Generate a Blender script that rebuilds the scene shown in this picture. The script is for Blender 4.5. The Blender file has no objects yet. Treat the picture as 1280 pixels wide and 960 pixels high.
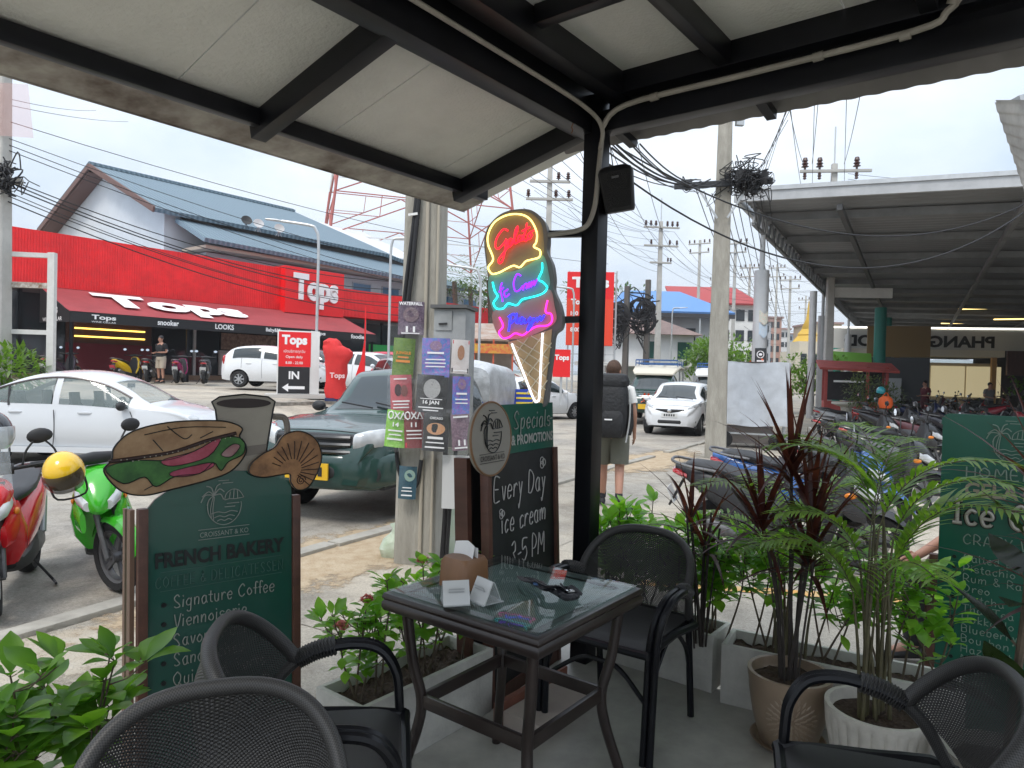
import bpy,bmesh,math,random
from mathutils import Vector,Matrix,Euler
R=math.radians
PI=math.pi
sc=bpy.context.scene
col=sc.collection
# ------------------------------------------------------------------ camera
HC=1.5
F=870.0
ZS=-0.15
cam_d=bpy.data.cameras.new('camera')
cam=bpy.data.objects.new('camera',cam_d)
col.objects.link(cam)
cam_d.sensor_width=36.0
cam_d.lens=F/1280*36.0
cam_d.clip_start=0.05
cam_d.clip_end=6000
CAMM=(Matrix.Rotation(R(90-0.9),3,'X')@Matrix.Rotation(R(1.5),3,'Z'))
cam.matrix_world=Matrix.Translation((0,0,HC))@CAMM.to_4x4()
sc.camera=cam
# ------------------------------------------------------------------ sky, sun, exposure
w=bpy.data.worlds.new('World')
sc.world=w
w.use_nodes=True
nt=w.node_tree
nt.nodes.clear()
out=nt.nodes.new('ShaderNodeOutputWorld')
bg=nt.nodes.new('ShaderNodeBackground')
sky=nt.nodes.new('ShaderNodeTexSky')
sky.sky_type='NISHITA'
sky.sun_disc=False
sky.sun_elevation=R(58)
sky.sun_rotation=R(200)
sky.air_density=1.0
sky.dust_density=3.0
tc=nt.nodes.new('ShaderNodeTexCoord')
mp=nt.nodes.new('ShaderNodeMapping')
mp.inputs['Scale'].default_value=(1.0,1.0,2.6)
nz=nt.nodes.new('ShaderNodeTexNoise')
nz.inputs['Scale'].default_value=2.3
nz.inputs['Detail'].default_value=7
nz.inputs['Roughness'].default_value=0.55
nz.inputs['Distortion'].default_value=0.35
cr=nt.nodes.new('ShaderNodeValToRGB')
cr.color_ramp.elements[0].position=0.28
cr.color_ramp.elements[0].color=(5.0,6.0,7.3,1)
cr.color_ramp.elements[1].position=0.72
cr.color_ramp.elements[1].color=(8.7,9.1,9.6,1)
mx=nt.nodes.new('ShaderNodeMix')
mx.data_type='RGBA'
mx.inputs[0].default_value=0.86
L=nt.links.new
L(tc.outputs['Generated'],mp.inputs['Vector'])
L(mp.outputs['Vector'],nz.inputs['Vector'])
L(nz.outputs['Fac'],cr.inputs['Fac'])
L(sky.outputs['Color'],mx.inputs[6])
L(cr.outputs['Color'],mx.inputs[7])
sx=nt.nodes.new('ShaderNodeSeparateXYZ')
L(tc.outputs['Generated'],sx.inputs['Vector'])
mr=nt.nodes.new('ShaderNodeMapRange')
mr.inputs[1].default_value=0.05;mr.inputs[2].default_value=1.0;mr.inputs[3].default_value=0.92;mr.inputs[4].default_value=2.0
L(sx.outputs['Z'],mr.inputs['Value'])
gm=nt.nodes.new('ShaderNodeVectorMath');gm.operation='SCALE'
L(mx.outputs[2],gm.inputs[0]);L(mr.outputs['Result'],gm.inputs['Scale'])
L(gm.outputs['Vector'],bg.inputs['Color'])
bg.inputs['Strength'].default_value=0.10
L(bg.outputs['Background'],out.inputs['Surface'])
sun_d=bpy.data.lights.new('sun','SUN')
sun_d.energy=1.4
sun_d.angle=R(14)
sun_d.color=(1.0,0.95,0.88)
sun=bpy.data.objects.new('sun',sun_d)
col.objects.link(sun)
sun.rotation_euler=(R(32),R(-6),R(-20))
sc.view_settings.view_transform='Standard'
sc.view_settings.look='None'
sc.view_settings.exposure=0.38
sc.view_settings.gamma=1.0
sc.view_settings.use_curve_mapping=False
sc.cycles.max_bounces=8
sc.cycles.transparent_max_bounces=24
sc.cycles.use_denoising=True
sc.cycles.caustics_reflective=False
sc.cycles.caustics_refractive=False
# ------------------------------------------------------------------ placing helpers
def ray(px,py):
 return CAMM@Vector(((px-640)/F,-(py-480)/F,-1.0))
def G(px,py,z=ZS):
 d=ray(px,py);t=(z-HC)/d.z
 return Vector((d.x*t,d.y*t,z))
def P(px,py,D):
 d=ray(px,py);t=D/d.y
 return Vector((d.x*t,D,HC+d.z*t))
A30=R(30)
E1=Vector((math.sin(A30),math.cos(A30),0))
E2=Vector((math.cos(A30),-math.sin(A30),0))
C1=Vector((0.616,0.788,0));C2=Vector((0.788,-0.616,0))
ZV=Vector((0,0,1))
def ST(s,t,z=ZS):
 v=E1*s+E2*t;v.z=z;return v
# ------------------------------------------------------------------ materials
MATS={}
def mat(name,c,rough=0.6,metal=0.0,var=0.0,scale=8.0,bump=0.0,bscale=None,coat=0.0,emit=None,estr=0.0,
trans=0.0,alpha=1.0,c2=None,spec=0.5,detail=4.0,stretch=None,sss=0.0):
 if name in MATS:return MATS[name]
 m=bpy.data.materials.new(name);MATS[name]=m
 m.use_nodes=True
 n=m.node_tree.nodes;l=m.node_tree.links.new
 b=n['Principled BSDF']
 b.inputs['Base Color'].default_value=(*c,1)
 b.inputs['Roughness'].default_value=rough
 b.inputs['Metallic'].default_value=metal
 b.inputs['Specular IOR Level'].default_value=spec
 b.inputs['Coat Weight'].default_value=coat
 b.inputs['Coat Roughness'].default_value=0.06
 b.inputs['Transmission Weight'].default_value=trans
 b.inputs['Alpha'].default_value=alpha
 if emit:
  b.inputs['Emission Color'].default_value=(*emit,1)
  b.inputs['Emission Strength'].default_value=estr
 if var>0 or bump>0 or c2:
  t=n.new('ShaderNodeTexCoord');mpn=n.new('ShaderNodeMapping')
  if stretch:mpn.inputs['Scale'].default_value=stretch
  l(t.outputs['Object'],mpn.inputs['Vector'])
  z=n.new('ShaderNodeTexNoise');z.inputs['Scale'].default_value=scale
  z.inputs['Detail'].default_value=detail;z.inputs['Roughness'].default_value=0.65
  l(mpn.outputs['Vector'],z.inputs['Vector'])
  if var>0 or c2:
   r=n.new('ShaderNodeValToRGB')
   r.color_ramp.elements[0].position=0.32;r.color_ramp.elements[1].position=0.68
   if c2:
    ca,cb=c,c2
   else:
    ca=tuple(x*(1-var)for x in c);cb=tuple(min(1,x*(1+var))for x in c)
   r.color_ramp.elements[0].color=(*ca,1);r.color_ramp.elements[1].color=(*cb,1)
   l(z.outputs['Fac'],r.inputs['Fac']);l(r.outputs['Color'],b.inputs['Base Color'])
  if bump>0:
   z2=n.new('ShaderNodeTexNoise');z2.inputs['Scale'].default_value=bscale or scale*4
   z2.inputs['Detail'].default_value=5
   l(mpn.outputs['Vector'],z2.inputs['Vector'])
   bp=n.new('ShaderNodeBump');bp.inputs['Strength'].default_value=bump
   bp.inputs['Distance'].default_value=0.02
   l(z2.outputs['Fac'],bp.inputs['Height']);l(bp.outputs['Normal'],b.inputs['Normal'])
 return m
def mat_wave(name,c,axis='X',scale=20.0,bump=0.6,rough=0.5,metal=0.0,c2=None,dist=0.02,var=0.0,coord='Object',spec=0.5):
 """ribbed sheet: corrugations run across one axis"""
 if name in MATS:return MATS[name]
 m=mat(name,c,rough,metal,var=var,scale=1.2,spec=spec)
 n=m.node_tree.nodes;l=m.node_tree.links.new;b=n['Principled BSDF']
 t=n.new('ShaderNodeTexCoord');wv=n.new('ShaderNodeTexWave');wv.bands_direction=axis
 wv.inputs['Scale'].default_value=scale;wv.inputs['Distortion'].default_value=0
 l(t.outputs[coord],wv.inputs['Vector'])
 bp=n.new('ShaderNodeBump');bp.inputs['Strength'].default_value=bump;bp.inputs['Distance'].default_value=dist
 l(wv.outputs['Fac'],bp.inputs['Height']);l(bp.outputs['Normal'],b.inputs['Normal'])
 if c2:
  r=n.new('ShaderNodeMix');r.data_type='RGBA'
  r.inputs[6].default_value=(*c,1);r.inputs[7].default_value=(*c2,1)
  l(wv.outputs['Fac'],r.inputs[0]);l(r.outputs[2],b.inputs['Base Color'])
 return m
def mat_mesh(name,c,kx,ky,hole=0.35,rough=0.45,sheen=False):
 """open woven mesh on UVs: threads with see-through holes"""
 if name in MATS:return MATS[name]
 m=mat(name,c,rough)
 n=m.node_tree.nodes;l=m.node_tree.links.new;b=n['Principled BSDF']
 uv=n.new('ShaderNodeUVMap');sp=n.new('ShaderNodeSeparateXYZ');l(uv.outputs['UV'],sp.inputs['Vector'])
 def sn(src,k,off=0.0):
  a=n.new('ShaderNodeMath');a.operation='MULTIPLY_ADD';a.inputs[1].default_value=k*2*PI;a.inputs[2].default_value=off
  l(src,a.inputs[0]);s=n.new('ShaderNodeMath');s.operation='SINE';l(a.outputs[0],s.inputs[0]);return s.outputs[0]
 sx=sn(sp.outputs['X'],kx);sy=sn(sp.outputs['Y'],ky)
 mul=n.new('ShaderNodeMath');mul.operation='MULTIPLY';l(sx,mul.inputs[0]);l(sy,mul.inputs[1])
 gt=n.new('ShaderNodeMath');gt.operation='LESS_THAN';gt.inputs[1].default_value=1.0-hole*2
 l(mul.outputs[0],gt.inputs[0])
 l(gt.outputs[0],b.inputs['Alpha'])
 bp=n.new('ShaderNodeBump');bp.inputs['Strength'].default_value=0.7;bp.inputs['Distance'].default_value=0.002
 l(mul.outputs[0],bp.inputs['Height']);bp.invert=True
 l(bp.outputs['Normal'],b.inputs['Normal'])
 return m
def mat_weave(name,c,c2,kx,ky,rough=0.5):
 """closed weave on UVs, light and dark threads"""
 if name in MATS:return MATS[name]
 m=mat(name,c,rough)
 n=m.node_tree.nodes;l=m.node_tree.links.new;b=n['Principled BSDF']
 uv=n.new('ShaderNodeUVMap');mpn=n.new('ShaderNodeMapping');mpn.inputs['Scale'].default_value=(kx,ky,1)
 l(uv.outputs['UV'],mpn.inputs['Vector'])
 ch=n.new('ShaderNodeTexChecker');ch.inputs['Scale'].default_value=1.0
 ch.inputs['Color1'].default_value=(*c,1);ch.inputs['Color2'].default_value=(*c2,1)
 l(mpn.outputs['Vector'],ch.inputs['Vector']);l(ch.outputs['Color'],b.inputs['Base Color'])
 bp=n.new('ShaderNodeBump');bp.inputs['Strength'].default_value=0.5;bp.inputs['Distance'].default_value=0.002
 l(ch.outputs['Fac'],bp.inputs['Height']);l(bp.outputs['Normal'],b.inputs['Normal'])
 return m
def mat_pane(name,tint,ior=1.5,rough=.01):
 """clear sheet of glass: see-through with a true grazing reflection"""
 m=bpy.data.materials.new(name);MATS[name]=m;m.use_nodes=True;n=m.node_tree.nodes;l=m.node_tree.links.new;n.remove(n['Principled BSDF'])
 tr=n.new('ShaderNodeBsdfTransparent');tr.inputs['Color'].default_value=(*tint,1);gl=n.new('ShaderNodeBsdfGlossy');gl.inputs['Roughness'].default_value=rough
 fr=n.new('ShaderNodeFresnel');fr.inputs['IOR'].default_value=ior;mx=n.new('ShaderNodeMixShader')
 ge=n.new('ShaderNodeNewGeometry');iv=n.new('ShaderNodeMath');iv.operation='SUBTRACT';iv.inputs[0].default_value=1.0;l(ge.outputs['Backfacing'],iv.inputs[1])
 fm=n.new('ShaderNodeMath');fm.operation='MULTIPLY';l(fr.outputs[0],fm.inputs[0]);l(iv.outputs[0],fm.inputs[1])
 l(fm.outputs[0],mx.inputs[0]);l(tr.outputs[0],mx.inputs[1]);l(gl.outputs[0],mx.inputs[2]);l(mx.outputs[0],n['Material Output'].inputs['Surface']);return m
def mat_leaf(name,c,c2,rough=0.4,scale=14.0):
 if name in MATS:return MATS[name]
 m=mat(name,c,rough,c2=c2,scale=scale,detail=1.0)
 b=m.node_tree.nodes['Principled BSDF']
 n=m.node_tree.nodes;l=m.node_tree.links.new
 tr=n.new('ShaderNodeBsdfTranslucent');mxs=n.new('ShaderNodeMixShader');mxs.inputs[0].default_value=0.45
 src=b.inputs['Base Color'].links[0].from_socket
 br=n.new('ShaderNodeMix');br.data_type='RGBA';br.blend_type='MULTIPLY';br.inputs[0].default_value=1.0
 br.inputs[7].default_value=(1.9,2.0,0.8,1)
 l(src,br.inputs[6]);l(br.outputs[2],tr.inputs['Color'])
 o=n['Material Output'];l(b.outputs[0],mxs.inputs[1]);l(tr.outputs[0],mxs.inputs[2]);l(mxs.outputs[0],o.inputs['Surface'])
 return m
# ------------------------------------------------------------------ mesh building
class MB:
 def __init__(s):s.v=[];s.f=[];s.uv={};s.sm=[];s.mi=[];s.cur=0;s.smooth=False
 def face(s,idx,uv=None):
  if uv:s.uv[len(s.f)]=uv
  s.f.append(tuple(idx));s.sm.append(s.smooth);s.mi.append(s.cur)
 def verts(s,pts):
  b=len(s.v);s.v.extend([tuple(p)for p in pts]);return b
 def quad(s,a,b,c,d,uv=True):
  i=s.verts((a,b,c,d));s.face((i,i+1,i+2,i+3),[(0,0),(1,0),(1,1),(0,1)]if uv else None);return s
 def box(s,c,d,rz=0.0,rx=0.0,ry=0.0):
  m=Euler((rx,ry,rz)).to_matrix();c=Vector(c)
  pts=[c+m@Vector((sx*d[0]/2,sy*d[1]/2,sz*d[2]/2))for sz in(-1,1)for sy in(-1,1)for sx in(-1,1)]
  i=s.verts(pts)
  for q in((0,2,3,1),(4,5,7,6),(0,1,5,4),(2,6,7,3),(0,4,6,2),(1,3,7,5)):s.face([i+k for k in q])
  return s
 def bb(s,a,b):
  return s.box([(a[k]+b[k])/2 for k in range(3)],[abs(b[k]-a[k])for k in range(3)])
 def bar(s,a,b,w,h,up=ZV):
  """rectangular bar from a to b; w across, h along up"""
  a=Vector(a);b=Vector(b);d=(b-a).normalized();up=Vector(up)
  r=d.cross(up)
  if r.length<1e-4:r=d.cross(Vector((1,0,0)))
  r.normalize();u=r.cross(d).normalized()
  pts=[e+r*(sx*w/2)+u*(sz*h/2)for e in(a,b)for sz in(-1,1)for sx in(-1,1)]
  i=s.verts(pts)
  for q in((0,1,3,2),(4,6,7,5),(0,4,5,1),(2,3,7,6),(0,2,6,4),(1,5,7,3)):s.face([i+k for k in q])
  return s
 def tube(s,pts,r,n=8,cap=True,closed=False,ys=1.0):
  pts=[Vector(p)for p in pts];N=len(pts)
  rr=r if isinstance(r,(list,tuple))else[r]*N
  old=s.smooth;s.smooth=True
  prev=None;rings=[];acc=0.0
  for i,p in enumerate(pts):
   if closed:d=pts[(i+1)%N]-pts[i-1]
   else:d=(pts[min(i+1,N-1)]-pts[max(i-1,0)])
   if d.length<1e-9:d=Vector((0,0,1))
   d.normalize()
   if prev is None:
    u=d.orthogonal().normalized()if abs(d.z)>0.9 else d.cross(ZV).normalized()
   else:
    u=(prev-d*prev.dot(d))
    u=u.normalized()if u.length>1e-6 else d.orthogonal().normalized()
   prev=u;vv=d.cross(u)
   rings.append(s.verts([p+(u*math.cos(2*PI*k/n)+vv*(ys*math.sin(2*PI*k/n)))*rr[i]for k in range(n)]))
  M=N if closed else N-1
  for i in range(M):
   if i:acc+=(pts[i]-pts[i-1]).length
   nl=acc+(pts[(i+1)%N]-pts[i]).length
   a,b=rings[i],rings[(i+1)%N]
   for k in range(n):
    k2=(k+1)%n
    s.face((a+k,a+k2,b+k2,b+k),[(acc,k/n),(acc,(k+1)/n),(nl,(k+1)/n),(nl,k/n)])
  s.smooth=old
  if cap and not closed:
   s.face([rings[0]+k for k in reversed(range(n))]);s.face([rings[-1]+k for k in range(n)])
  return s
 def lathe(s,prof,c=(0,0,0),n=24,cap=True,axis='Z',fn=None):
  old=s.smooth;s.smooth=True;c=Vector(c);rings=[]
  for j,(r,z)in enumerate(prof):
   pts=[]
   for k in range(n):
    a=2*PI*k/n;q=r*(fn(a,j)if fn else 1.0)
    p=(q*math.cos(a),q*math.sin(a),z)
    if axis=='Y':p=(p[0],p[2],p[1])
    elif axis=='X':p=(p[2],p[0],p[1])
    pts.append(c+Vector(p))
   rings.append(s.verts(pts))
  for j in range(len(prof)-1):
   for k in range(n):
    k2=(k+1)%n
    s.face((rings[j]+k,rings[j]+k2,rings[j+1]+k2,rings[j+1]+k))
  s.smooth=old
  if cap:
   if prof[0][0]>1e-6:s.face([rings[0]+k for k in reversed(range(n))])
   if prof[-1][0]>1e-6:s.face([rings[-1]+k for k in range(n)])
  return s
 def loft(s,rings,cap=True,closed_ring=True):
  old=s.smooth;s.smooth=True
  b=[s.verts(r)for r in rings];n=len(rings[0]);N=len(rings)
  for j in range(N-1):
   for k in range(n if closed_ring else n-1):
    k2=(k+1)%n
    s.face((b[j]+k,b[j]+k2,b[j+1]+k2,b[j+1]+k),
[(k/n,j/N),((k+1)/n,j/N),((k+1)/n,(j+1)/N),(k/n,(j+1)/N)])
  s.smooth=old
  if cap:
   s.face([b[0]+k for k in reversed(range(n))]);s.face([b[-1]+k for k in range(n)])
  return s
 def sloft(s,st,n=14,e=2.6,ax='x',cap=True):
  """superellipse sections; st rows (pos along ax, centre a, centre b, half a, half b)"""
  rings=[]
  for row in st:
   p0,ca,cb,ha,hb=row[:5];ee=row[5]if len(row)>5 else e
   rg=[]
   for k in range(n):
    t=2*PI*k/n;cx,sx=math.cos(t),math.sin(t)
    u=ca+ha*math.copysign(abs(cx)**(2/ee),cx);v_=cb+hb*math.copysign(abs(sx)**(2/ee),sx)
    rg.append({'x':(p0,u,v_),'y':(u,p0,v_),'z':(u,v_,p0)}[ax])
   rings.append(rg)
  return s.loft(rings,cap)
 def prism(s,outl,o,ux,uy,depth):
  """2D outline extruded by depth along -(ux x uy) from o"""
  o=Vector(o);ux=Vector(ux);uy=Vector(uy);nn=ux.cross(uy).normalized()
  a=s.verts([o+ux*x+uy*y for x,y in outl]);b=s.verts([o+ux*x+uy*y-nn*depth for x,y in outl]);n=len(outl)
  s.face([a+k for k in range(n)]);s.face([b+k for k in reversed(range(n))])
  for k in range(n):
   k2=(k+1)%n;s.face((a+k,b+k,b+k2,a+k2))
  return s
 def grid(s,fn,nu,nv,smooth=True):
  old=s.smooth;s.smooth=smooth
  b=s.verts([fn(i/nu,j/nv)for j in range(nv+1)for i in range(nu+1)])
  for j in range(nv):
   for i in range(nu):
    a=b+j*(nu+1)+i
    s.face((a,a+1,a+nu+2,a+nu+1),[(i/nu,j/nv),((i+1)/nu,j/nv),((i+1)/nu,(j+1)/nv),(i/nu,(j+1)/nv)])
  s.smooth=old;return s
 def ball(s,c,r,nu=14,nv=8,sq=(1,1,1)):
  c=Vector(c)
  prof=[]
  rings=[]
  for j in range(nv+1):
   a=PI*j/nv
   rings.append([c+Vector((max(1e-4,math.sin(a))*math.cos(2*PI*k/nu)*r*sq[0],max(1e-4,math.sin(a))*math.sin(2*PI*k/nu)*r*sq[1],-math.cos(a)*r*sq[2]))for k in range(nu)])
  return s.loft(rings,cap=False)
 def leaf(s,p,d,L_,W_,up=ZV,droop=0.3,nseg=3,fold=0.15,shape=0.45):
  """one blade: base p, direction d, length, width"""
  p=Vector(p);d=Vector(d).normalized();side=d.cross(Vector(up))
  if side.length<1e-3:side=d.orthogonal()
  side.normalize();nrm=side.cross(d).normalized()
  row=[];q=p.copy();dd=d.copy()
  for i in range(nseg+1):
   t=i/nseg
   wd=W_*(math.sin(PI*min(1,t**(shape*1.5)if t>0 else 0))*0.5 if i<nseg else 0.02)
   if i==0:wd=W_*0.06
   row.append((q-side*wd+nrm*wd*fold,q.copy(),q+side*wd+nrm*wd*fold))
   q=q+dd*(L_/nseg);dd=(dd-Vector((0,0,1))*droop/nseg).normalized()
  b=s.verts([x for r_ in row for x in r_])
  old=s.smooth;s.smooth=True
  for i in range(nseg):
   a=b+i*3
   s.face((a,a+1,a+4,a+3));s.face((a+1,a+2,a+5,a+4))
  s.smooth=old
 def stroke(s,pts,o,ux,uy,r,n=5,lift=0.0):
  o=Vector(o);ux=Vector(ux);uy=Vector(uy);nn=ux.cross(uy).normalized()
  return s.tube([o+ux*x+uy*y+nn*lift for x,y in pts],r,n)
 def tf(s,M,i0=0):
  for i in range(i0,len(s.v)):s.v[i]=tuple(M@Vector(s.v[i]))
  return s
 def build(s,name,m,parent=None,bevel=0.0,angle=38,smooth=None,label=None):
  me=bpy.data.meshes.new(name)
  me.from_pydata(s.v,[],s.f)
  if smooth is not None:s.sm=[smooth]*len(s.f)
  me.polygons.foreach_set('use_smooth',s.sm)
  for mm in(m if isinstance(m,(list,tuple))else[m]):me.materials.append(mm)
  me.polygons.foreach_set('material_index',s.mi)
  if s.uv:
   ul=me.uv_layers.new(name='UVMap');dat=[0.0]*(2*len(me.loops))
   for p in me.polygons:
    u=s.uv.get(p.index)
    if u and len(u)==p.loop_total:
     for k in range(p.loop_total):
      dat[2*(p.loop_start+k)]=u[k][0];dat[2*(p.loop_start+k)+1]=u[k][1]
   ul.data.foreach_set('uv',dat)
  if bevel>0:
   bm=bmesh.new();bm.from_mesh(me)
   ed=[e for e in bm.edges if len(e.link_faces)==2 and e.calc_face_angle(0)>R(40)]
   bmesh.ops.bevel(bm,geom=ed,offset=bevel,segments=2,affect='EDGES',profile=0.6,clamp_overlap=True)
   bm.to_mesh(me);bm.free()
   me.polygons.foreach_set('use_smooth',[True]*len(me.polygons))
  me.set_sharp_from_angle(angle=R(angle))
  me.update()
  o=bpy.data.objects.new(name,me);col.objects.link(o)
  if parent:o.parent=parent
  if label:o['label']=label
  return o
def tag(o,label=None,cat=None,group=None,kind=None):
 if label:o['label']=label
 if cat:o['category']=cat
 if group:o['group']=group
 if kind:o['kind']=kind
 return o
def thing(name,label,cat,loc=(0,0,0),rz=0.0,group=None,rot=None):
 o=bpy.data.objects.new(name,None);o.empty_display_size=0.1;col.objects.link(o)
 o.location=loc;o.rotation_euler=rot or(0,0,rz)
 return tag(o,label,cat,group)
def struct(o):o['kind']='structure';return o
def copy_tree(o,parent=None,top=True):
 c=o.copy();col.objects.link(c)
 if parent:c.parent=parent
 for ch in list(o.children):copy_tree(ch,c)
 return c
def place(src,loc,rz,label,group=None):
 c=copy_tree(src);c.location=loc;c.rotation_euler=(0,0,rz);c['label']=label
 if group:c['group']=group
 return c
def cr_(pts,k=6,closed=False):
 pts=[Vector(p)for p in pts];N=len(pts);o=[]
 if N<3:return pts
 rng=range(N)if closed else range(N-1)
 for i in rng:
  p0=pts[i-1]if(i>0 or closed)else pts[0];p1=pts[i];p2=pts[(i+1)%N]
  p3=pts[(i+2)%N]if(closed or i+2<N)else pts[-1]
  for j in range(k):
   t=j/k
   o.append(0.5*((2*p1)+(p2-p0)*t+(2*p0-5*p1+4*p2-p3)*t*t+(3*p1-p0-3*p2+p3)*t**3))
 if not closed:o.append(pts[-1])
 return o
def cr2(pts,k=6,closed=False):
 return[(p.x,p.y)for p in cr_([(x,y,0)for x,y in pts],k,closed)]
def lin(a,b,t):return a+(b-a)*t
def interp(tab,x):
 if x<=tab[0][0]:return tab[0][1]
 for(x0,y0),(x1,y1)in zip(tab,tab[1:]):
  if x<=x1:return y0+(y1-y0)*(x-x0)/(x1-x0)
 return tab[-1][1]
def sinterp(tab,x):
 if x<=tab[0][0]:return tab[0][1]
 for i in range(len(tab)-1):
  x0,y0=tab[i];x1,y1=tab[i+1]
  if x<=x1:
   m0=(y1-tab[i-1][1])/(x1-tab[i-1][0])if i>0 else(y1-y0)/(x1-x0)
   m1=(tab[i+2][1]-y0)/(tab[i+2][0]-x0)if i+2<len(tab)else(y1-y0)/(x1-x0)
   h=x1-x0;t=(x-x0)/h
   return(2*t**3-3*t**2+1)*y0+(t**3-2*t**2+t)*h*m0+(-2*t**3+3*t**2)*y1+(t**3-t**2)*h*m1
 return tab[-1][1]
# ------------------------------------------------------------------ lettering
_tc={}
def text_geo(txt,bold=0.0):
 k=(txt,bold)
 if k in _tc:return _tc[k]
 cu=bpy.data.curves.new('lettering','FONT');cu.body=txt;cu.size=1.0;cu.offset=bold;cu.resolution_u=3
 ob=bpy.data.objects.new('lettering',cu)
 me=ob.to_mesh()
 vs=[(v.co.x,v.co.y)for v in me.vertices];fs=[tuple(p.vertices)for p in me.polygons]
 ob.to_mesh_clear();bpy.data.objects.remove(ob);bpy.data.curves.remove(cu)
 if not vs:vs=[(0,0),(0.1,0),(0,0.1)];fs=[]
 x0=min(v[0]for v in vs);x1=max(v[0]for v in vs);y0=min(v[1]for v in vs);y1=max(v[1]for v in vs)
 _tc[k]=(vs,fs,x0,x1,y0,y1);return _tc[k]
def add_text(mb,txt,o,ux,uy,w=None,h=None,bold=0.0,lift=0.003,depth=0.0,align='l',mirror=False):
 """o = lower-left (or centre) of the lettering's box; w/h box size (one may be None)"""
 vs,fs,x0,x1,y0,y1=text_geo(txt,bold)
 o=Vector(o);ux=Vector(ux).normalized();uy=Vector(uy).normalized();nn=ux.cross(uy).normalized()
 sx=w/(x1-x0)if w else None;sy=h/(y1-y0)if h else None
 sx=sx or sy;sy=sy or sx
 W_=(x1-x0)*sx;H_=(y1-y0)*sy
 off=-W_/2 if align=='c' else 0.0;offy=-H_/2 if align=='c' else 0.0
 def pt(x,y,z):
  xx=(x-x0)*sx
  if mirror:xx=W_-xx
  return o+ux*(xx+off)+uy*((y-y0)*sy+offy)+nn*z
 b=mb.verts([pt(x,y,lift)for x,y in vs])
 for f in fs:mb.face([b+k for k in(reversed(f)if mirror else f)])
 if depth>0:
  c=mb.verts([pt(x,y,lift-depth)for x,y in vs])
  cnt={}
  for f in fs:
   for i in range(len(f)):
    e=(f[i],f[(i+1)%len(f)]);cnt[e]=cnt.get(e,0)+1
  for(i,j)in cnt:
   if(j,i)not in cnt:mb.face((b+j,b+i,c+i,c+j))
 return W_
def _g(s):
 return[[(int(p[0],36)/10.0,(int(p[1],36)-5)/10.0)for p in st.split()]for st in s.split('|')]
HAND={
'a':(.75,_g('5a 3b 19 17 25 45 57|5b 57 65')),'b':(.7,_g('1f 15|19 3b 5a 57 45 25 16')),'c':(.65,_g('5a 3b 19 17 25 45 56')),
'd':(.75,_g('5f 57 65|5a 3b 19 17 25 45 57')),'e':(.7,_g('18 58 5a 3b 19 17 25 45 56')),'f':(.5,_g('5e 4f 2e 25|0a 4a')),
'g':(.75,_g('5a 3b 19 17 26 46 58|5b 53 41 21 12')),'h':(.75,_g('1f 15|18 3b 5a 55')),'i':(.35,_g('1b 15|1d 1e')),
'j':(.4,_g('2b 22 11 02|2d 2e')),'k':(.65,_g('1f 15|5b 18 55')),'l':(.35,_g('1f 16 25')),
'm':(1.05,_g('1b 15|18 3b 4a 45|48 6b 8a 85')),'n':(.75,_g('1b 15|18 3b 5a 55')),'o':(.75,_g('3b 19 17 35 57 59 3b')),
'p':(.75,_g('1b 10|19 3b 5a 57 35 16')),'q':(.75,_g('5b 50 62|5a 3b 19 17 25 57')),'r':(.6,_g('1b 15|18 3b 5a')),
's':(.65,_g('5a 3b 1a 28 48 56 35 16')),'t':(.5,_g('2e 26 45|0b 4b')),'u':(.75,_g('1b 17 25 45 57|5b 55')),
'v':(.65,_g('1b 35 5b')),'w':(.95,_g('1b 25 4a 65 8b')),'x':(.65,_g('1b 55|5b 15')),'y':(.7,_g('1b 36|5b 20 11')),
'z':(.65,_g('1b 5b 15 55')),
'A':(.95,_g('15 4f 75|28 68')),'B':(.85,_g('15 1f 4f 6d 5b 1a|5b 69 66 45 15')),'C':(.9,_g('7d 5f 3e 1b 18 26 45 66 77')),
'D':(.95,_g('15 1f 4f 7c 78 45 15')),'E':(.8,_g('6f 1f 15 65|1a 5a')),'F':(.75,_g('6f 1f 15|1a 5a')),
'G':(.95,_g('7d 5f 3e 1b 18 26 45 66 79 59')),'H':(.95,_g('1f 15|7f 75|1a 7a')),'I':(.6,_g('1f 5f|3f 35|15 55')),
'K':(.8,_g('1f 15|6f 1a 75')),'L':(.75,_g('1f 15 65')),'M':(1.1,_g('15 2f 59 8f 95')),'N':(.95,_g('15 1f 75 7f')),
'O':(1.0,_g('4f 1c 18 45 78 7c 4f')),'P':(.8,_g('15 1f 4f 6d 6b 49 19')),'Q':(1.0,_g('4f 1c 18 45 78 7c 4f|57 84')),
'R':(.85,_g('15 1f 4f 6d 6b 49 19|39 75')),'S':(.85,_g('6d 4f 2e 1c 3a 58 66 35 16')),'T':(.85,_g('0f 8f|4f 45')),
'U':(.9,_g('1f 18 26 45 66 78 7f')),'V':(.85,_g('1f 45 7f')),'W':(1.2,_g('1f 35 5c 75 9f')),'X':(.85,_g('1f 75|7f 15')),
'Y':(.85,_g('1f 4a 7f|4a 45')),'Z':(.85,_g('1f 7f 15 75')),
'0':(.8,_g('3f 1c 18 35 58 5c 3f')),'1':(.5,_g('1d 3f 35')),'2':(.75,_g('1d 2f 4f 5d 4b 15 65')),'3':(.75,_g('1e 3f 5e 5b 3a 58 56 35 16')),
'5':(.75,_g('6f 1f 1a 4b 68 56 35 16')),'8':(.8,_g('3f 1d 2b 58 56 35 16 18 5b 5d 3f')),'&':(.9,_g('75 2d 3f 5d 18 26 45 78')),
'-':(.6,_g('19 59')),"'":(.3,_g('1f 1c')),'.':(.3,_g('15 16')),' ':(.5,[]),'~':(.8,_g('19 3a 59 7a')),
}
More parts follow.
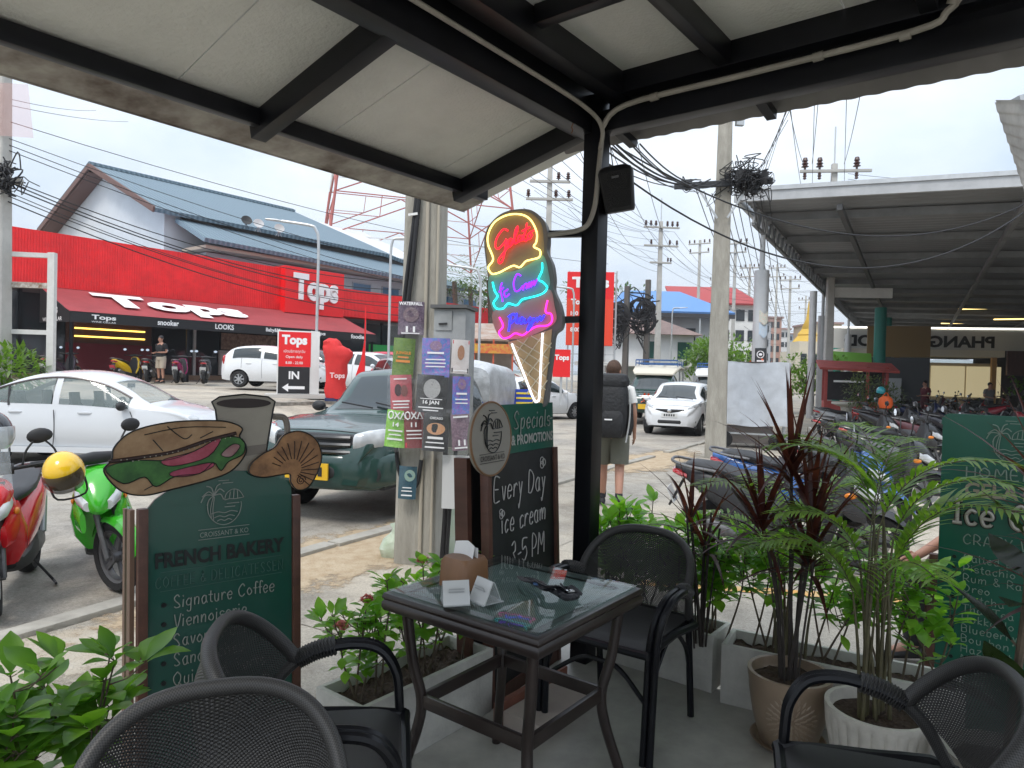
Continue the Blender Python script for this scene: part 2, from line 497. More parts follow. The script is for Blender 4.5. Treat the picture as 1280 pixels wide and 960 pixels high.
def hand_text(mb,txt,o,ux,uy,h,r,w=None,lift=0.004,jit=0.0,rnd=None,slant=0.0,n=4,align='l',round_=True):
 """h = height of a capital; w optional total width"""
 adv=sum(HAND[c][0]for c in txt);sx=(w/adv)if w else h
 o=Vector(o);ux=Vector(ux).normalized();uy=Vector(uy).normalized();x=-adv*sx/2 if align=='c' else 0.0
 for c in txt:
  a,sts=HAND[c]
  for st in sts:
   pts=[((px)*sx+x+slant*(py)*h+(rnd.uniform(-jit,jit)if rnd else 0),py*h+(rnd.uniform(-jit,jit)if rnd else 0))for px,py in st]
   if round_ and len(pts)>2:pts=cr2(pts,4)
   mb.stroke(pts,o,ux,uy,r,n,lift)
  x+=a*sx
 return x
def mat_ground(name,c,off=0.0,cracks=True):
 """street surface: dust drifts, fine grit, tyre stains and hairline cracks"""
 m=bpy.data.materials.new(name);MATS[name]=m;m.use_nodes=True
 n=m.node_tree.nodes;l=m.node_tree.links.new;b=n['Principled BSDF'];b.inputs['Roughness'].default_value=.93
 t=n.new('ShaderNodeTexCoord')
 def noise(sc_,det,ro=.6,dist=0.0):
  z=n.new('ShaderNodeTexNoise');z.inputs['Scale'].default_value=sc_;z.inputs['Detail'].default_value=det
  z.inputs['Roughness'].default_value=ro;z.inputs['Distortion'].default_value=dist;l(t.outputs['Object'],z.inputs['Vector']);return z.outputs['Fac']
 def ramp(src,p0,c0,p1,c1):
  r=n.new('ShaderNodeValToRGB');r.color_ramp.elements[0].position=p0;r.color_ramp.elements[1].position=p1
  r.color_ramp.elements[0].color=(*c0,1);r.color_ramp.elements[1].color=(*c1,1);l(src,r.inputs['Fac']);return r.outputs['Color']
 def mul(a,bb,f=1.0,mode='MULTIPLY'):
  x=n.new('ShaderNodeMix');x.data_type='RGBA';x.blend_type=mode;x.inputs[0].default_value=f;l(a,x.inputs[6]);l(bb,x.inputs[7]);return x.outputs[2]
 sandy=(c[0]*1.16,c[1]*1.10,c[2]*1.0);dark=tuple(v*.70 for v in c)
 base=ramp(noise(.32,8,.62,.6),.36,dark,.64,sandy)
 st=ramp(noise(1.7,7,.72,.6),.32,(.62,.61,.60),.54,(1,1,1));base=mul(base,st)
 gr=ramp(noise(46,4,.75),.30,(.66,.65,.64),.62,(1.12,1.11,1.1));base=mul(base,gr,.8)
 g2=ramp(noise(190,2,.6),.38,(.72,.71,.70),.6,(1.1,1.1,1.1));base=mul(base,g2,.7)
 if cracks:
  wv=n.new('ShaderNodeTexVoronoi');wv.feature='DISTANCE_TO_EDGE';wv.inputs['Scale'].default_value=.42
  ds=n.new('ShaderNodeTexNoise');ds.inputs['Scale'].default_value=2.2;ds.inputs['Detail'].default_value=6
  l(t.outputs['Object'],ds.inputs['Vector'])
  av=n.new('ShaderNodeVectorMath');av.operation='ADD';l(t.outputs['Object'],av.inputs[0]);l(ds.outputs['Color'],av.inputs[1]);l(av.outputs[0],wv.inputs['Vector'])
  ck=ramp(wv.outputs['Distance'],.0,(.70,.69,.68),.008,(1,1,1));base=mul(base,ck,.45)
 l(base,b.inputs['Base Color'])
 bp=n.new('ShaderNodeBump');bp.inputs['Strength'].default_value=.55;bp.inputs['Distance'].default_value=.012
 l(noise(60,6,.75),bp.inputs['Height']);l(bp.outputs['Normal'],b.inputs['Normal'])
 return m
def mat_soft(name,c,c2):
 """loose dirt thinning out towards its rim (UV y = 0 centre, 1 rim)"""
 if name in MATS:return MATS[name]
 m=mat(name,c,1.0,c2=c2,scale=9,bump=.7,bscale=60,detail=9)
 n=m.node_tree.nodes;l=m.node_tree.links.new;b=n['Principled BSDF']
 uv=n.new('ShaderNodeUVMap');sp=n.new('ShaderNodeSeparateXYZ');l(uv.outputs['UV'],sp.inputs['Vector'])
 t=n.new('ShaderNodeTexCoord');z=n.new('ShaderNodeTexNoise');z.inputs['Scale'].default_value=5;z.inputs['Detail'].default_value=9;z.inputs['Roughness'].default_value=.72
 l(t.outputs['Object'],z.inputs['Vector'])
 a=n.new('ShaderNodeMath');a.operation='MULTIPLY_ADD';a.inputs[1].default_value=1.5;l(z.outputs['Fac'],a.inputs[0]);a.inputs[2].default_value=.25
 s_=n.new('ShaderNodeMath');s_.operation='SUBTRACT';l(a.outputs[0],s_.inputs[0])
 q=n.new('ShaderNodeMath');q.operation='MULTIPLY';q.inputs[1].default_value=1.15;l(sp.outputs['Y'],q.inputs[0]);l(q.outputs[0],s_.inputs[1])
 k=n.new('ShaderNodeMath');k.operation='MULTIPLY';k.use_clamp=True;k.inputs[1].default_value=4.0;l(s_.outputs[0],k.inputs[0]);l(k.outputs[0],b.inputs['Alpha'])
 return m
# ================================================================== materials used widely
M_conc=mat_ground('pale_street_concrete',(0.48,0.455,0.405))
M_road=mat_ground('dusty_road',(0.42,0.40,0.365),.5)
M_dirt=mat_soft('sandy_dirt',(0.36,0.26,0.16),(0.50,0.41,0.29))
M_floor=mat('polished_cement_floor',(0.33,0.32,0.29),0.38,var=0.32,scale=2.4,bump=0.05,detail=9)
M_planter=mat('cast_cement',(0.50,0.49,0.45),0.85,var=0.16,scale=6,bump=0.15,bscale=60)
M_soil=mat('dark_soil',(0.035,0.022,0.015),1.0,c2=(0.09,0.06,0.04),scale=60,bump=1.0,bscale=70)
M_blk=mat('black_painted_steel',(0.006,0.0065,0.009),0.36,var=0.3,scale=6,spec=.28)
M_pvc=mat('grey_pvc',(0.30,0.28,0.245),0.5,var=0.15,scale=9)
M_foil=mat('foil_insulation',(0.60,0.60,0.57),0.62,metal=0.0,var=0.10,scale=2.0,bump=0.35,bscale=55,detail=7)
M_stain=mat('rain_stained_roof_edge',(0.55,0.53,0.49),0.8,c2=(0.13,0.10,0.085),scale=2.6,stretch=(1.0,1.0,1.0),detail=5)
M_poleconc=mat('weathered_concrete',(0.26,0.245,0.21),0.95,c2=(0.42,0.40,0.35),scale=3.2,bump=0.5,bscale=25,detail=8,stretch=(2.2,2.2,0.5))
M_galv=mat('galvanised_steel',(0.50,0.52,0.53),0.45,metal=0.55,var=0.1,scale=4)
M_white=mat('white_paint',(0.72,0.72,0.70),0.6,var=0.06,scale=2)
M_wall=mat('white_render',(0.62,0.63,0.64),0.85,var=0.07,scale=0.6)
M_glass_dk=mat('dark_window_glass',(0.02,0.025,0.03),0.08,spec=0.6)
M_wire=mat('black_cable',(0.012,0.012,0.014),0.6)
M_red=mat_wave('red_ribbed_cladding',(0.78,0.010,0.014),'X',3.2,0.5,0.55,dist=0.03,var=.16)
M_signred=mat('red_sign_face',(0.80,0.012,0.016),0.5)
M_letter=mat('white_sign_letter',(0.86,0.86,0.86),0.5)
M_darkin=mat('dark_shop_interior',(0.03,0.03,0.032),0.7,var=0.4,scale=0.8)
M_brown=mat('brown_timber',(0.10,0.042,0.028),0.5,var=0.25,scale=12,stretch=(1,1,0.15))
# ================================================================== ground
def lotz(t):
 return interp([(-28,0.80),(-27,0.78),(-16,0.56),(-13.2,-0.15),(0,-0.15)],t)-0.0
mb=MB()
ts=[-1500,-400,-120,-60,-28,-27,-22,-18,-16,-15.3,-14.6,-13.9,-13.2,-12,-8,-4,0,6,20,60,300,1500]
ss=[-60,-20,-8,0,4,8,12,16,20,25,30,36,42,50,60,80,120,200,400,900,2500]
mb.grid(lambda u,v:ST(ss[round(v*(len(ss)-1))],ts[round(u*(len(ts)-1))],lotz(ts[round(u*(len(ts)-1))])-0.004),len(ts)-1,len(ss)-1)
struct(mb.build('ground',M_conc))
mb=MB();mb.quad(ST(-60,-12.9,ZS+.004),ST(-60,-4.75,ZS+.004),ST(600,-4.75,ZS+.004),ST(600,-12.9,ZS+.004))
struct(mb.build('road',M_road))
rnd=random.Random(3)
mb=MB()
s_=-4.0
while s_<40:
 l_=rnd.uniform(.8,1.3)
 if rnd.random()<.85:
  c=ST(s_+l_/2,-4.62+rnd.uniform(-.02,.02),ZS+.008)
  mb.box(c,(.16,l_-.02,.06),rz=-A30+rnd.uniform(-.03,.03),rx=rnd.uniform(-.012,.012))
 s_+=l_
struct(mb.build('kerb',mat('kerb_concrete',(0.34,0.32,0.28),.95,var=.2,scale=4,bump=.5),bevel=.012))
def patch(name,cx,cy,rx,ry,ang,m,z,seed,n=40,wob=.18):
 rr=random.Random(seed);ph=[rr.uniform(0,6.28)for _ in range(4)]
 c0=Vector((cx,cy,z));ca,sa=math.cos(ang),math.sin(ang);mb=MB();i0=mb.verts([c0]);pts=[]
 for k in range(n):
  a=2*PI*k/n;q=1+wob*(math.sin(3*a+ph[0])*.5+math.sin(5*a+ph[1])*.3+math.sin(9*a+ph[2])*.25)
  x,y=rx*q*math.cos(a),ry*q*math.sin(a);pts.append(c0+Vector((x*ca-y*sa,x*sa+y*ca,0)))
 b=mb.verts(pts)
 for k in range(n):mb.face((i0,b+k,b+(k+1)%n),[(.5,0),(0,1),(1,1)])
 return struct(mb.build(name,m))
g=G(440,690);patch('dirt_verge',g.x,g.y,2.6,.75,R(60),M_dirt,ZS+.006,5)
g=G(800,575);patch('dirt_verge',g.x+.2,g.y,3.0,.85,R(60),M_dirt,ZS+.006,8)
g=G(60,820);patch('dusty_pavement',g.x,g.y,1.6,.5,R(55),mat_soft('sand_dust',(0.42,0.36,0.28),(0.47,0.43,0.36)),ZS+.002,15)
mb=MB();mb.quad(ST(3.2,-4.5,ZS+.001),ST(3.2,-2.9,ZS+.001),ST(9.0,-2.9,ZS+.001),ST(9.0,-4.5,ZS+.001))
m_pav=mat_ground('paver_slabs',(0.46,0.435,0.39),cracks=False)
struct(mb.build('pavement',m_pav))
mb=MB();a=G(800,728,ZS+.003);b=G(1240,757,ZS+.003);d=(b-a).normalized();n_=Vector((-d.y,d.x,0))*.07
N=9
for k in range(N):
 p=a+(b-a)*(k/N);q=a+(b-a)*((k+.96)/N);mb.quad(p-n_,q-n_,q+n_,p+n_)
struct(mb.build('road_marking',mat('worn_yellow_paint',(0.62,0.30,0.05),.8,c2=(0.48,0.36,0.20),scale=7,detail=6)))
P0=Vector((0.41,3.65,0))
def CA(a,b,z=0.0):return P0+C1*a+C2*b+ZV*z
mb=MB()
outl=[CA(-6,-.30),CA(.14,-.30),CA(.14,4.0),CA(-6,4.0)]
b0=mb.verts([p+ZV*0 for p in outl]);b1=mb.verts([p-ZV*.2 for p in outl])
mb.face([b0+3,b0+2,b0+1,b0])
for k in range(4):mb.face((b0+k,b0+(k+1)%4,b1+(k+1)%4,b1+k))
struct(mb.build('floor',M_floor))
mb=MB();rnd=random.Random(7);prev=None;rows=[]
for k in range(41):
 px=300+k*30;h=24+22*math.sin(k*.23+1)+8*math.sin(k*.9)
 d=ray(px,470);d.z=0;d.normalize();c=d*1500
 rows.append([c+ZV*-5,c+d*60+ZV*(h*.7),c+d*160+ZV*h,c+d*400+ZV*-5])
mb.loft(rows,cap=False,closed_ring=False)
struct(mb.build('hills',mat('wooded_hills',(0.05,0.08,0.06),1,var=.3,scale=.02)))
# ================================================================== cafe canopy
def ca_line(mb,p,q,w_,h_):mb.bar(CA(*p),CA(*q),w_,h_)
cn=thing('cafe_canopy','black steel cafe canopy with grey foil lining over the tables','canopy',CA(0,0,0))
LOC=Matrix.Translation(-CA(0,0,0))
def cpart(mb,name,m,**k):
 mb.tf(LOC);return mb.build(name,m,cn,**k)
ZB=2.75
mb=MB();mb.bar(CA(0,0,-.02),CA(0,0,2.95),.10,.10,up=C1);cpart(mb,'corner_post',M_blk,bevel=.006)
mb=MB();ca_line(mb,(-3.7,-.06,ZB+.155),(.05,-.06,ZB+.155),.11,.31);cpart(mb,'beam',M_blk,bevel=.006)
mb=MB();ca_line(mb,(-3.7,.13,ZB+.205),(.0,.13,ZB+.205),.10,.13);cpart(mb,'beam',M_blk,bevel=.006)
mb=MB();ca_line(mb,(.01,.05,ZB+.055),(.01,4.0,ZB+.055),.09,.11);cpart(mb,'beam',M_blk,bevel=.006)
mb=MB();ca_line(mb,(-.02,.05,ZB+.215),(-.02,4.0,ZB+.215),.10,.11);cpart(mb,'beam',M_blk,bevel=.006)
mb=MB();ca_line(mb,(.02,.06,ZB+.135),(.02,3.99,ZB+.135),.012,.07);cpart(mb,'web_plate',M_blk)
for b_ in(.70,1.50,2.32,3.1):
 mb=MB();ca_line(mb,(-3.7,b_,ZB+.215),(-.07,b_,ZB+.215),.06,.105);cpart(mb,'rafter',M_blk,bevel=.004)
for a_ in(-.80,-1.75,-2.7):
 mb=MB();ca_line(mb,(a_,.19,ZB+.225),(a_,4.0,ZB+.225),.06,.08);cpart(mb,'purlin',M_blk,bevel=.004)
SL=.25
for a_ in(0.0,-1.343,-2.69):
 mb=MB();ca_line(mb,(a_,-.10,ZB+.055),(a_,-.99,ZB+.055-.89*SL),.075,.11);cpart(mb,'rafter',M_blk,bevel=.004)
mb=MB();ca_line(mb,(-3.7,-.93,ZB+.07-.83*SL),(.20,-.93,ZB+.07-.83*SL),.05,.075);cpart(mb,'purlin',M_blk,bevel=.004)
def panel(b0_,b1_,a0_,a1_,zf,name='lining_panel',m=M_foil,th=.03):
 mb=MB();pts=[CA(a0_,b0_,zf(b0_)),CA(a1_,b0_,zf(b0_)),CA(a1_,b1_,zf(b1_)),CA(a0_,b1_,zf(b1_))]
 lo=mb.verts(pts);hi=mb.verts([p+ZV*th for p in pts])
 mb.face((lo,lo+1,lo+2,lo+3));mb.face((hi+3,hi+2,hi+1,hi))
 for k in range(4):mb.face((lo+k,hi+k,hi+(k+1)%4,lo+(k+1)%4))
 return cpart(mb,name,m)
zl=lambda b:ZB+.113+(b+.1)*SL
edges=[.34,-.22,-.98,-1.74,-2.5,-3.26,-3.7]
for k in range(len(edges)-1):
 panel(-1.06,-.115,edges[k+1]+.003,edges[k]-.003,zl)
zr=lambda b:ZB+.268
be=[-.115,.60,1.20,1.80,2.40,3.0,3.6,4.0]
for k in range(len(be)-1):
 panel(be[k]+.003,be[k+1]-.003,-3.7,.09,zr)
mb=MB();mb.grid(lambda u,v:CA(-3.7+4.05*u,-1.063-.17*v,zl(-1.063-.17*v)-.004),60,3);i0=len(mb.v)
mb.grid(lambda u,v:CA(-3.7+4.05*u,-1.063-.17*(1-v),zl(-1.063-.17*(1-v))+.03),60,3)
mb.quad(CA(-3.7,-1.235,zl(-1.235)-.012),CA(.35,-1.235,zl(-1.235)-.012),CA(.35,-1.235,zl(-1.235)+.035),CA(-3.7,-1.235,zl(-1.235)+.035))
cpart(mb,'roof_edge',M_stain)
mb=MB();NW=360
def cor(u,v):
 b=-.35+4.35*u;a=.06+.17*v
 return CA(a,b,ZB+.13-.11*v-.012*b+.0025*math.sin(b*2*PI/.10)-(0 if b>-.1 else 0))
mb.grid(cor,NW,2);mb.grid(lambda u,v:cor(u,1-v)+ZV*.004,NW,2)
cpart(mb,'corrugated_eave',mat('dull_zinc_sheet',(0.20,0.19,0.19),.6,metal=.3,var=.2,scale=2))
for b_ in(.10,.83,2.05):
 mb=MB();mb.bar(CA(.05,b_,ZB+.02),CA(.21,b_,ZB-.005),.045,.04);cpart(mb,'eave_bracket',M_blk)
def conduit(pts,r=.012,k=5,nm='conduit',m=M_pvc):
 mb=MB();mb.tube(cr_([CA(*p)for p in pts],k),r,8);return cpart(mb,nm,m)
conduit([(-3.6,.045,ZB+.10),(-3.0,.05,ZB+.115),(-2.0,.045,ZB+.10),(-.6,.045,ZB+.09),(-.17,.05,ZB+.07),(-.075,.075,ZB+.00),(-.065,.06,ZB-.1)],.011)
conduit([(-.066,.07,ZB+.01),(-.055,.2,ZB+.10),(-.055,.8,ZB+.105),(-.06,1.45,ZB+.11),(-.07,1.56,ZB+.15),(-.09,1.60,ZB+.20),(-.3,1.56,ZB+.235),(-1.4,1.56,ZB+.235),(-3.5,1.56,ZB+.235)],.014)
mb=MB();mb.tube([CA(-.075,1.575,ZB+.17),CA(-.09,1.59,ZB+.21)],.02,10);cpart(mb,'conduit_elbow',M_pvc)
for b_ in(.35,1.1,1.42):
 mb=MB();mb.tube([CA(-.056,b_-.02,ZB+.103),CA(-.056,b_+.02,ZB+.105)],.019,10);cpart(mb,'conduit_clip',M_pvc)
mb=MB();mb.tube([CA(-.22,-.01,ZB+.1-.01*i+0)+Vector((.004*math.sin(i*2),.004*math.cos(i*2),0))for i in range(16)],.003,5);cpart(mb,'wire_tie',mat('rusty_wire',(.2,.1,.06),.8))
for px in(768,815,893):
 p=P(px,6,2.35)
 t=thing('lamp_holder',{768:'pale lamp holder on the canopy purlin, nearest the corner post',815:'small pale lamp holder between two others under canopy',893:'white lamp holder at the far end of the canopy purlin'}[px],'lamp holder',(p.x,p.y,ZB+.20),group='lamp holders under the canopy')
 mb=MB();mb.lathe([(.02,.02),(.03,.0),(.03,-.035),(.022,-.045)],n=14);mb.build('socket',M_pvc,t)
 mb=MB();mb.lathe([(.012,-.045),(.022,-.06),(.026,-.08),(.018,-.098),(.004,-.105)],n=14);mb.build('bulb',mat('unlit_bulb',(.75,.72,.66),.25),t)
# ================================================================== the red supermarket
LZ=0.78
FB=Vector((-15.7,31.0,0));FD=Vector((0.616,0.788,0));FN=Vector((0.788,-0.616,0))
def TF(k,z,o=0.0):return FB+FD*k+FN*o+ZV*z
FROT=math.atan2(FD.y,FD.x)
tops=thing('supermarket','red clad supermarket with white letters and a long striped awning','supermarket',TF(0,LZ),FROT)
def tb(mb,x0,x1,y0,y1,z0,z1):return mb.bb((x0,y0,z0),(x1,y1,z1))
mb=MB();tb(mb,-14,24,.6,14,0,5.2);mb.build('wall',mat('grey_shop_wall',(.16,.16,.17),.8,var=.2,scale=.5),tops)
mb=MB();tb(mb,-14,5.8,-.35,.58,3.62,5.75);mb.build('fascia',M_red,tops)
mb=MB();tb(mb,9.45,24,-.35,.58,3.62,5.15);mb.build('fascia',M_red,tops)
mb=MB();tb(mb,5.8,9.45,-.75,.58,3.5,5.85);mb.build('sign_box',M_signred,tops)
mb=MB();add_text(mb,'Tops',(7.62,-.755,4.68),(1,0,0),(0,0,1),w=2.75,h=1.75,bold=.045,lift=.12,depth=.10,align='c');mb.build('sign_lettering',M_letter,tops)
GL=mat('shop_front_glass',(.03,.035,.04),.06,spec=.7)
x=-13.5;k=0
while x<23.5:
 wd=1.9 if k%3 else 1.3
 mb=MB();tb(mb,x+.06,x+wd-.06,.50,.56,.25,3.4);g_=mb.build('shop_window',GL,tops)
 mb=MB();tb(mb,x-.06,x+.06,.42,.575,0,3.5);mb.build('mullion',M_galv if k%3==0 else M_blk,tops)
 x+=wd;k+=1
mb=MB();tb(mb,-14,24,.4,.58,0,.22);mb.build('plinth',mat('tan_plinth',(.32,.22,.15),.8),tops)
mb=MB()
for z in(1.75,2.08,2.42):tb(mb,-3.3,-.5,.36,.40,z,z+.06)
mb.build('shelf_light',mat('warm_shelf_lamp',(.9,.6,.2),.5,emit=(1,.66,.12),estr=2.2),tops)
mb=MB();tb(mb,-3.6,-.2,.41,.48,1.5,2.75);mb.build('display_case',mat('dark_wood_case',(.07,.03,.02),.5),tops)
mb=MB();tb(mb,-3.6,-.2,.34,.48,.25,1.5);mb.build('bakery_counter',mat('wine_red_counter',(.16,.01,.02),.5),tops)
mb=MB();tb(mb,3.0,6.2,.36,.48,.25,1.45);mb.build('juice_counter',mat('pale_counter',(.50,.47,.45),.6),tops)
mb=MB();tb(mb,3.1,6.1,.40,.48,1.5,2.3);mb.build('back_shelf',mat('brown_shelves',(.12,.07,.05),.7,c2=(.35,.25,.2),scale=5),tops)
mb=MB();add_text(mb,'HAPPY NEW YEAR',(4.6,.335,2.45),(1,0,0),(0,0,1),w=2.6,h=.2,bold=.01,align='c');mb.build('banner_lettering',mat('gold_bunting',(.7,.55,.3),.6),tops)
for xx in(3.05,4.1,5.15):
 mb=MB();tb(mb,xx,xx+.95,.33,.352,.5,1.3);mb.build('counter_panel',mat('white_red_panel',(.65,.6,.6),.6),tops)
mb=MB();tb(mb,-13.9,-8.15,.1,.38,0,3.45);mb.build('side_wall',mat('light_grey_wall',(.45,.45,.46),.8),tops)
mb=MB();tb(mb,-9.75,-8.55,.03,.09,.3,2.55);mb.build('cellar_door',mat('black_panel',(.012,.012,.014),.4),tops)
mb=MB();add_text(mb,'Tops',(-9.15,.02,1.75),(1,0,0),(0,0,1),w=.85,bold=.04,align='c');add_text(mb,'WINE',(-9.15,.02,1.3),(1,0,0),(0,0,1),w=.7,h=.14,align='c');mb.build('door_lettering',M_letter,tops)
AW0,AW1,AO=-4.8,9.6,3.3
awn=mat('faded_red_canvas',(.30,.045,.05),.85,var=.15,scale=.7)
mb=MB();mb.grid(lambda u,v:(lin(AW0,AW1,u),-.4-(AO-.4)*v,lin(3.6,2.56,v)-.06*math.sin(PI*v)),30,8)
mb.grid(lambda u,v:(lin(AW0,AW1,1-u),-.4-(AO-.4)*v,lin(3.57,2.53,v)-.06*math.sin(PI*v)),30,8)
mb.build('awning',awn,tops)
mb=MB();tx,tz=Vector((1,0,0)),Vector((0,AO-.4,1.04)).normalized()
add_text(mb,'Tops',(-.15,-1.85,3.08),tx,tz,w=6.2,h=2.3,bold=.05,lift=.05,align='c');mb.build('awning_lettering',M_letter,tops)
mb=MB();tb(mb,AW0,AW1,-AO-.02,-AO,2.16,2.545);mb.build('valance',mat('black_valance',(.014,.014,.016),.7),tops)
mb=MB();i=mb.verts([(AW0,-.38,3.57),(AW0,-AO+.01,2.53),(AW0,-AO+.01,2.16),(AW0,-.38,2.2),(AW0+.03,-.38,3.57),(AW0+.03,-AO+.01,2.53),(AW0+.03,-AO+.01,2.16),(AW0+.03,-.38,2.2)])
mb.face((i,i+1,i+2,i+3));mb.face((i+7,i+6,i+5,i+4));mb.face((i,i+4,i+5,i+1));mb.face((i+3,i+2,i+6,i+7));mb.build('awning_cheek',MATS['black_valance'],tops)
mb=MB();add_text(mb,'Tops',(AW0-.01,-1.75,2.62),(0,-1,0),(0,0,1),w=.95,bold=.04,align='c',lift=.01);add_text(mb,'WINE CELLAR',(AW0-.01,-1.7,2.3),(0,-1,0),(0,0,1),w=1.9,h=.15,bold=.01,align='c',lift=.01);mb.build('cheek_lettering',M_letter,tops)
for i,tname in enumerate(['Tops','snooker','LOOKS','Baby&Me','Tops','foodie']):
 mb=MB();add_text(mb,tname,(AW0+1.15+i*2.4,-AO-.025,2.37),(1,0,0),(0,0,1),w=.85,h=.22,bold=.03,align='c');mb.build('valance_lettering',M_letter,tops)
mb=MB();add_text(mb,'WINE CELLAR',(AW0+1.15,-AO-.025,2.22),(1,0,0),(0,0,1),w=.85,h=.06,align='c')
mb.build('valance_lettering',M_letter,tops)
for xx in(AW0+.1,-.4,4.4,9.4):
 mb=MB();tb(mb,xx-.05,xx+.05,-AO+.04,-AO+.14,0,2.52);mb.build('awning_post',M_blk,tops)
mb=MB();mb.grid(lambda u,v:(lin(-14,24,u),lin(.7,14,v),lin(5.21,7.2,v)),2,2);mb.build('roof',mat_wave('pale_blue_roof_sheet',(.32,.40,.50),'X',6,.5,.6),tops)
mb=MB();mb.tube([(-7.2,-.3,5.78),(-7.2,-.5,6.1),(-7.2,-.9,6.05)],.025,6);mb.box((-7.2,-1.0,6.0),(.4,.25,.12),rx=.4);mb.build('floodlight',M_galv,tops)
gh=thing('green_hoarding','bright green hoarding panel by the right end of the supermarket','hoarding',TF(12.2,LZ,1.6),FROT)
mb=MB();mb.bb((-1.6,-.05,.2),(2.9,.05,2.1));mb.build('panel',mat('bright_green_board',(.012,.23,.05),.6),gh)
for xx in(-1.5,.6,2.8):
 mb=MB();mb.bb((xx-.04,.055,0),(xx+.04,.12,2.1));mb.build('post',M_galv,gh)
mb=MB();mb.prism([(1.0,.2),(2.9,.2),(2.9,1.2),(2.6,1.2)],(0,-.056,0),(1,0,0),(0,0,1),.02);mb.build('stair_side',mat('grey_ramp',(.35,.36,.35),.8),gh)
gs=thing('green_sign','small tall green sign with white emblem above the hoarding','sign',TF(15.2,LZ,1.3),FROT)
mb=MB();mb.bb((-.5,-.06,.1),(.5,.06,3.3));mb.build('panel',MATS['bright_green_board'],gs)
mb=MB();mb.lathe([(.26,-.065),(.26,-.075)],(0,0,2.75),axis='Y',n=18);mb.bb((-.2,-.075,2.0),(.2,-.064,2.2));mb.build('emblem',M_letter,gs)
# ================================================================== blue tiled house behind
m_tile=mat_wave('blue_grey_roof_tiles',(.12,.175,.215),'X',1.1,.8,.8,c2=(.20,.27,.32),dist=.06)
hz0=Vector((-24.5,40,0));house=thing('tiled_house','white house with blue tiled gable roof rising behind the supermarket','house',(hz0.x,hz0.y,0.8),FROT)
RZ=12.0
mb=MB();pr=[(-7.6,0),(7.2,0),(7.2,8.6),(.0,RZ-.35),(-7.6,9.0)]
i0=mb.verts([(.9,-y,z)for y,z in pr]);i1=mb.verts([(20,-y,z)for y,z in pr])
mb.face([i0+k for k in range(5)]);mb.face([i1+k for k in reversed(range(5))])
for k in range(5):mb.face((i0+k,i1+k,i1+(k+1)%5,i0+(k+1)%5))
mb.build('wall',M_wall,house)
def slab(mb,a,b,c,d,th=.22):
 a,b,c,d=map(Vector,(a,b,c,d));n_=(b-a).cross(d-a).normalized()*th
 i=mb.verts([a,b,c,d,a-n_,b-n_,c-n_,d-n_])
 mb.face((i,i+1,i+2,i+3));mb.face((i+7,i+6,i+5,i+4))
 for k in range(4):mb.face((i+k,i+4+k,i+4+(k+1)%4,i+(k+1)%4))
mb=MB();slab(mb,(0,0,RZ),(0,-8.0,8.55),(15.5,-8.0,8.55),(13.6,0,RZ))
slab(mb,(13.6,0,RZ),(0,0,RZ),(0,8,9.0),(13.6,8,9.0));mb.face([0,1,2])if False else None
slab(mb,(13.6,0,RZ),(15.5,-8,8.55),(19,-7.5,8.2),(19,0,9.6))
hr=mb.build('roof',m_tile,house)
mb=MB();mb.bar((-.02,-8.02,8.45),(-.02,0,RZ-.10),.1,.3);mb.bar((-.02,0,RZ-.1),(-.02,8.02,8.9),.1,.3);mb.build('bargeboard',mat('brown_bargeboard',(.16,.09,.075),.8),hr)
mb=MB();mb.bb((.0,.3,0),(.85,0,0))if False else None
slab(mb,(.02,7.9,8.72),(.88,7.9,8.72),(.88,.1,RZ-.42),(.02,.1,RZ-.42),.05);mb.build('soffit',MATS['brown_bargeboard'],hr)
mb=MB();mb.bar((0,0,RZ+.05),(13.6,0,RZ+.05),.25,.14);mb.build('ridge_cap',m_tile,hr)
mb=MB();slab(mb,(1.3,-7.6,8.3),(1.3,-10.6,7.0),(22,-10.6,6.6),(18.5,-7.6,8.0));mb.build('lower_roof',m_tile,house)
mb=MB();mb.bb((1.5,-10.3,6.55),(21,-7.9,6.72));mb.build('eave_board',mat('pale_timber_fascia',(.40,.32,.25),.8),house)
mb=MB();mb.bb((1.6,-7.6,8.02),(18.4,-7.45,8.45));mb.build('gap_shade_band',mat('painted_gap_shade',(.07,.06,.055),.9),house)  # solid dark band, painted as the shade in the gap under the upper roof
mb=MB();mb.bb((2.0,-9.4,0),(24,-7.3,6.5));mb.build('lower_wall',mat('grey_upper_wall',(.44,.45,.45),.85,var=.1,scale=.6),house)
for j,xx in enumerate([2.6,5.3,8.4,11.4,13.8,16.4,19.2,21.6]):
 mb=MB();mb.bb((xx,-9.46,4.95),(xx+1.5,-9.41,6.1));fr=mb.build('window',mat('grey_frame',(.30,.32,.34),.5),house)
 mb=MB();mb.bb((xx+.07,-9.475,5.02),(xx+1.43,-9.465,6.03));mb.build('pane',mat('bluish_pane',(.06,.13,.22),.12),fr)
annex=thing('annex_house','low hipped blue roofed annex at the right of the tiled house','house',TF(17.5,.8,-14),FROT)
mb=MB();mb.bb((-8,-4,0),(7,5,7.2));mb.build('wall',MATS['grey_upper_wall'],annex)
mb=MB();i=mb.verts([(-8.8,-5.2,7.0),(8.8,-5.2,6.6),(8.8,6,7.0),(-8.8,6,7.0),(-6,.3,10.0),(2.6,.3,9.6)])
for f in((0,1,5,4),(1,2,5),(2,3,4,5),(3,0,4),(3,2,1,0)):mb.face([i+k for k in f])
mb.build('roof',m_tile,annex)
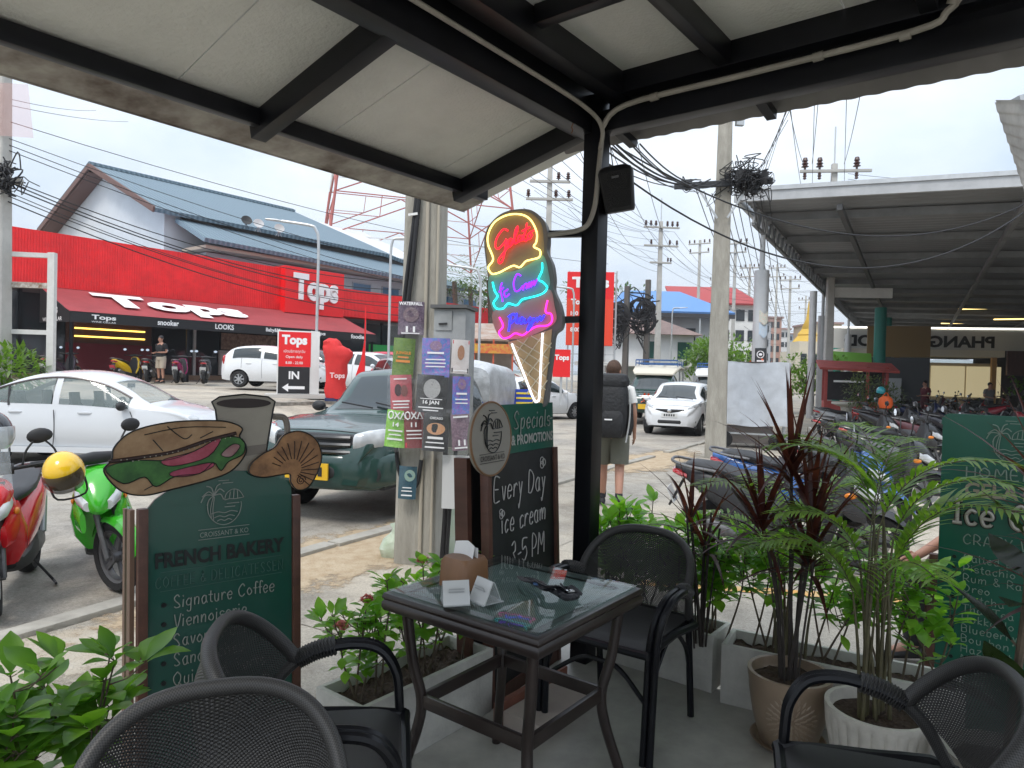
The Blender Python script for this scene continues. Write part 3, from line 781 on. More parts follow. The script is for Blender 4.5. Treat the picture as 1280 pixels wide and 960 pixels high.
for j,xx in enumerate([-6.5,-3,.6,4.2]):
 mb=MB();mb.bb((xx,-4.07,5.2),(xx+1.6,-4.01,6.4));fr=mb.build('window',MATS['grey_frame'],annex)
 mb=MB();mb.bb((xx+.07,-4.09,5.27),(xx+1.53,-4.075,6.33));mb.build('pane',MATS['bluish_pane'],fr)
mb=MB();mb.bb((-8.9,-5.3,6.45),(8.9,-5.1,6.62));mb.build('eave_board',MATS['brown_bargeboard'],annex)
mb=MB()
for z in(4.6,4.95,5.3):mb.bar((-8,-5.0,z),(8,-5.0,z),.05,.05)
for xx in range(-8,9,2):mb.bar((xx,-5.0,4.2),(xx,-5.0,6.5),.06,.06)
mb.build('balcony_rail',M_galv,annex)
for j,(px,py,cname,cc)in enumerate([(308,276,'black',(.03,.03,.03)),(323,280,'pale grey',(.5,.5,.5)),(349,286,'pale weathered',(.45,.45,.44))]):
 p=P(px,py,36+j);d=thing('satellite_dish',{0:'black satellite dish on the blue tiled roof',1:'pale grey satellite dish right beside the black one',2:'pale dish on tripod at the right end of the blue roof'}[j],'satellite dish',p,0.6,group='satellite dishes on the roof')
 mt=mat('dish_'+cname.replace(' ','_'),cc,.6)
 mb=MB();mb.lathe([(.02,.0),(.35,.05),(.62,.16),(.6,.18),(.33,.075),(.02,.03)],n=20,cap=False);mb.tf(Matrix.Rotation(R(65),4,'X'));mb.build('dish',mt,d);d.scale=(.44,.44,.44)
 mb=MB();mb.bar((0,.05,0),(0,.2,-.95),.06,.06);mb.bar((0,.1,-.3),(-.4,.1,-.95),.04,.04);mb.bar((0,.1,-.3),(.35,.1,-.95),.04,.04);mb.build('mount',mt,d)
sh=thing('shed_roof_building','low building with a pale blue sheet roof left of the supermarket','building',TF(-15,.8,-9),FROT)
mb=MB();mb.bb((-10,0,0),(8.2,8,5.2));mb.build('wall',M_wall,sh)
mb=MB();slab(mb,(-10.5,-1.5,5.3),(9.4,-1.5,5.3),(9.4,8.5,8.0),(-10.5,8.5,8.0),.1);mb.build('roof',MATS['pale_blue_roof_sheet'],sh)
# ================================================================== pylon sign with arrow
ip=ST(0,0);q=G(372,497,.57);pyl=thing('pylon_sign','red white and black pylon sign with an arrow at the lot entrance','sign',(q.x,q.y,.56),R(17))
mb=MB();mb.bb((-.62,-.16,.12),(.62,.16,2.06));mb.build('board',M_white,pyl,bevel=.01)
mb=MB();mb.bb((-.58,-.172,.96),(.36,-.162,2.02));mb.build('red_face',M_signred,pyl)
mb=MB();mb.bb((-.58,-.172,.14),(.34,-.162,.955));mb.build('black_face',mat('black_sign_face',(.015,.015,.017),.5),pyl)
mb=MB();add_text(mb,'Tops',(-.12,-.174,1.74),(1,0,0),(0,0,1),w=.74,h=.38,bold=.05,align='c');mb.build('shop_lettering',M_letter,pyl);mb=MB()
add_text(mb,'เปิดบริการทุกวัน',(-.12,-.174,1.42),(1,0,0),(0,0,1),w=.62,h=.12,align='c');add_text(mb,'Open daily',(-.12,-.174,1.25),(1,0,0),(0,0,1),w=.5,h=.10,bold=.01,align='c');add_text(mb,'8.00 - 22.00',(-.12,-.174,1.08),(1,0,0),(0,0,1),w=.5,h=.08,bold=.01,align='c')
mb.build('hours_lettering',M_letter,pyl);mb=MB();add_text(mb,'IN',(-.12,-.174,.70),(1,0,0),(0,0,1),h=.24,bold=.03,align='c');mb.build('in_lettering',M_letter,pyl);mb=MB()
mb.prism([(-.46,.32),(-.28,.45),(-.28,.365),(.2,.365),(.2,.275),(-.28,.275),(-.28,.19)],(0,-.178,0),(1,0,0),(0,0,1),.004);mb.build('arrow',M_letter,pyl)
mb=MB();mb.bb((-.95,-.45,0),(.95,.45,.115));mb.build('base',mat('white_concrete_base',(.5,.49,.46),.9),pyl)
lw=thing('rubble_kerb_wall','low broken concrete wall along the edge of the supermarket lot','wall',(q.x+.3,q.y-1.0,.0),-A30)
mb=MB();rnd=random.Random(4)
mb.grid(lambda u,v:(rnd.uniform(-.03,.03)-.12,-1.3+4.4*u,lin(-.1,.5,v)+rnd.uniform(-.04,.04)),18,3,smooth=False)
mb.grid(lambda u,v:(lin(-.12,.3,v),-1.3+4.4*u,.5+rnd.uniform(-.03,.03)),18,2,smooth=False)
mb.grid(lambda u,v:(.3+rnd.uniform(-.04,.04),-1.3+4.4*(1-u),lin(-.2,.5,v)),18,3,smooth=False);mb.build('rubble_face',mat('rubble',(.30,.28,.24),1,var=.35,scale=6,bump=.6),lw)
q2=P(419,498,20.2);rc=thing('covered_dancer','red cloth covered figure-like advertising tube beside pylon sign','tube figure',(q2.x,q2.y,.56),.2)
mb=MB();mb.sloft([(.08,0,0,.29,.28),(.3,.01,0,.31,.29),(.55,.0,0,.29,.28),(.8,.02,0,.31,.29),(1.1,.03,0,.32,.3),(1.28,.07,0,.40,.31),(1.42,.05,0,.42,.31),(1.52,.0,0,.36,.28),(1.6,-.09,0,.26,.24),(1.72,-.12,0,.22,.21),(1.8,-.12,0,.12,.12)],n=18,ax='z',e=2.3)
rr=random.Random(5);mb.v=[(x+rr.uniform(-.035,.035),y+rr.uniform(-.035,.035),z+rr.uniform(-.02,.02))for x,y,z in mb.v]
mb.build('cloth',mat('bright_red_cloth',(.62,.03,.03),.8,bump=.4,bscale=5,scale=3,var=.1),rc)
mb=MB();add_text(mb,'Tops',(.06,-.32,.72),(1,0,0),(.0,0,1),w=.42,bold=.03,align='c',lift=.02);mb.build('lettering',mat('faded_pink_letter',(.75,.55,.55),.7),rc)
mb=MB();mb.bb((-.28,-.26,0),(.28,.26,.085));mb.build('base',mat('dark_blue_base',(.02,.03,.1),.6),rc)
q3=P(455,480,22);fl=thing('feather_flag','narrow red feather flag on a thin red pole in the lot','flag',(q3.x,q3.y,.58),.3)
mb=MB();mb.tube([(0,0,0),(0,0,2.9)],.022,8);mb.build('pole',M_signred,fl)
mb=MB();mb.prism([(0,1.75),(-.03,1.75),(-.12,1.2),(-.38,.35),(-.33,.28),(0,.28)],(0,-.03,0),(1,0,0),(0,0,1),.008);mb.build('flag_cloth',M_signred,fl)
# ================================================================== white rusty frame at far left, and the left pole
q=P(62,555,15.5);fr=thing('rusty_frame','white rusty steel frame with two posts and crossbars','frame',(q.x,q.y,ZS+.55),.15)
m_rust=mat('rust_spotted_white',(.58,.57,.54),.7,c2=(.66,.65,.63),scale=9)
zt=P(62,316,15.5).z-fr.location.z
for xx in(0,-1.02):
 mb=MB();mb.bb((xx-.07,-.07,-.5),(xx+.07,.07,zt));mb.build('post',m_rust,fr)
for py in(319,415):
 z=P(30,py,15.5).z-fr.location.z;mb=MB();mb.bb((-.945,-.05,z-.05),(-.075,.05,z+.05));mb.build('crossbar',m_rust,fr)
z=P(30,355,15.5).z-fr.location.z;mb=MB();mb.bb((-.945,-.05,z-.09),(-.075,.05,z+.03));mb.build('rusted_crossbar',mat('flaking_rust_white',(.6,.58,.54),.8,c2=(.2,.11,.06),scale=14),fr)
# ================================================================== lattice tower
tw=thing('lattice_tower','tall red and white steel lattice tower behind the supermarket','tower',(P(512,400,62).x,62,.8),R(18))
m_tr,m_tw=mat('tower_red',(.42,.13,.11),.7),mat('tower_white',(.62,.62,.60),.6)
H0=30.0
def hw(z):return lin(8.6,5.4,z/H0)
lv=[0,3.5,7.2,10.8,14.2,17.4,20.4,23.2,26,28.6]
cn4=[(-1,-1),(1,-1),(1,1),(-1,1)]
for si in range(len(lv)-1):
 z0,z1=lv[si],lv[si+1];mb=MB();a,b=hw(z0),hw(z1)
 for k in range(4):
  c,d=cn4[k],cn4[(k+1)%4]
  A,B,Cc,D=Vector((c[0]*a,c[1]*a,z0)),Vector((d[0]*a,d[1]*a,z0)),Vector((c[0]*b,c[1]*b,z1)),Vector((d[0]*b,d[1]*b,z1))
  mb.bar(A,Cc,.15,.15);M_=(Cc+D)/2
  mb.bar(Cc,D,.075,.075);mb.bar(A,M_,.085,.085);mb.bar(B,M_,.085,.085)
  mb.bar((A+M_)/2,(A+Cc)/2,.05,.05);mb.bar((B+M_)/2,(B+D)/2,.05,.05);mb.bar((A+M_)/2,(Cc+M_)/2,.045,.045);mb.bar((B+M_)/2,(D+M_)/2,.045,.045)
 mb.build('lattice_section',m_tr if si%3!=2 else m_tw,tw)
# ================================================================== billboard
q=P(735,470,36);bb=thing('billboard','tall red billboard with white shop lettering behind the corner post','billboard',(q.x,q.y,.7),-.10)
z0=P(735,432,36).z-.7;z1=P(735,340,36).z-.7
mb=MB();mb.bb((-1.2,-.06,z0),(1.2,.06,z1));mb.build('panel',M_signred,bb)
mb=MB();mb.bb((-1.2,-.075,z0+.02),(1.2,-.065,z0+2.4));mb.build('orange_panel',mat('orange_red_face',(.80,.06,.02),.5),bb)
mb=MB();add_text(mb,'Tops',(0,-.08,z1-.62),(1,0,0),(0,0,1),w=1.9,h=.72,bold=.05,align='c',lift=.01)
add_text(mb,'Tops',(-.98,-.08,z1-1.78),(1,0,0),(0,0,1),w=.8,bold=.05,lift=.01)
for k_,t_ in enumerate(['100 m.','Open daily','8.00 - 22.00']):add_text(mb,t_,(-.98,-.08,z1-2.25-k_*.42),(1,0,0),(0,0,1),h=.22,bold=.03,lift=.01)
mb.build('lettering',M_letter,bb)
mb=MB()
for yy in(.3,.9):
 for xx in(-1.1,1.35):mb.bar((xx,yy,0),(xx,yy,z1+.1),.07,.07)
for k_ in range(14):
 z=k_*z1/13;mb.bar((1.35,.3,z),(1.35,.9,min(z+.45,z1)),.04,.04);mb.bar((-1.1,.3,z),(1.35,.3,z),.04,.04)
mb.build('scaffold',M_galv,bb)
# ================================================================== cars
M_tyre=mat('tyre_rubber',(.018,.018,.019),.85,bump=.3,bscale=80,scale=10)
M_alloy=mat('alloy_rim',(.45,.46,.47),.35,metal=.7)
M_trim=mat('black_plastic_trim',(.018,.018,.02),.6)
M_carglass=mat('car_glass',(.02,.028,.03),.04,spec=.8)
M_head=mat('clear_headlamp',(.62,.64,.65),.05,c2=(.40,.42,.44),scale=9,coat=1.0,detail=1.0)
M_tail=mat('red_tail_lamp',(.45,.012,.015),.12,coat=1.0)
M_amber=mat('amber_lens',(.75,.22,.02),.2)
M_chrome=mat('chrome',(.75,.75,.76),.12,metal=1.0)
M_plate=mat('plate_white',(.66,.67,.66),.5)
M_plate_y=mat('plate_yellow',(.75,.45,.02),.5)
M_plate_r=mat('plate_red',(.55,.05,.08),.5)
def paint(n,c,rough=.22,metal=.0):return mat('paint_'+n,c,rough,metal,coat=.6)
def wheel(parent,x,y,r,wd,side,name='wheel',spokes=7,rim=M_alloy):
 mb=MB();mb.lathe([(r*.62,-wd/2),(r*.9,-wd/2),(r*.985,-wd*.36),(r,-wd*.15),(r,wd*.15),(r*.985,wd*.36),(r*.9,wd/2),(r*.62,wd/2),(r*.62,-wd/2)],(x,y,r),n=28,axis='Y',cap=False)
 wl=mb.build(name,M_tyre,parent)
 mb=MB();yo=y+side*wd*.40;yi=y+side*wd*.2
 mb.lathe([(r*.63,yo-y),(r*.57,yo-y),(r*.55,yi-y)],(x,y,r),n=28,axis='Y',cap=False)
 for k in range(spokes):
  a=2*PI*k/spokes;mb.bar((x,yo-side*.012,r),(x+r*.6*math.cos(a),yo-side*.012,r+r*.6*math.sin(a)),r*.15,.03,up=(0,1,0))
 mb.lathe([(r*.16,-.02),(r*.16,.012)],(x,yo,r),n=14,axis='Y');mb.build('rim',rim,wl)
 mb=MB();mb.lathe([(.001,0),(r*.56,0)],(x,yi-side*.04,r),n=20,axis='Y',cap=False);mb.build('brake_disc',M_trim,wl)
 return wl
def make_car(name,label,cat,loc,rz,pm,prof,belt,hwid,roofw,L_,wb,wr,sill=.24,side_win=None,shield=None,backlight=None,group=None,
open_glass=False,doors=(),hood=None,rim=M_alloy,glass=M_carglass,cap=None,arch=1.16,spokes=7):
 """x forward; prof z_top(x), belt z(x), hwid half-width(x), roofw roof half-width factor"""
 t=thing(name,label,cat,loc,rz,group)
 x0,x1=-L_/2,L_/2;NX=84
 xs=[lin(x0,x1,k/NX)for k in range(NX+1)]
 extra=sorted(set([wb[0]-wr*arch,wb[0]+wr*arch,wb[1]-wr*arch,wb[1]+wr*arch]))
 xs=sorted(set([round(v,4)for v in xs+extra]))
 NB,NR=7,8
 def sect(x,out=0.0):
  zt=sinterp(prof,x);zb=min(sinterp(belt,x),zt-.015);w_=sinterp(hwid,x)
  zs=sill+.05*max(0,(abs(x)-L_*.42)/(L_*.08))
  for xc in wb:
   dx=abs(x-xc)
   if dx<wr*arch:zs=max(zs,wr+math.sqrt((wr*arch)**2-dx*dx))
  zs=min(zs,zb-.06)
  h=zt-zb;wrf=lin(w_*.97,min(w_*.97,roofw),min(1,h/.32))
  pts=[]
  for k in range(NB+1):
   f=k/NB;z=lin(zs,zb,f);zz=(z-sill)/max(.1,zb-sill)
   pts.append((w_*(1-.09*max(0,.45-zz)**1.5*4-.05*max(0,zz-.55)**2*5)+out,z))
  yb=pts[-1][0]
  for k in range(1,NR+1):
   f=k/NR;yy=lin(yb,wrf,f)+.035*math.sin(PI*f)*min(1,h/.3);pts.append((yy+out,lin(zb,zt-.05*min(1,h/.2),f)if k<NR else zt-.05*min(1,h/.2)))
  ye=pts[-1][0]
  for k in range(1,6):
   f=k/5;pts.append((ye*(1-f),zt-.05*min(1,h/.2)*(1-f)**2+out))
  return pts
 NP=NB+1+NR+5
 secs=[sect(x)for x in xs]
 def in_side(x):return side_win and any(a<=x<=b for a,b in side_win)
 mb=MB();mb.smooth=True
 left=[mb.verts([(x,y,z)for y,z in s])for x,s in zip(xs,secs)]
 right=[mb.verts([(x,-y,z)for y,z in s])for x,s in zip(xs,secs)]
 for j in range(len(xs)-1):
  xm=(xs[j]+xs[j+1])/2
  for k in range(NP-1):
   if open_glass:
    if in_side(xm)and NB+1<=k<NB+NR-1:continue
    if shield and shield[0]<xm<shield[1]and k>=NB+NR+1:continue
    if backlight and backlight[0]<xm<backlight[1]and k>=NB+NR+1:continue
   mb.face((left[j]+k,left[j+1]+k,left[j+1]+k+1,left[j]+k+1))
   mb.face((right[j]+k,right[j]+k+1,right[j+1]+k+1,right[j+1]+k))
 for e,fl in((0,1),(len(xs)-1,0)):
  a=[left[e]+k for k in range(NP)];b=[right[e]+k for k in range(NP-1)]
  lp=a+list(reversed(b));mb.face(lp if fl else list(reversed(lp)))
 body=mb.build('body',pm,t,angle=50)
 mb=MB();mb.bb((x0+.25,-max(h for _,h in hwid)*.86,sill-.02),(x1-.25,max(h for _,h in hwid)*.86,sill+.05))
 for xc in wb:mb.bb((xc-wr*1.2,-max(h for _,h in hwid)*.70,sill),(xc+wr*1.2,max(h for _,h in hwid)*.70,wr*2.2))
 mb.build('underbody',M_trim,t)
 def gl(name,xa,xb,k0,k1,both,off=.006):
  for sgn in((1,-1)if both else(1,)):
   q=[x for x in xs if xa<x<xb];q=[xa]+q+[xb];mb=MB();mb.smooth=True;rows=[]
   for x in q:
    s_=sect(x,off if not open_glass else .003)
    if both:rows.append(mb.verts([(x,sgn*s_[k][0],s_[k][1])for k in range(k0,k1+1)]))
    else:rows.append(mb.verts([(x,y,z)for y,z in s_[k0:k1+1]]+[(x,-y,z)for y,z in reversed(s_[k0:k1])]))
   n_=(k1-k0)if both else 2*(k1-k0)
   for j in range(len(q)-1):
    for k in range(n_):
     f=(rows[j]+k,rows[j+1]+k,rows[j+1]+k+1,rows[j]+k+1)
     mb.face(f if sgn==1 else tuple(reversed(f)))
   mb.build(name,glass,t,angle=60)
 if side_win:
  for a,b in side_win:gl('side_window',a,b,NB+1,NB+NR-1,True)
 if shield:gl('windscreen',shield[0],shield[1],NB+NR+1,NP-1,False)
 if backlight:gl('rear_window',backlight[0],backlight[1],NB+NR+1,NP-1,False)
 mb=MB()
 for x in doors:
  for s in(1,-1):mb.tube([(x,s*(y+.001),z)for y,z in sect(x)[1:NB+2]],.0055,4)
 if hood:
  for s in(1,-1):mb.tube([(lin(hood[0],hood[1],k/14),s*sect(lin(hood[0],hood[1],k/14))[NB+NR-1][0],sect(lin(hood[0],hood[1],k/14))[NB+NR-1][1]+.001)for k in range(15)],.0055,4)
  e_=sect(hood[1])[NB+NR-1:];mb.tube([(hood[1],y,z+.001)for y,z in e_]+[(hood[1],-y,z+.001)for y,z in reversed(e_)],.006,4)
 if doors:mb.build('shut_lines',M_trim,t)
 for xc in wb:
  w_=sinterp(hwid,xc)
  for sd in(1,-1):wheel(t,xc,sd*(w_-.115),wr,.20,sd,rim=rim,spokes=spokes)
 t_sect=lambda x:sect(x)
 return t,sect,NB,NR
def decal(t,name,m,sect,pts,sgn=1,off=.004,NBi=7):
 """patch on the flank: list of (x, f) quads with f in 0..1 between sill line and belt"""
 pass
def car_mirrors(t,x,y,z,m):
 for s in(1,-1):
  mb=MB();mb.ball((x,s*(y+.10),z),.1,12,8,(.65,1.05,.72));mb.bar((x-.0,s*(y-.03),z-.03),(x,s*(y+.06),z-.02),.05,.03);mb.build('mirror',m,t)
def car_handles(t,xs_,y,z,m):
 for x in xs_:
  for s in(1,-1):
   mb=MB();mb.sloft([(x-.11,s*y,z,.008,.012),(x-.08,s*(y+.02),z+.004,.014,.017),(x+.06,s*(y+.02),z+.004,.014,.017),(x+.1,s*y,z,.008,.012)],n=8);mb.build('door_handle',m,t)
def seam(t,pts,m=M_trim,r=.006,name='door_seam'):
 mb=MB();mb.tube(pts,r,4);return mb.build(name,m,t)
# ---- silver white sedan (front left)
pm=paint('silver_white',(.60,.62,.64),.25)
q=G(100,575);HD=0.16
sed_prof=[(-2.0,.72),(-1.95,.98),(-1.7,1.06),(-1.2,1.28),(-.7,1.46),(-.2,1.52),(.2,1.48),(.62,1.32),(1.12,1.03),(1.4,.95),(1.7,.83),(1.92,.66),(2.0,.55)]
sed_belt=[(-2.0,.70),(-1.6,.97),(-.8,.93),(.6,.90),(1.12,.90),(1.6,.82),(2.0,.52)]
sed_w=[(-2.0,.60),(-1.9,.76),(-1.4,.83),(0,.845),(1.3,.83),(1.75,.70),(2.0,.46)]
clear_glass=mat('light_tint_glass',(.45,.55,.54),.02,alpha=.28,spec=.9)
sedan,sect,NB,NR=make_car('sedan','silver white sedan driving past on the street, seen from the side','car',(-6.85,11.55,ZS),R(3),pm,sed_prof,sed_belt,sed_w,.60,4.0,(-1.24,1.30),.30,
side_win=[(-1.30,-.30),(-.18,.86)],shield=(.50,1.08),backlight=(-1.5,-.8),open_glass=True,glass=clear_glass,spokes=9)
car_handles(sedan,(-.82,.22),.815,.86,pm);car_mirrors(sedan,.80,.80,.98,M_trim)
for s in(-1,):
 yy=-.845
 seam(sedan,cr_([(-.24,yy,.28),(-.22,yy-.004,.6),(-.24,yy+.01,.9)],4));seam(sedan,cr_([(-1.28,yy+.02,.93),(-1.02,yy-.0,.7),(-.98,yy,.62)],4));seam(sedan,cr_([(.95,yy+.0,.28),(1.0,yy-.0,.6),(.9,yy+.02,.9)],4))
 mb=MB();mb.bb((-1.0,-.852,.24),(.95,-.80,.33));mb.build('side_skirt',pm,sedan)
mb=MB();mb.bar((-.93,-.80,.96),(-.98,-.70,1.26),.03,.02);mb.build('quarter_bar',M_trim,sedan)
mb=MB();mb.tube(cr_([(p,-(sect(p)[NB+NR-1][0]+.008),sect(p)[NB+NR-1][1])for p in(-1.3,-.9,-.5,-.1,.3,.6,.86)],4),.016,5);mb.build('rain_visor',mat('smoke_visor',(.09,.07,.07),.3),sedan)
for s in(1,-1):
 mb=MB();mb.ball((1.68,s*.56,.77),.2,12,8,(.9,.55,.42));mb.build('headlight',M_head,sedan)
 mb=MB();mb.ball((-1.9,s*.60,.86),.16,12,8,(.5,.7,.75));mb.build('tail_light',M_tail,sedan)
cab=mat('cabin_fabric',(.05,.05,.055),.9)
for x in(.1,-.75):
 for y in(.36,-.36):
  mb=MB();mb.sloft([(.35,x,y,.22,.22),(.5,x,y,.24,.23)],ax='z');mb.sloft([(.5,x-.18,y,.09,.22),(.9,x-.26,y,.07,.21),(1.0,x-.28,y,.05,.12),(1.16,x-.3,y,.05,.11)],ax='z');mb.build('seat',cab,sedan)
mb=MB();mb.bb((.62,-.72,.5),(1.05,.72,.93));mb.build('dashboard',cab,sedan)
mb=MB();mb.tube([(.50+.06*math.cos(a),-.36+.18*math.sin(a),.92+.17*math.cos(a))for a in[2*PI*k/18 for k in range(18)]],.016,6,closed=True);mb.bar((.5,-.36,.92),(.68,-.36,.84),.05,.04);mb.bar((.5,-.52,.92),(.5,-.2,.92),.03,.03);mb.build('steering_wheel',M_trim,sedan)
mb=MB();mb.box((.52,0,1.28),(.03,.2,.07));mb.tube([(.52,0,1.25),(.52,0,1.02)],.004,4);mb.ball((.52,0,1.04),.03,8,6,(1,1,1.8));mb.build('rear_view_mirror',M_trim,sedan)
# ---- dark green pickup parked beyond the near pole
pg=paint('dark_green',(.012,.045,.038),.2)
pk_prof=[(-2.6,.98),(-2.55,1.06),(-1.0,1.08),(-.86,1.62),(-.6,1.74),(.2,1.76),(.55,1.66),(1.10,1.20),(1.6,1.15),(2.2,1.08),(2.52,.98),(2.6,.72)]
pk_belt=[(-2.6,.97),(-1.0,1.03),(1.0,1.08),(1.6,1.09),(2.3,1.0),(2.6,.70)]
pk_w=[(-2.6,.86),(-1,.90),(1,.92),(1.9,.91),(2.35,.80),(2.6,.60)]
PKL=Vector((-1.37,9.62,ZS));PKR=R(-107)
pk,sect,NB,NR=make_car('pickup_truck','dark green pickup truck parked behind the poster pole','pickup truck',PKL,PKR,pg,pk_prof,pk_belt,pk_w,.66,5.2,(-1.62,1.55),.385,sill=.42,
side_win=[(-.80,-.1),(.0,.95)],shield=(.56,1.08),backlight=(-1.0,-.86),spokes=6,doors=(-.9,-.05,1.02),hood=(1.14,2.42))
pk.scale=(.94,.94,.95)
car_mirrors(pk,.86,.92,1.22,M_trim);car_handles(pk,(-.6,.3),.895,1.0,pg)
for z in(.98,.90,.82):
 mb=MB();mb.tube(cr_([(2.60-.06*abs(y)-.16*max(0,abs(y)-.3),y,z)for y in(-.46,-.3,0,.3,.46)],4),.026,6);mb.build('grille_bar',mat('dark_chrome',(.045,.047,.05),.3,metal=.4),pk)
mb=MB();mb.sloft([(-.5,2.47,.90,.07,.115),(0,2.54,.90,.07,.125),(.5,2.47,.90,.07,.115)],ax='y',n=12);mb.build('grille',M_trim,pk)
for s in(1,-1):
 mb=MB();mb.sloft([(s*.50,2.47,.93,.10,.10),(s*.62,2.42,.95,.13,.115),(s*.76,2.26,.97,.16,.115),(s*.885,2.02,1.0,.11,.08)],ax='y',n=12);mb.build('headlight',M_head,pk)
 mb=MB();mb.lathe([(.1,-.02),(.1,.02),(.07,.03),(.055,.0)],(0,0,0),n=16,axis='X');mb.tf(Matrix.Translation((2.445,s*.68,.58))@Matrix.Rotation(s*R(18),4,'Z'));mb.build('fog_lamp',M_trim,pk)
mb=MB();mb.sloft([(-.925,2.02,.64,.10,.15,3),(-.86,2.20,.63,.12,.18,3),(-.7,2.40,.60,.10,.20,3),(-.35,2.53,.60,.09,.20,3),(0,2.56,.60,.09,.20,3),(.35,2.53,.60,.09,.20,3),(.7,2.40,.60,.10,.20,3),(.86,2.20,.63,.12,.18,3),(.925,2.02,.64,.10,.15,3)],ax='y',n=20);mb.build('bumper',pg,pk)
mb=MB();mb.sloft([(-.46,2.47,.60,.07,.09),(-.3,2.56,.60,.07,.10),(0,2.615,.60,.06,.10),(.3,2.56,.60,.07,.10),(.46,2.47,.60,.07,.09)],ax='y',n=10);mb.build('lower_grille',M_trim,pk)
mb=MB();mb.bb((2.66,-.02-.26,.52),(2.68,.26,.70));mb.build('number_plate',M_plate_y,pk)
mb=MB()
for k in range(5):mb.bb((2.683,-.2+k*.085,.56),(2.686,-.15+k*.085,.66))
mb.build('plate_marks',M_trim,pk)
mb=MB();mb.tube([(.62,.4,1.655),(.7,.1,1.60),(.72,-.5,1.50)],.012,5)if False else mb.tube([(1.10,.45,1.225),(1.02,-.05,1.30)],.012,5);mb.tube([(1.12,-.05,1.235),(1.04,-.55,1.29)],.012,5);mb.build('wiper',M_trim,pk)
mb=MB();mb.sloft([(-2.5,0,1.34,.86,.30),(-2.3,0,1.45,.88,.42),(-1.2,0,1.5,.86,.44),(-1.05,0,1.45,.84,.38)],n=20,e=5)
mb.build('bed_cover',mat('crumpled_silver_sheet',(.50,.51,.52),.35,metal=.4,bump=.9,bscale=6,scale=5,var=.2),pk)
# ---- white small hatchback coming up the street
pw=paint('white',(.74,.76,.78),.22)
hb_prof=[(-1.9,.9),(-1.82,1.15),(-1.5,1.42),(-1.0,1.51),(-.3,1.52),(.2,1.45),(.55,1.28),(.95,1.02),(1.3,.98),(1.65,.88),(1.85,.74),(1.9,.6)]
hb_belt=[(-1.9,.86),(-1.2,1.0),(.5,.93),(.95,.92),(1.5,.87),(1.9,.56)]
hb_w=[(-1.9,.66),(-1.7,.80),(-1,.845),(.8,.845),(1.4,.80),(1.72,.68),(1.9,.50)]
q=G(846,546)
def hatch(name,label,loc,rz,pmn,group=None,sidew=[(-1.45,-.45),(-.33,.66)],**k):
 t,sect,NB,NR=make_car(name,label,'car',loc,rz,pmn,hb_prof,hb_belt,hb_w,.60,3.8,(-1.2,1.22),.30,side_win=sidew,shield=(.28,.90),backlight=(-1.8,-1.45),group=group,doors=(-1.12,-.39,.80),hood=(.97,1.70),**k)
 car_mirrors(t,.60,.82,1.0,pmn);car_handles(t,(-.85,.1),.825,.86,pmn)
 for s in(1,-1):
  mb=MB();mb.sloft([(s*.48,1.74,.74,.07,.07),(s*.6,1.66,.78,.10,.10),(s*.70,1.50,.83,.14,.095),(s*.785,1.28,.87,.09,.06)],ax='y',n=12);mb.build('headlight',M_head,t)
  mb=MB();mb.ball((-1.80,s*.66,.96),.14,12,8,(.45,.7,1.3));mb.build('tail_light',M_tail,t)
  mb=MB();mb.sloft([(s*.47,1.80,.42,.03,.05),(s*.58,1.76,.43,.05,.075),(s*.70,1.64,.44,.04,.06)],ax='y',n=12);mb.build('fog_lamp',M_trim,t)
 mb=MB();mb.sloft([(-.40,1.815,.72,.035,.035),(0,1.875,.70,.035,.055),(.40,1.815,.72,.035,.035)],ax='y',n=12);mb.build('grille',M_trim,t)
 mb=MB();mb.sloft([(-.40,1.815,.40,.06,.045),(-.3,1.85,.40,.06,.075),(.3,1.85,.40,.06,.075),(.40,1.815,.40,.06,.045)],ax='y',n=12);mb.build('lower_grille',M_trim,t)
 mb=MB();mb.lathe([(.055,0),(.055,.02),(.03,.03)],(1.905,0,.71),n=14,axis='X');mb.build('badge',M_chrome,t)
 mb=MB();mb.bb((1.905,-.22,.53),(1.92,.22,.65));mb.build('number_plate',M_plate,t)
 mb=MB();[mb.bb((1.921,-.15+k_*.065,.56),(1.923,-.11+k_*.065,.62))for k_ in range(5)];mb.build('plate_marks',M_trim,t)
 return t
swift=hatch('hatchback','white hatchback facing the camera on the street beside the concrete pole',(q.x+.55,q.y+1.9,ZS),R(-113),pw)
mb=MB();mb.tube([(.98,.5,1.03),(.88,0,1.09)],.012,5);mb.tube([(.98,.05,1.04),(.88,-.5,1.08)],.012,5);mb.build('wiper',M_trim,swift)
# ---- cars in the supermarket lot
yar=hatch('hatchback','white hatchback parked in the lot behind the pylon sign, red tail lamp towards us',(-8.4,25.3,.74),R(-2),pw)
q=P(470,480,26);suv=hatch('hatchback','white car parked in the lot between red cloth figure and feather flag',(-5.0,25.5,.62),R(-28),pw)
q=P(640,480,27);sv2=hatch('hatchback','silver car in the lot behind the feather flag',(-3.3,22.6,.40),R(-60),paint('silver',(.42,.43,.44),.25,.3))
rcar=hatch('hatchback','red car in the lot beside the green hoarding',(-5.0,30.5,.78),R(-20),paint('red',(.5,.02,.05),.2))
dcar=hatch('hatchback','dark grey car tucked behind the white parked hatchback',(-8.0,28.6,.78),R(-10),paint('dark_grey',(.06,.06,.07),.25))
wcar=hatch('hatchback','white car parked beyond the ice cream cone sign',(.9,25.5,ZS),R(40),pw)
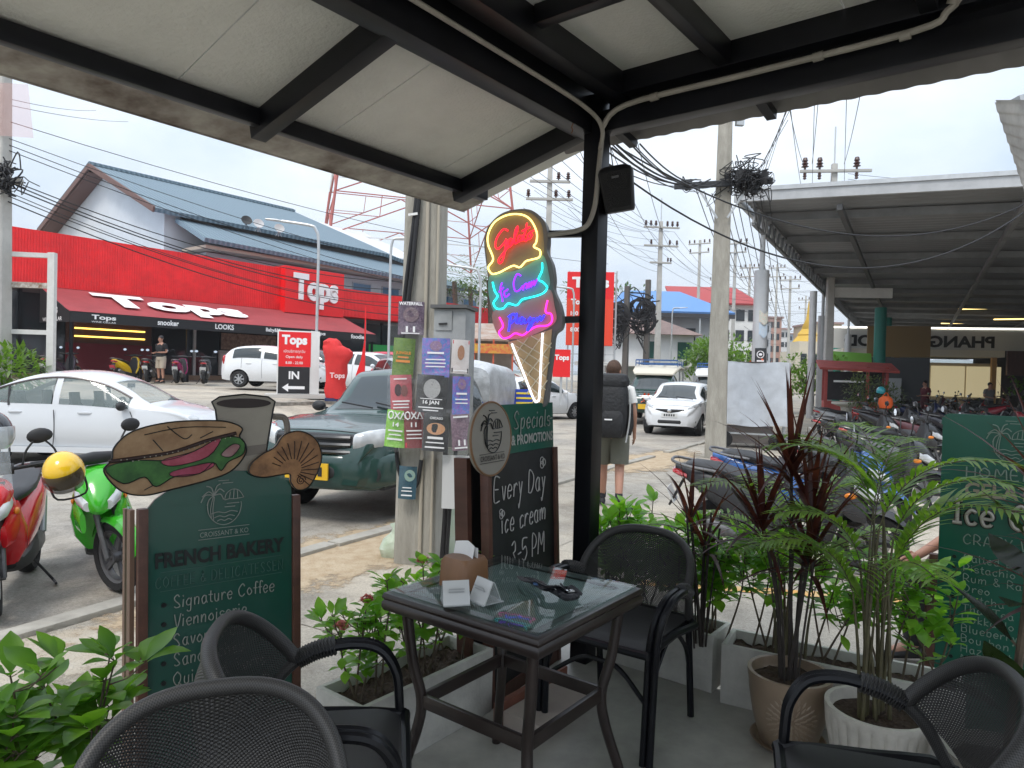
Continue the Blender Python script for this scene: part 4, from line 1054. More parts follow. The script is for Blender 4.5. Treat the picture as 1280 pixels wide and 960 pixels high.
# ---- taxi trucks further up the street
def taxi(label,loc,rz,pmn,roofm,flags=False,group=None):
 t,sect,NB,NR=make_car('taxi_truck',label,'taxi truck',loc,rz,pmn,pk_prof,pk_belt,pk_w,.66,5.2,(-1.62,1.55),.385,sill=.42,side_win=[(-.80,-.1),(.0,.95)],shield=(.56,1.08),group=group,spokes=6,doors=(-.05,1.02),hood=(1.14,2.42))
 car_mirrors(t,.86,.92,1.22,M_trim)
 mb=MB();mb.sloft([(-2.9,0,1.98,.86,.06),(-.8,0,2.02,.88,.07),(.35,0,1.86,.8,.06),(.62,0,1.74,.7,.03)],n=16,e=5);mb.build('roof_hood',roofm,t)
 for x in(-2.7,-1.0):
  for s in(1,-1):
   mb=MB();mb.bar((x,s*.8,1.0),(x,s*.8,1.95),.05,.05);mb.build('roof_post',M_galv,t)
 mb=MB()
 for s in(-.75,-.25,.25,.75):mb.bar((-2.8,s,2.16),(-.3,s,2.16),.04,.04)
 for x in(-2.8,-2.0,-1.2,-.3):
  mb.bar((x,-.78,2.16),(x,.78,2.16),.04,.04);mb.bar((x,-.78,2.05),(x,-.78,2.28),.03,.03);mb.bar((x,.78,2.05),(x,.78,2.28),.03,.03)
 mb.bar((-.3,-.78,2.28),(-.3,.78,2.28),.05,.05);mb.build('roof_rack',mat('blue_rack',(.03,.10,.28),.5),t)
 for z in(.98,.90):
  mb=MB();mb.tube([(2.40,-.45,z),(2.56,0,z),(2.40,.45,z)],.03,6);mb.build('grille_bar',M_chrome,t)
 for s in(1,-1):
  mb=MB();mb.sloft([(s*.5,2.36,.93,.10,.09),(s*.76,2.18,.97,.16,.10),(s*.875,1.98,1.0,.10,.07)],ax='y',n=12);mb.build('headlight',M_head,t)
 mb=MB();mb.sloft([(-.86,2.12,.62,.10,.17),(0,2.56,.60,.09,.19),(.86,2.12,.62,.10,.17)],ax='y',n=12);mb.build('bumper',pmn,t)
 mb=MB();mb.bb((2.655,-.26,.55),(2.67,.26,.72));mb.build('number_plate',M_plate_y,t)
 mb=MB();rr=random.Random(2)
 for _ in range(26):mb.leaf((2.62,rr.uniform(-.1,.1),.92+rr.uniform(-.1,.1)),(rr.uniform(.2,.6),rr.uniform(-1,1),rr.uniform(-1,1)),.12,.08)
 mb.build('garland',mat('red_orange_garland',(.7,.12,.04),.8),t)
 return t
cream=mat('cream_roof_hood',(.60,.56,.46),.5)
taxi('dark green taxi truck with cream roof hood and blue roof rack',(5.35,26.0,ZS),R(-108),pg,cream)
taxi('taxi truck with a white roof hood, half hidden behind the concrete pole',(8.6,29.5,ZS),R(-112),paint('black',(.02,.02,.022),.2),M_white)
# ================================================================== scooters
M_seat=mat('black_seat_vinyl',(.018,.018,.02),.45,var=.2,scale=5)
M_engine=mat('engine_metal',(.16,.16,.165),.5,metal=.6,var=.3,scale=12)
M_mirror=mat('mirror_glass',(.7,.73,.76),.05,metal=1.0)
M_clear=mat('clear_screen',(.62,.66,.68),.05,alpha=.33,spec=.9)
def bike_wheel(t,x,r,wd,rim,name='wheel',y=0.0,spokes=5,disc=True,M=None,n=26):
 mb=MB();mb.lathe([(r*.74,-wd/2*.8),(r*.9,-wd/2),(r*.975,-wd*.3),(r,0),(r*.975,wd*.3),(r*.9,wd/2),(r*.74,wd/2*.8),(r*.72,0),(r*.74,-wd/2*.8)],(0,0,0),n=n,axis='Y',cap=False)
 mm=Matrix.Translation((x,y,r))@(M or Matrix.Identity(4));mb.tf(mm);w_=mb.build(name,M_tyre,t)
 mb=MB();mb.lathe([(r*.74,-wd*.34),(r*.66,-wd*.25),(r*.66,wd*.25),(r*.74,wd*.34),(r*.74,-wd*.34)],n=n,axis='Y',cap=False)
 for k in range(spokes):
  a=2*PI*k/spokes
  for da in(-.13,.13):mb.bar((r*.1*math.cos(a+da),0,r*.1*math.sin(a+da)),(r*.69*math.cos(a+da*.5),0,r*.69*math.sin(a+da*.5)),r*.075,.02,up=(0,1,0))
 mb.lathe([(r*.18,-.05),(r*.18,.05)],n=12,axis='Y');mb.tf(mm);mb.build('rim',rim,w_)
 if disc:
  mb=MB();mb.lathe([(r*.2,.045),(r*.52,.045),(r*.52,.05),(r*.2,.05)],n=20,axis='Y',cap=False);mb.tf(mm);mb.build('brake_disc',M_galv,w_)
 return w_
def scooter(name,label,loc,rz,bp,dark=None,group=None,steer=0.0,lean=0.0,screen=False,rim=None,plate=M_plate,seatm=None,sharp=2.6,front_box=False,detail=True):
 dark=dark or M_trim;rim=rim or M_trim;seatm=seatm or M_seat
 t=thing(name,label,'scooter',loc,0,group,rot=(lean,0,rz))
 SM=Matrix.Translation((.47,0,0))@Matrix.Rotation(steer,4,'Z')@Matrix.Translation((-.47,0,0))
 bike_wheel(t,-.62,.27,.125,rim,disc=False)
 bike_wheel(t,0,.28,.10,rim,M=Matrix.Identity(4))if False else None
 mb=MB()
 fw=SM@Matrix.Translation((.66,0,0))
 wmb=bike_wheel(t,0,.28,.105,rim)
 for o in[wmb]+list(wmb.children):o.data.transform(fw)
 mb=MB();mb.sloft([(-1.0,0,.82,.035,.03),(-.9,0,.79,.10,.07),(-.72,0,.70,.155,.13),(-.5,0,.60,.175,.19),(-.28,0,.52,.165,.21),(-.08,0,.45,.15,.18),(.04,0,.36,.13,.09)],n=18,e=sharp)
 rb=mb.build('body',bp,t)
 mb=MB();mb.sloft([(-.55,0,.34,.10,.10),(-.3,0,.30,.15,.12),(0,0,.27,.16,.08),(.2,0,.27,.15,.06),(.34,0,.33,.13,.07)],n=14,e=4);mb.build('footboard',dark,t)
 mb=MB();mb.sloft([(-.90,0,.855,.07,.02),(-.82,0,.86,.115,.04),(-.6,0,.825,.14,.06),(-.42,0,.775,.145,.055),(-.2,0,.755,.13,.055),(-.05,0,.735,.085,.05),(.0,0,.70,.05,.03)],n=16,e=2.6);mb.build('seat',seatm,t)
 mb=MB();mb.sloft([(.30,.31,0,.045,.13),(.42,.335,0,.06,.20),(.58,.375,0,.07,.215),(.74,.42,0,.08,.18),(.88,.455,0,.085,.13),(.96,.45,0,.07,.09)],n=16,ax='z',e=3);mb.build('leg_shield',bp,t)
 mb=MB();mb.sloft([(.30,.285,0,.03,.12),(.55,.325,0,.04,.19),(.8,.385,0,.045,.15),(.95,.41,0,.04,.08)],n=14,ax='z',e=3);mb.build('inner_shield',dark,t)
 mb=MB();mb.sloft([(.44,0,.86,.16,.12),(.54,0,.81,.155,.14),(.64,0,.74,.11,.12),(.72,0,.69,.05,.06),(.75,0,.675,.015,.02)],n=16,e=2.4);mb.build('nose',bp,t)
 for s in(1,-1):
  mb=MB();mb.sloft([(.50,s*.115,.79,.05,.06),(.60,s*.10,.745,.055,.06),(.70,s*.065,.695,.035,.035)],n=10,e=2.2);mb.build('headlight',M_head,t)
  if detail:
   mb=MB();mb.sloft([(.40,s*.16,.68,.03,.11),(.50,s*.155,.62,.025,.12),(.60,s*.115,.56,.02,.08)],n=10,e=2.4);mb.build('side_wing',bp,t)
   mb=MB();mb.ball((.47,s*.175,.72),.03,8,6,(1.8,.6,.9));mb.build('indicator',M_amber,t)
 mb=MB()
 for s in(1,-1):mb.tube([(.50,s*.07,.72),(.66,s*.075,.28)],[.025,.022],8)
 mb.tube([(.66,-.09,.28),(.66,.09,.28)],.018,8);mb.tf(SM);mb.build('fork',M_engine,t)
 mb=MB();n_=14;rg=[]
 for k in range(n_+1):
  a=lin(R(12),R(150),k/n_);rr_=.315;cx,cz=.66+rr_*math.cos(a),.28+rr_*math.sin(a);wv=.075*(.55+.45*math.sin(PI*k/n_))
  rg.append([(cx,-wv,cz-.035),(cx,-wv*.6,cz),(cx,wv*.6,cz),(cx,wv,cz-.035),(cx,wv*.55,cz-.012),(cx,-wv*.55,cz-.012)])
 mb.loft(rg);mb.tf(SM);mb.build('front_fender',bp,t)
 mb=MB();mb.sloft([(-.17,.405,1.02,.035,.04),(0,.43,1.03,.06,.05),(.17,.405,1.02,.035,.04)],ax='y',n=12);mb.tf(SM);mb.build('bar_cover',dark,t)
 mb=MB();mb.tube(cr_([(.33,-.35,1.03),(.38,-.2,1.02),(.41,0,1.01),(.38,.2,1.02),(.33,.35,1.03)],4),.014,8)
 for s in(1,-1):
  mb.tube([(.345,s*.27,1.028),(.325,s*.37,1.032)],.021,10);mb.tube([(.41,s*.2,1.03),(.40,s*.36,1.04)],.007,6)
 mb.tf(SM);mb.build('handlebar',M_trim,t)
 for s in(1,-1):
  mb=MB();mb.tube(cr_([(.37,s*.22,1.03),(.38,s*.25,1.14),(.36,s*.31,1.22)],4),.008,6);mb.sloft([(-.018,0,0,.05,.035),(-.006,0,0,.078,.055),(.012,0,0,.06,.042)],n=14,ax='x')if False else None
  mb.ball((.365,s*.345,1.25),.07,12,8,(.35,1.15,.78));mb.tf(SM);mr=mb.build('mirror',M_trim,t)
  mb=MB();mb.lathe([(.001,0),(.058,0)],n=14,axis='X',cap=False);mb.tf(SM@Matrix.Translation((.336,s*.345,1.25))@Matrix.Diagonal((1,1.1,.75,1)));mb.build('mirror_glass',M_mirror,mr)
 mb=MB();mb.sloft([(-.72,.09,.27,.03,.06),(-.5,.09,.29,.05,.09),(-.25,.05,.30,.09,.11),(-.12,.02,.30,.08,.09)],n=12,e=3.5);mb.build('engine',M_engine,t)
 mb=MB();mb.tube(cr_([(-.25,-.1,.24),(-.42,-.13,.26),(-.6,-.15,.33),(-.86,-.17,.45)],4),[.02,.02,.02,.025,.04,.055,.062,.064,.064,.06,.055,.05,.045][:13],12);mb.build('exhaust',M_engine,t)
 mb=MB();mb.tube([(-.78,.12,.62),(-.64,.12,.33)],.025,8);mb.build('shock_absorber',M_galv,t)
 mb=MB();mb.sloft([(-1.02,0,.79,.07,.022),(-.96,0,.78,.115,.035),(-.88,0,.76,.12,.03)],n=12);mb.build('tail_light',M_tail,t)
 mb=MB();mb.bar((-.93,0,.70),(-1.05,0,.46),.13,.02,up=(1,0,.3));mb.build('rear_mudguard',M_trim,t)
 mb=MB();mb.box((-1.035,0,.56),(.008,.19,.15),ry=R(-26));mb.build('number_plate',plate,t)
 mb=MB();mb.tube(cr_([(-.62,.13,.83),(-.85,.15,.86),(-1.0,.1,.89),(-1.03,0,.895),(-1.0,-.1,.89),(-.85,-.15,.86),(-.62,-.13,.83)],4),.014,7);mb.build('grab_rail',M_engine,t)
 mb=MB();mb.tube(cr_([(-.1,.13,.24),(-.14,.26,.02),(-.02,.30,.015)],3),.011,6);mb.build('side_stand',M_trim,t)
 if screen:
  mb=MB();mb.grid(lambda u,v:(lin(.60,.40,v)-.10*(2*u-1)**2,(2*u-1)*lin(.17,.115,v),lin(.88,1.36,v)-.05*(2*u-1)**2*v),10,8);mb.build('windscreen',M_clear,t)
  mb=MB();mb.bar((.52,0,.95),(.46,0,1.18),.12,.012,up=(1,0,0));mb.bar((.50,-.12,.92),(.50,.12,.92),.03,.05);mb.build('screen_bracket',M_trim,t)
 return t
g=G(138,742)
green=scooter('scooter','bright green scooter parked behind the bakery board, front wheel turned',(-3.13,5.46,ZS),R(-62),paint('lime_green',(.045,.42,.02),.22),steer=R(30),lean=R(5),rim=mat('grey_rim',(.16,.16,.17),.4,metal=.6))
red=scooter('scooter','red scooter with clear windscreen and a yellow helmet on its bars',(-3.52,4.92,ZS),R(-66),paint('red_scooter',(.60,.012,.02),.2),screen=True,steer=R(10),lean=R(4))
def helmet(name,label,loc,rot,m,visor=M_trim,s=1.0):
 t=thing(name,label,'helmet',loc,rot=rot);t.scale=(s,s,s)
 mb=MB();n=20;rows=[]
 for j in range(11):
  ph=lin(0,PI*.66,j/10);rows.append([(.145*math.sin(ph)*math.cos(2*PI*k/n)+.0,.12*math.sin(ph)*math.sin(2*PI*k/n),.135*math.cos(ph))if j else(1e-4*math.cos(k),1e-4*math.sin(k),.135)for k in range(n)])
 mb.loft(rows,cap=False);inner=[[(x*.86,y*.86,z*.86)for x,y,z in r_]for r_ in reversed(rows)];mb.loft([rows[-1],inner[0]],cap=False);mb.build('shell',m,t)
 mb=MB();mb.loft(inner,cap=False);mb.build('lining',mat('helmet_lining',(.02,.02,.02),.9),t)
 mb=MB();mb.grid(lambda u,v:(.152*math.sin(lin(1.25,2.25,v))*math.cos(lin(-1.15,1.15,u))+.012,.127*math.sin(lin(1.25,2.25,v))*math.sin(lin(-1.15,1.15,u)),.142*math.cos(lin(1.25,2.25,v))),16,8);mb.build('visor',visor,t)
 mb=MB();mb.tube(cr_([(.0,.10,-.06),(.03,.08,-.17),(.03,-.08,-.17),(0,-.10,-.06)],4),.007,5);mb.build('strap',M_trim,t)
 return t
hp=P(80,590,4.50)
red.scale=(.9,.9,.9);green.scale=(.93,.93,.93)
helmet('helmet','yellow open helmet with dark visor hanging from the red scooter',hp,(R(15),R(20),R(-60)),paint('helmet_yellow',(.78,.48,.01),.2),mat('smoked_visor',(.03,.028,.028),.08,alpha=.85))
hp=P(-14,541,4.75);helmet('helmet','black full helmet resting on the red scooter at the frame edge',hp,(0,0,R(-40)),paint('black_gloss',(.015,.016,.02),.15),M_head,1.15)
lot=[('yellow_scooter','yellow scooter with white panels, first of the row before the awning',160,(.78,.50,.01),M_plate_r,-92),
('motorbike','black motorbike second in the row before the supermarket awning',192,(.02,.02,.022),M_plate,-80),
('motorbike','magenta scooter with a white plate before the supermarket awning',225,(.35,.01,.12),M_plate,-75),
('motorbike','black scooter last of the row before the awning',256,(.03,.03,.035),M_plate,-70),
('motorbike','dark scooter behind the white frame at far left',78,(.05,.03,.05),M_plate,-95)]
for nm,lb,px,c,pl,a in lot:
 d=27.0 if px!=78 else 26.0;q=P(px,477,d)
 scooter('scooter',lb,(q.x,q.y,.78),R(a)+PI,paint('lot_%d'%px,c,.25),group='scooters before the supermarket',plate=pl,detail=False)
blue=scooter('scooter','blue scooter parked just beyond the planters, tail to the left',G(1012,672),R(-20),paint('sea_blue',(.035,.12,.36),.22),lean=R(6))
char=scooter('scooter','matt charcoal scooter lowest and nearest behind the green shrub',G(985,706),R(-24),mat('matt_charcoal',(.035,.037,.042),.5),lean=R(6),sharp=3.2)
rnd=random.Random(11)
rows=[
(1085,640,-14,(.02,.02,.022),'black scooter with a small flag sticker, nearest in the market row'),
(1150,618,-14,(.10,.10,.11),'grey scooter with long grey seat, second in the market row'),
(1120,592,-12,(.015,.016,.018),'black scooter with red flank, third in the market row'),
(1075,572,-10,(.02,.022,.025),'black scooter with its tail facing left by the market column'),
(1165,570,-15,(.07,.01,.015),'dark maroon scooter in the middle of the market rows'),
(1112,552,-10,(.03,.03,.035),'dark scooter with orange bag behind the black row'),
(1060,548,-5,(.35,.36,.37),'silver scooter at the front of the second market row'),
(1205,560,-20,(.02,.02,.03),'black scooter just above the green board'),
(1245,556,-15,(.33,.02,.03),'red scooter just above the green board'),
(1275,560,-18,(.25,.26,.28),'silver grey scooter at the right frame edge'),
(1150,535,-8,(.02,.03,.10),'navy scooter in the third market row'),
(1190,533,-12,(.02,.02,.02),'black scooter behind the navy one'),
(1225,531,150,(.42,.02,.04),'bright red scooter facing the stall in the third row'),
(1262,531,-10,(.03,.03,.03),'black scooter at the end of the third row'),
(1085,528,-6,(.45,.46,.46),'white grey scooter in front of the red stall'),
(1120,522,165,(.02,.02,.022),'black scooter below the potted olive shrub'),
(1165,519,-10,(.10,.01,.02),'dark red scooter at the back of the market'),
(1205,518,160,(.02,.02,.022),'black scooter at the back before the booth'),
(1240,518,-12,(.30,.02,.02),'red scooter at the back before the booth'),
(1272,519,155,(.03,.03,.035),'dark scooter at the back right corner'),
]
srcs={}
for px,py,a,c,lb in rows:
 q=G(px,py)
 key=tuple(c)
 if key not in srcs:
  srcs[key]=scooter('scooter',lb,q,R(a),paint('row_%s'%'_'.join(str(int(v*100))for v in c),c,.3),group='scooters parked under the market roof',lean=R(5),detail=py>560)
  srcs[key].location=q
 else:
  o=place(srcs[key],q,R(a)+rnd.uniform(-.06,.06),lb);o.rotation_euler=(R(5),0,R(a)+rnd.uniform(-.06,.06))
q=P(1107,503,19.3);t=thing('orange_bag','bright orange bag on a black scooter in the market rows','bag',q)
mb=MB();mb.sloft([(-.16,0,0,.14,.12),(-.05,.0,0,.19,.14),(.1,0,0,.17,.13),(.17,0,0,.08,.1)],ax='z',n=12);mb.build('cloth',mat('orange_nylon',(.75,.12,.02),.6,bump=.6,bscale=12),t)
mb=MB();mb.tube(cr_([(-.1,0,.14),(0,-.02,.27),(.1,0,.14)],4),.012,5);mb.build('strap',MATS['orange_nylon'],t)
q=P(1101,489,19.5);helmet('helmet','turquoise helmet hung on a scooter in the market rows',q,(.2,0,1),paint('turq',(.02,.30,.35),.3))
# ================================================================== utility poles
def taper_pole(mb,h,w0,w1,d0=None,d1=None,ch=.16):
 d0=d0 or w0;d1=d1 or w1;rg=[]
 for k in range(9):
  f=k/8;a,b=lin(w0,w1,f)/2,lin(d0,d1,f)/2;c=min(a,b)*ch
  rg.append([(a-c,-b,h*f),(a,-b+c,h*f),(a,b-c,h*f),(a-c,b,h*f),(-a+c,b,h*f),(-a,b-c,h*f),(-a,-b+c,h*f),(-a+c,-b,h*f)])
 o=mb.smooth;mb.loft(rg);mb.sm=[False]*len(mb.sm)
M_insul=mat('brown_insulator',(.07,.035,.03),.25)
M_xarm=mat('concrete_crossarm',(.42,.41,.38),.9)
M_steel_arm=mat('dark_steel_arm',(.04,.042,.045),.6,metal=.5)
def insulator(mb,x,y,z,s=1.0):
 mb.lathe([(.03*s,0),(.03*s,.06*s),(.10*s,.08*s),(.05*s,.13*s),(.09*s,.16*s),(.045*s,.21*s),(.075*s,.24*s),(.05*s,.32*s),(.0,.33*s)],(x,y,z),n=10)
def crossarm(parent,z,ln,xs,s=1.0,th=.12,m=None,off=0.0,down=False):
 mb=MB();mb.bb((off-ln/2,-th/2-.18,z-th/2),(off+ln/2,th/2-.18,z+th/2));a=mb.build('crossarm',m or M_xarm,parent,bevel=.01)
 for x in xs:
  mb=MB();insulator(mb,x,-.18,z+th/2,s);mb.build('insulator',M_insul,a)
  if down:
   mb=MB();mb.lathe([(.03,0),(.08,-.05),(.05,-.1),(.09,-.14),(.05,-.2),(.08,-.26),(.02,-.3)],(x,-.18,z-th/2),n=10);mb.build('insulator',M_insul,a)
 return a
NPX=G(523,700);np_=thing('concrete_pole','thick weathered concrete pole wrapped in gig flyers','utility pole',NPX,R(-8))
mb=MB();taper_pole(mb,9.2,.36,.22,.34,.22,.2);mb.build('shaft',M_poleconc,np_)
for xx,rr_ in((.06,.016),(.155,.012)):
 mb=MB();mb.tube([(xx,-.185,.0),(xx,-.182,2.0),(xx-.01,-.16,4.0)],rr_,8);mb.build('conduit',mat('dusty_conduit',(.40,.36,.29),.8),np_)
mb=MB();mb.tube(cr_([(-.02,-.18,3.4),(-.06,-.185,2.9),(-.12,-.19,2.3),(-.16,-.20,1.6),(-.165,-.19,1.0),(-.1,-.20,.72),(.02,-.21,.68),(.06,-.20,.9)],5),.018,7);mb.tube(cr_([(.0,-.17,3.5),(-.07,-.20,2.4),(-.19,-.19,1.5)],5),.02,7);mb.build('cable',M_wire,np_)
mb=MB()
for z in(2.95,2.2,1.7):mb.bar((-.1-(2.95-z)*.05,-.215,z),(-.02-(2.95-z)*.05,-.215,z+.01),.008,.02)
mb.build('cable_tie',M_white,np_)
cb=thing('meter_cabinet','grey steel meter cabinet strapped to the poster pole','cabinet',NPX+Vector((.38,-.14,0)),R(-12))
mb=MB();mb.bb((-.24,-.16,1.02),(.035,.14,2.17));mb.build('body',mat('grey_cabinet',(.30,.31,.31),.5,metal=.3,var=.15,scale=4),cb,bevel=.006)
mb=MB();mb.bb((-.26,-.2,2.172),(.055,.16,2.2));mb.build('lid',mat('dark_lid',(.10,.10,.10),.5),cb)
mb=MB();mb.bb((-.225,-.172,1.99),(-.08,-.164,2.15));mb.build('door',MATS['grey_cabinet'],cb)
mb=MB();mb.bar((-.19,-.18,2.04),(-.12,-.18,2.045),.012,.014);mb.build('handle',M_trim,cb)
mb=MB();mb.box((.0,-.19,.74),(.24,.012,.44),rz=.12);mb.build('loose_panel',mat('white_back_card',(.55,.55,.54),.8),cb)
mb=MB();mb.tube(cr_([(-.15,-.05,1.03),(-.12,-.1,.5),(-.16,-.05,-.05)],5),.022,7);mb.tube(cr_([(-.05,-.05,1.03),(-.07,-.12,.6),(-.12,-.05,-.05)],5),.018,7);mb.build('cable',M_wire,cb)
def mat_art(name,cols,scale,seed):
 m=bpy.data.materials.new(name);MATS[name]=m;m.use_nodes=True
 n=m.node_tree.nodes;l=m.node_tree.links.new;b=n['Principled BSDF'];b.inputs['Roughness'].default_value=.35
 b.inputs['Coat Weight'].default_value=.5
 t=n.new('ShaderNodeTexCoord');mpn=n.new('ShaderNodeMapping');mpn.inputs['Location'].default_value=(seed*3.1,seed*1.7,0);l(t.outputs['Object'],mpn.inputs['Vector'])
 z=n.new('ShaderNodeTexNoise');z.inputs['Scale'].default_value=scale*1.3;z.inputs['Detail'].default_value=9;z.inputs['Roughness'].default_value=.78;z.inputs['Distortion'].default_value=1.2;l(mpn.outputs['Vector'],z.inputs['Vector'])
 r=n.new('ShaderNodeValToRGB');r.color_ramp.interpolation='LINEAR'
 while len(r.color_ramp.elements)<len(cols):r.color_ramp.elements.new(.5)
 for i,c in enumerate(cols):
  r.color_ramp.elements[i].position=.30+.42*i/max(1,len(cols)-1);r.color_ramp.elements[i].color=(*c,1)
 l(z.outputs['Fac'],r.inputs['Fac']);l(r.outputs['Color'],b.inputs['Base Color']);return m
def pscale(D):return D/F
def flyer(label,px0,py0,px1,py1,D,m,art=None,lines=(),tilt=0.0,yaw=0.0,wrap=.02,text_m=None,marks=None):
 """flyer given by its place on the pole: lines = (text, rel y, rel height, rel width)"""
 c=P((px0+px1)/2,(py0+py1)/2,D);w_=(px1-px0)*D/F*1.12;h_=(py1-py0)*D/F*1.06
 t=thing('flyer',label,'flyer',c,rot=(0,tilt+.05*math.sin(px0*3.7+py0),yaw),group='gig flyers on the pole')
 rr=random.Random(int(px0*7+py0));ph=rr.uniform(0,6)
 def sf(u,v):x=(u-.5)*w_;return(x,wrap*((2*u-1)**2)+.006*math.sin(5*v+ph)*math.sin(3*u+ph),(v-.5)*h_)
 mb=MB();mb.grid(sf,10,12);mb.grid(lambda u,v:tuple(Vector(sf(1-u,v))+Vector((0,.002,0))),10,12);mb.build('sheet',m,t)
 def at(u,v,l_):x,y,z=sf(u,v);return(x,y-l_,z)
 tm=text_m or M_letter
 if art:
  for(am,pts)in art:
   mb=MB();q=[at(u,v,.004)for u,v in pts];i=mb.verts(q);mb.face([i+k for k in range(len(q))]);mb.build('picture',am,t)
 k=0
 for(tx,ry,rh,rw)in lines:
  mb=MB();x,y,z=at(.5,ry,0)
  if tx is None:mb.bb((x-rw*w_/2,y+min(0,wrap)-.006,z-rh*h_/2),(x+rw*w_/2,y-.005,z+rh*h_/2))
  else:add_text(mb,tx,(x,y-.001,z),(1,0,0),(0,0,1),w=rw*w_,h=rh*h_,bold=.03,align='c',lift=.009)
  mb.build('lettering',tm,t);k+=1
 if marks:
  mb=MB()
  for st in marks:
   q=[Vector(at(u,v,.009))for u,v in st];mb.tube(q,.006,5)
  mb.build('lettering',tm,t)
 return t
def disc(cu,cv,r,asp,n=16):return[(cu+r*math.cos(2*PI*k/n),cv+r*asp*math.sin(2*PI*k/n))for k in range(n)]
FD_=NPX.y-.245
flyer('dark flyer with a pale figure and WATERFALL, topmost on the pole',499,378,528,417,FD_+.02,mat_art('art_waterfall',[(.03,.025,.035),(.12,.08,.12),(.35,.28,.34)],26,1),[(mat_art('art_w2',[(.5,.35,.4),(.12,.08,.1),(.7,.65,.66)],40,2),disc(.5,.6,.3,.75))],[('WATERFALL',.93,.10,.9),('11',.16,.18,.36),(None,.04,.03,.7)])
flyer('green flyer with orange block lettering on the pole',492,424,516,471,FD_+.03,mat_art('art_jungle',[(.03,.08,.01),(.12,.22,.02),(.22,.30,.04)],40,3),None,[('JUNGLE',.62,.09,.7),(None,.52,.04,.5),(None,.42,.06,.66)],text_m=mat('orange_ink',(.75,.25,.03),.5))
flyer('pink red flyer with two dark faces on the pole',489,470,513,517,FD_+.02,mat_art('art_pink',[(.40,.05,.08),(.55,.12,.14),(.42,.03,.06)],18,4),[(mat('dark_face_ink',(.05,.02,.025),.5),disc(.38,.62,.17,.9)),(mat('face_ink',(.25,.10,.09),.5),disc(.66,.6,.16,.9))],[(None,.34,.035,.8),(None,.26,.03,.7),(None,.18,.03,.75),(None,.9,.03,.6)])
OX=[[(.10,.86),(.13,.93),(.22,.96),(.31,.93),(.34,.86),(.31,.79),(.22,.76),(.13,.79),(.10,.86)],[(.40,.95),(.64,.77)],[(.64,.95),(.40,.77)],[(.80,.95),(.69,.77),(.93,.77),(.80,.95)]]
flyer('bright green flyer with white O X triangle marks, lowest left',483,514,506,558,FD_-.01,mat_art('art_green',[(.12,.38,.03),(.25,.55,.08),(.5,.7,.3)],30,5),None,[('14',.62,.12,.3),(None,.45,.04,.7),(None,.34,.03,.6),(None,.22,.05,.75)],marks=OX,tilt=.03)
flyer('dark red flyer with white O X triangle marks beside the green one',506,514,529,559,FD_-.02,mat_art('art_maroon',[(.10,.012,.015),(.22,.03,.03),(.14,.015,.02)],24,6),[(mat('red_ink',(.6,.03,.05),.5),[(.05,.02),(.95,.02),(.95,.14),(.05,.14)])],[('11',.62,.12,.28),(None,.46,.035,.75),(None,.36,.03,.7),(None,.26,.03,.75)],marks=OX)
flyer('blue violet flyer with a floral emblem on the cabinet',529,424,560,470,FD_-.14,mat_art('art_blue',[(.02,.08,.30),(.06,.22,.55),(.30,.10,.45),(.45,.55,.7)],22,7),[(mat_art('art_gold',[(.5,.35,.1),(.2,.1,.3),(.7,.6,.4)],50,8),disc(.5,.8,.22,.6))],[(None,.62,.05,.6),(None,.45,.03,.7),(None,.36,.03,.75),(None,.27,.03,.7)])
flyer('black flyer with a round skull emblem and 16 JAN',522,470,557,515,FD_-.145,mat('black_flyer',(.02,.02,.022),.35,coat=.5),[(mat_art('art_skull',[(.04,.04,.04),(.5,.5,.5),(.1,.1,.1)],55,9),disc(.5,.64,.27,.95,20))],[('16 JAN',.27,.13,.52),(None,.14,.03,.8),(None,.07,.03,.5),(None,.37,.02,.7)])
flyer('black flyer with an orange winged head, bottom of the cabinet',530,516,559,563,FD_-.15,MATS['black_flyer'],[(mat_art('art_wing',[(.7,.25,.03),(.6,.35,.2),(.5,.08,.01)],45,10),disc(.5,.57,.36,.42,18))],[('CHICAGO',.84,.06,.5),(None,.34,.06,.6),(None,.22,.03,.7),(None,.1,.04,.75)])
flyer('red and white flyer with a bearded man on the cabinet side',566,426,586,466,FD_-.12,mat_art('art_portrait',[(.6,.55,.52),(.65,.6,.58),(.5,.4,.36)],12,11),[(mat('skin_ink',(.40,.19,.10),.6),disc(.5,.62,.20,1.1)),(mat('red_ink',(.6,.03,.05),.5),[(.03,.88),(.97,.88),(.97,.98),(.03,.98)]),(MATS['black_flyer'],[(.03,.02),(.97,.02),(.97,.16),(.03,.16)])],[(None,.09,.03,.8)],yaw=.25)
flyer('blue and violet narrow flyer on the cabinet side, middle one',567,472,587,517,FD_-.12,mat_art('art_blue2',[(.03,.02,.14),(.05,.20,.55),(.25,.05,.35),(.4,.5,.7)],26,12),[(MATS['art_gold'],disc(.5,.8,.24,.6))],[(None,.55,.05,.6),(None,.4,.03,.7),(None,.3,.03,.7)],yaw=.25)
flyer('dark pink flyer with 11, lowest on the cabinet side',566,519,587,562,FD_-.13,mat_art('art_night',[(.03,.02,.03),(.3,.2,.25),(.08,.04,.07),(.55,.5,.52)],34,13),None,[('11',.22,.16,.4),(None,.08,.04,.8),(None,.93,.05,.8)],yaw=.25,tilt=-.05)
flyer('small dark flyer with a glowing moon and palms, low on the pole',499,584,519,623,FD_-.01,mat_art('art_moon',[(.02,.03,.05),(.05,.12,.16),(.02,.02,.03)],20,14),[(mat_art('art_moon2',[(.55,.5,.1),(.25,.45,.45),(.6,.3,.05)],30,15),disc(.62,.72,.3,.6))],[(None,.35,.03,.5),(None,.25,.03,.6),(None,.12,.04,.6)],tilt=.08)
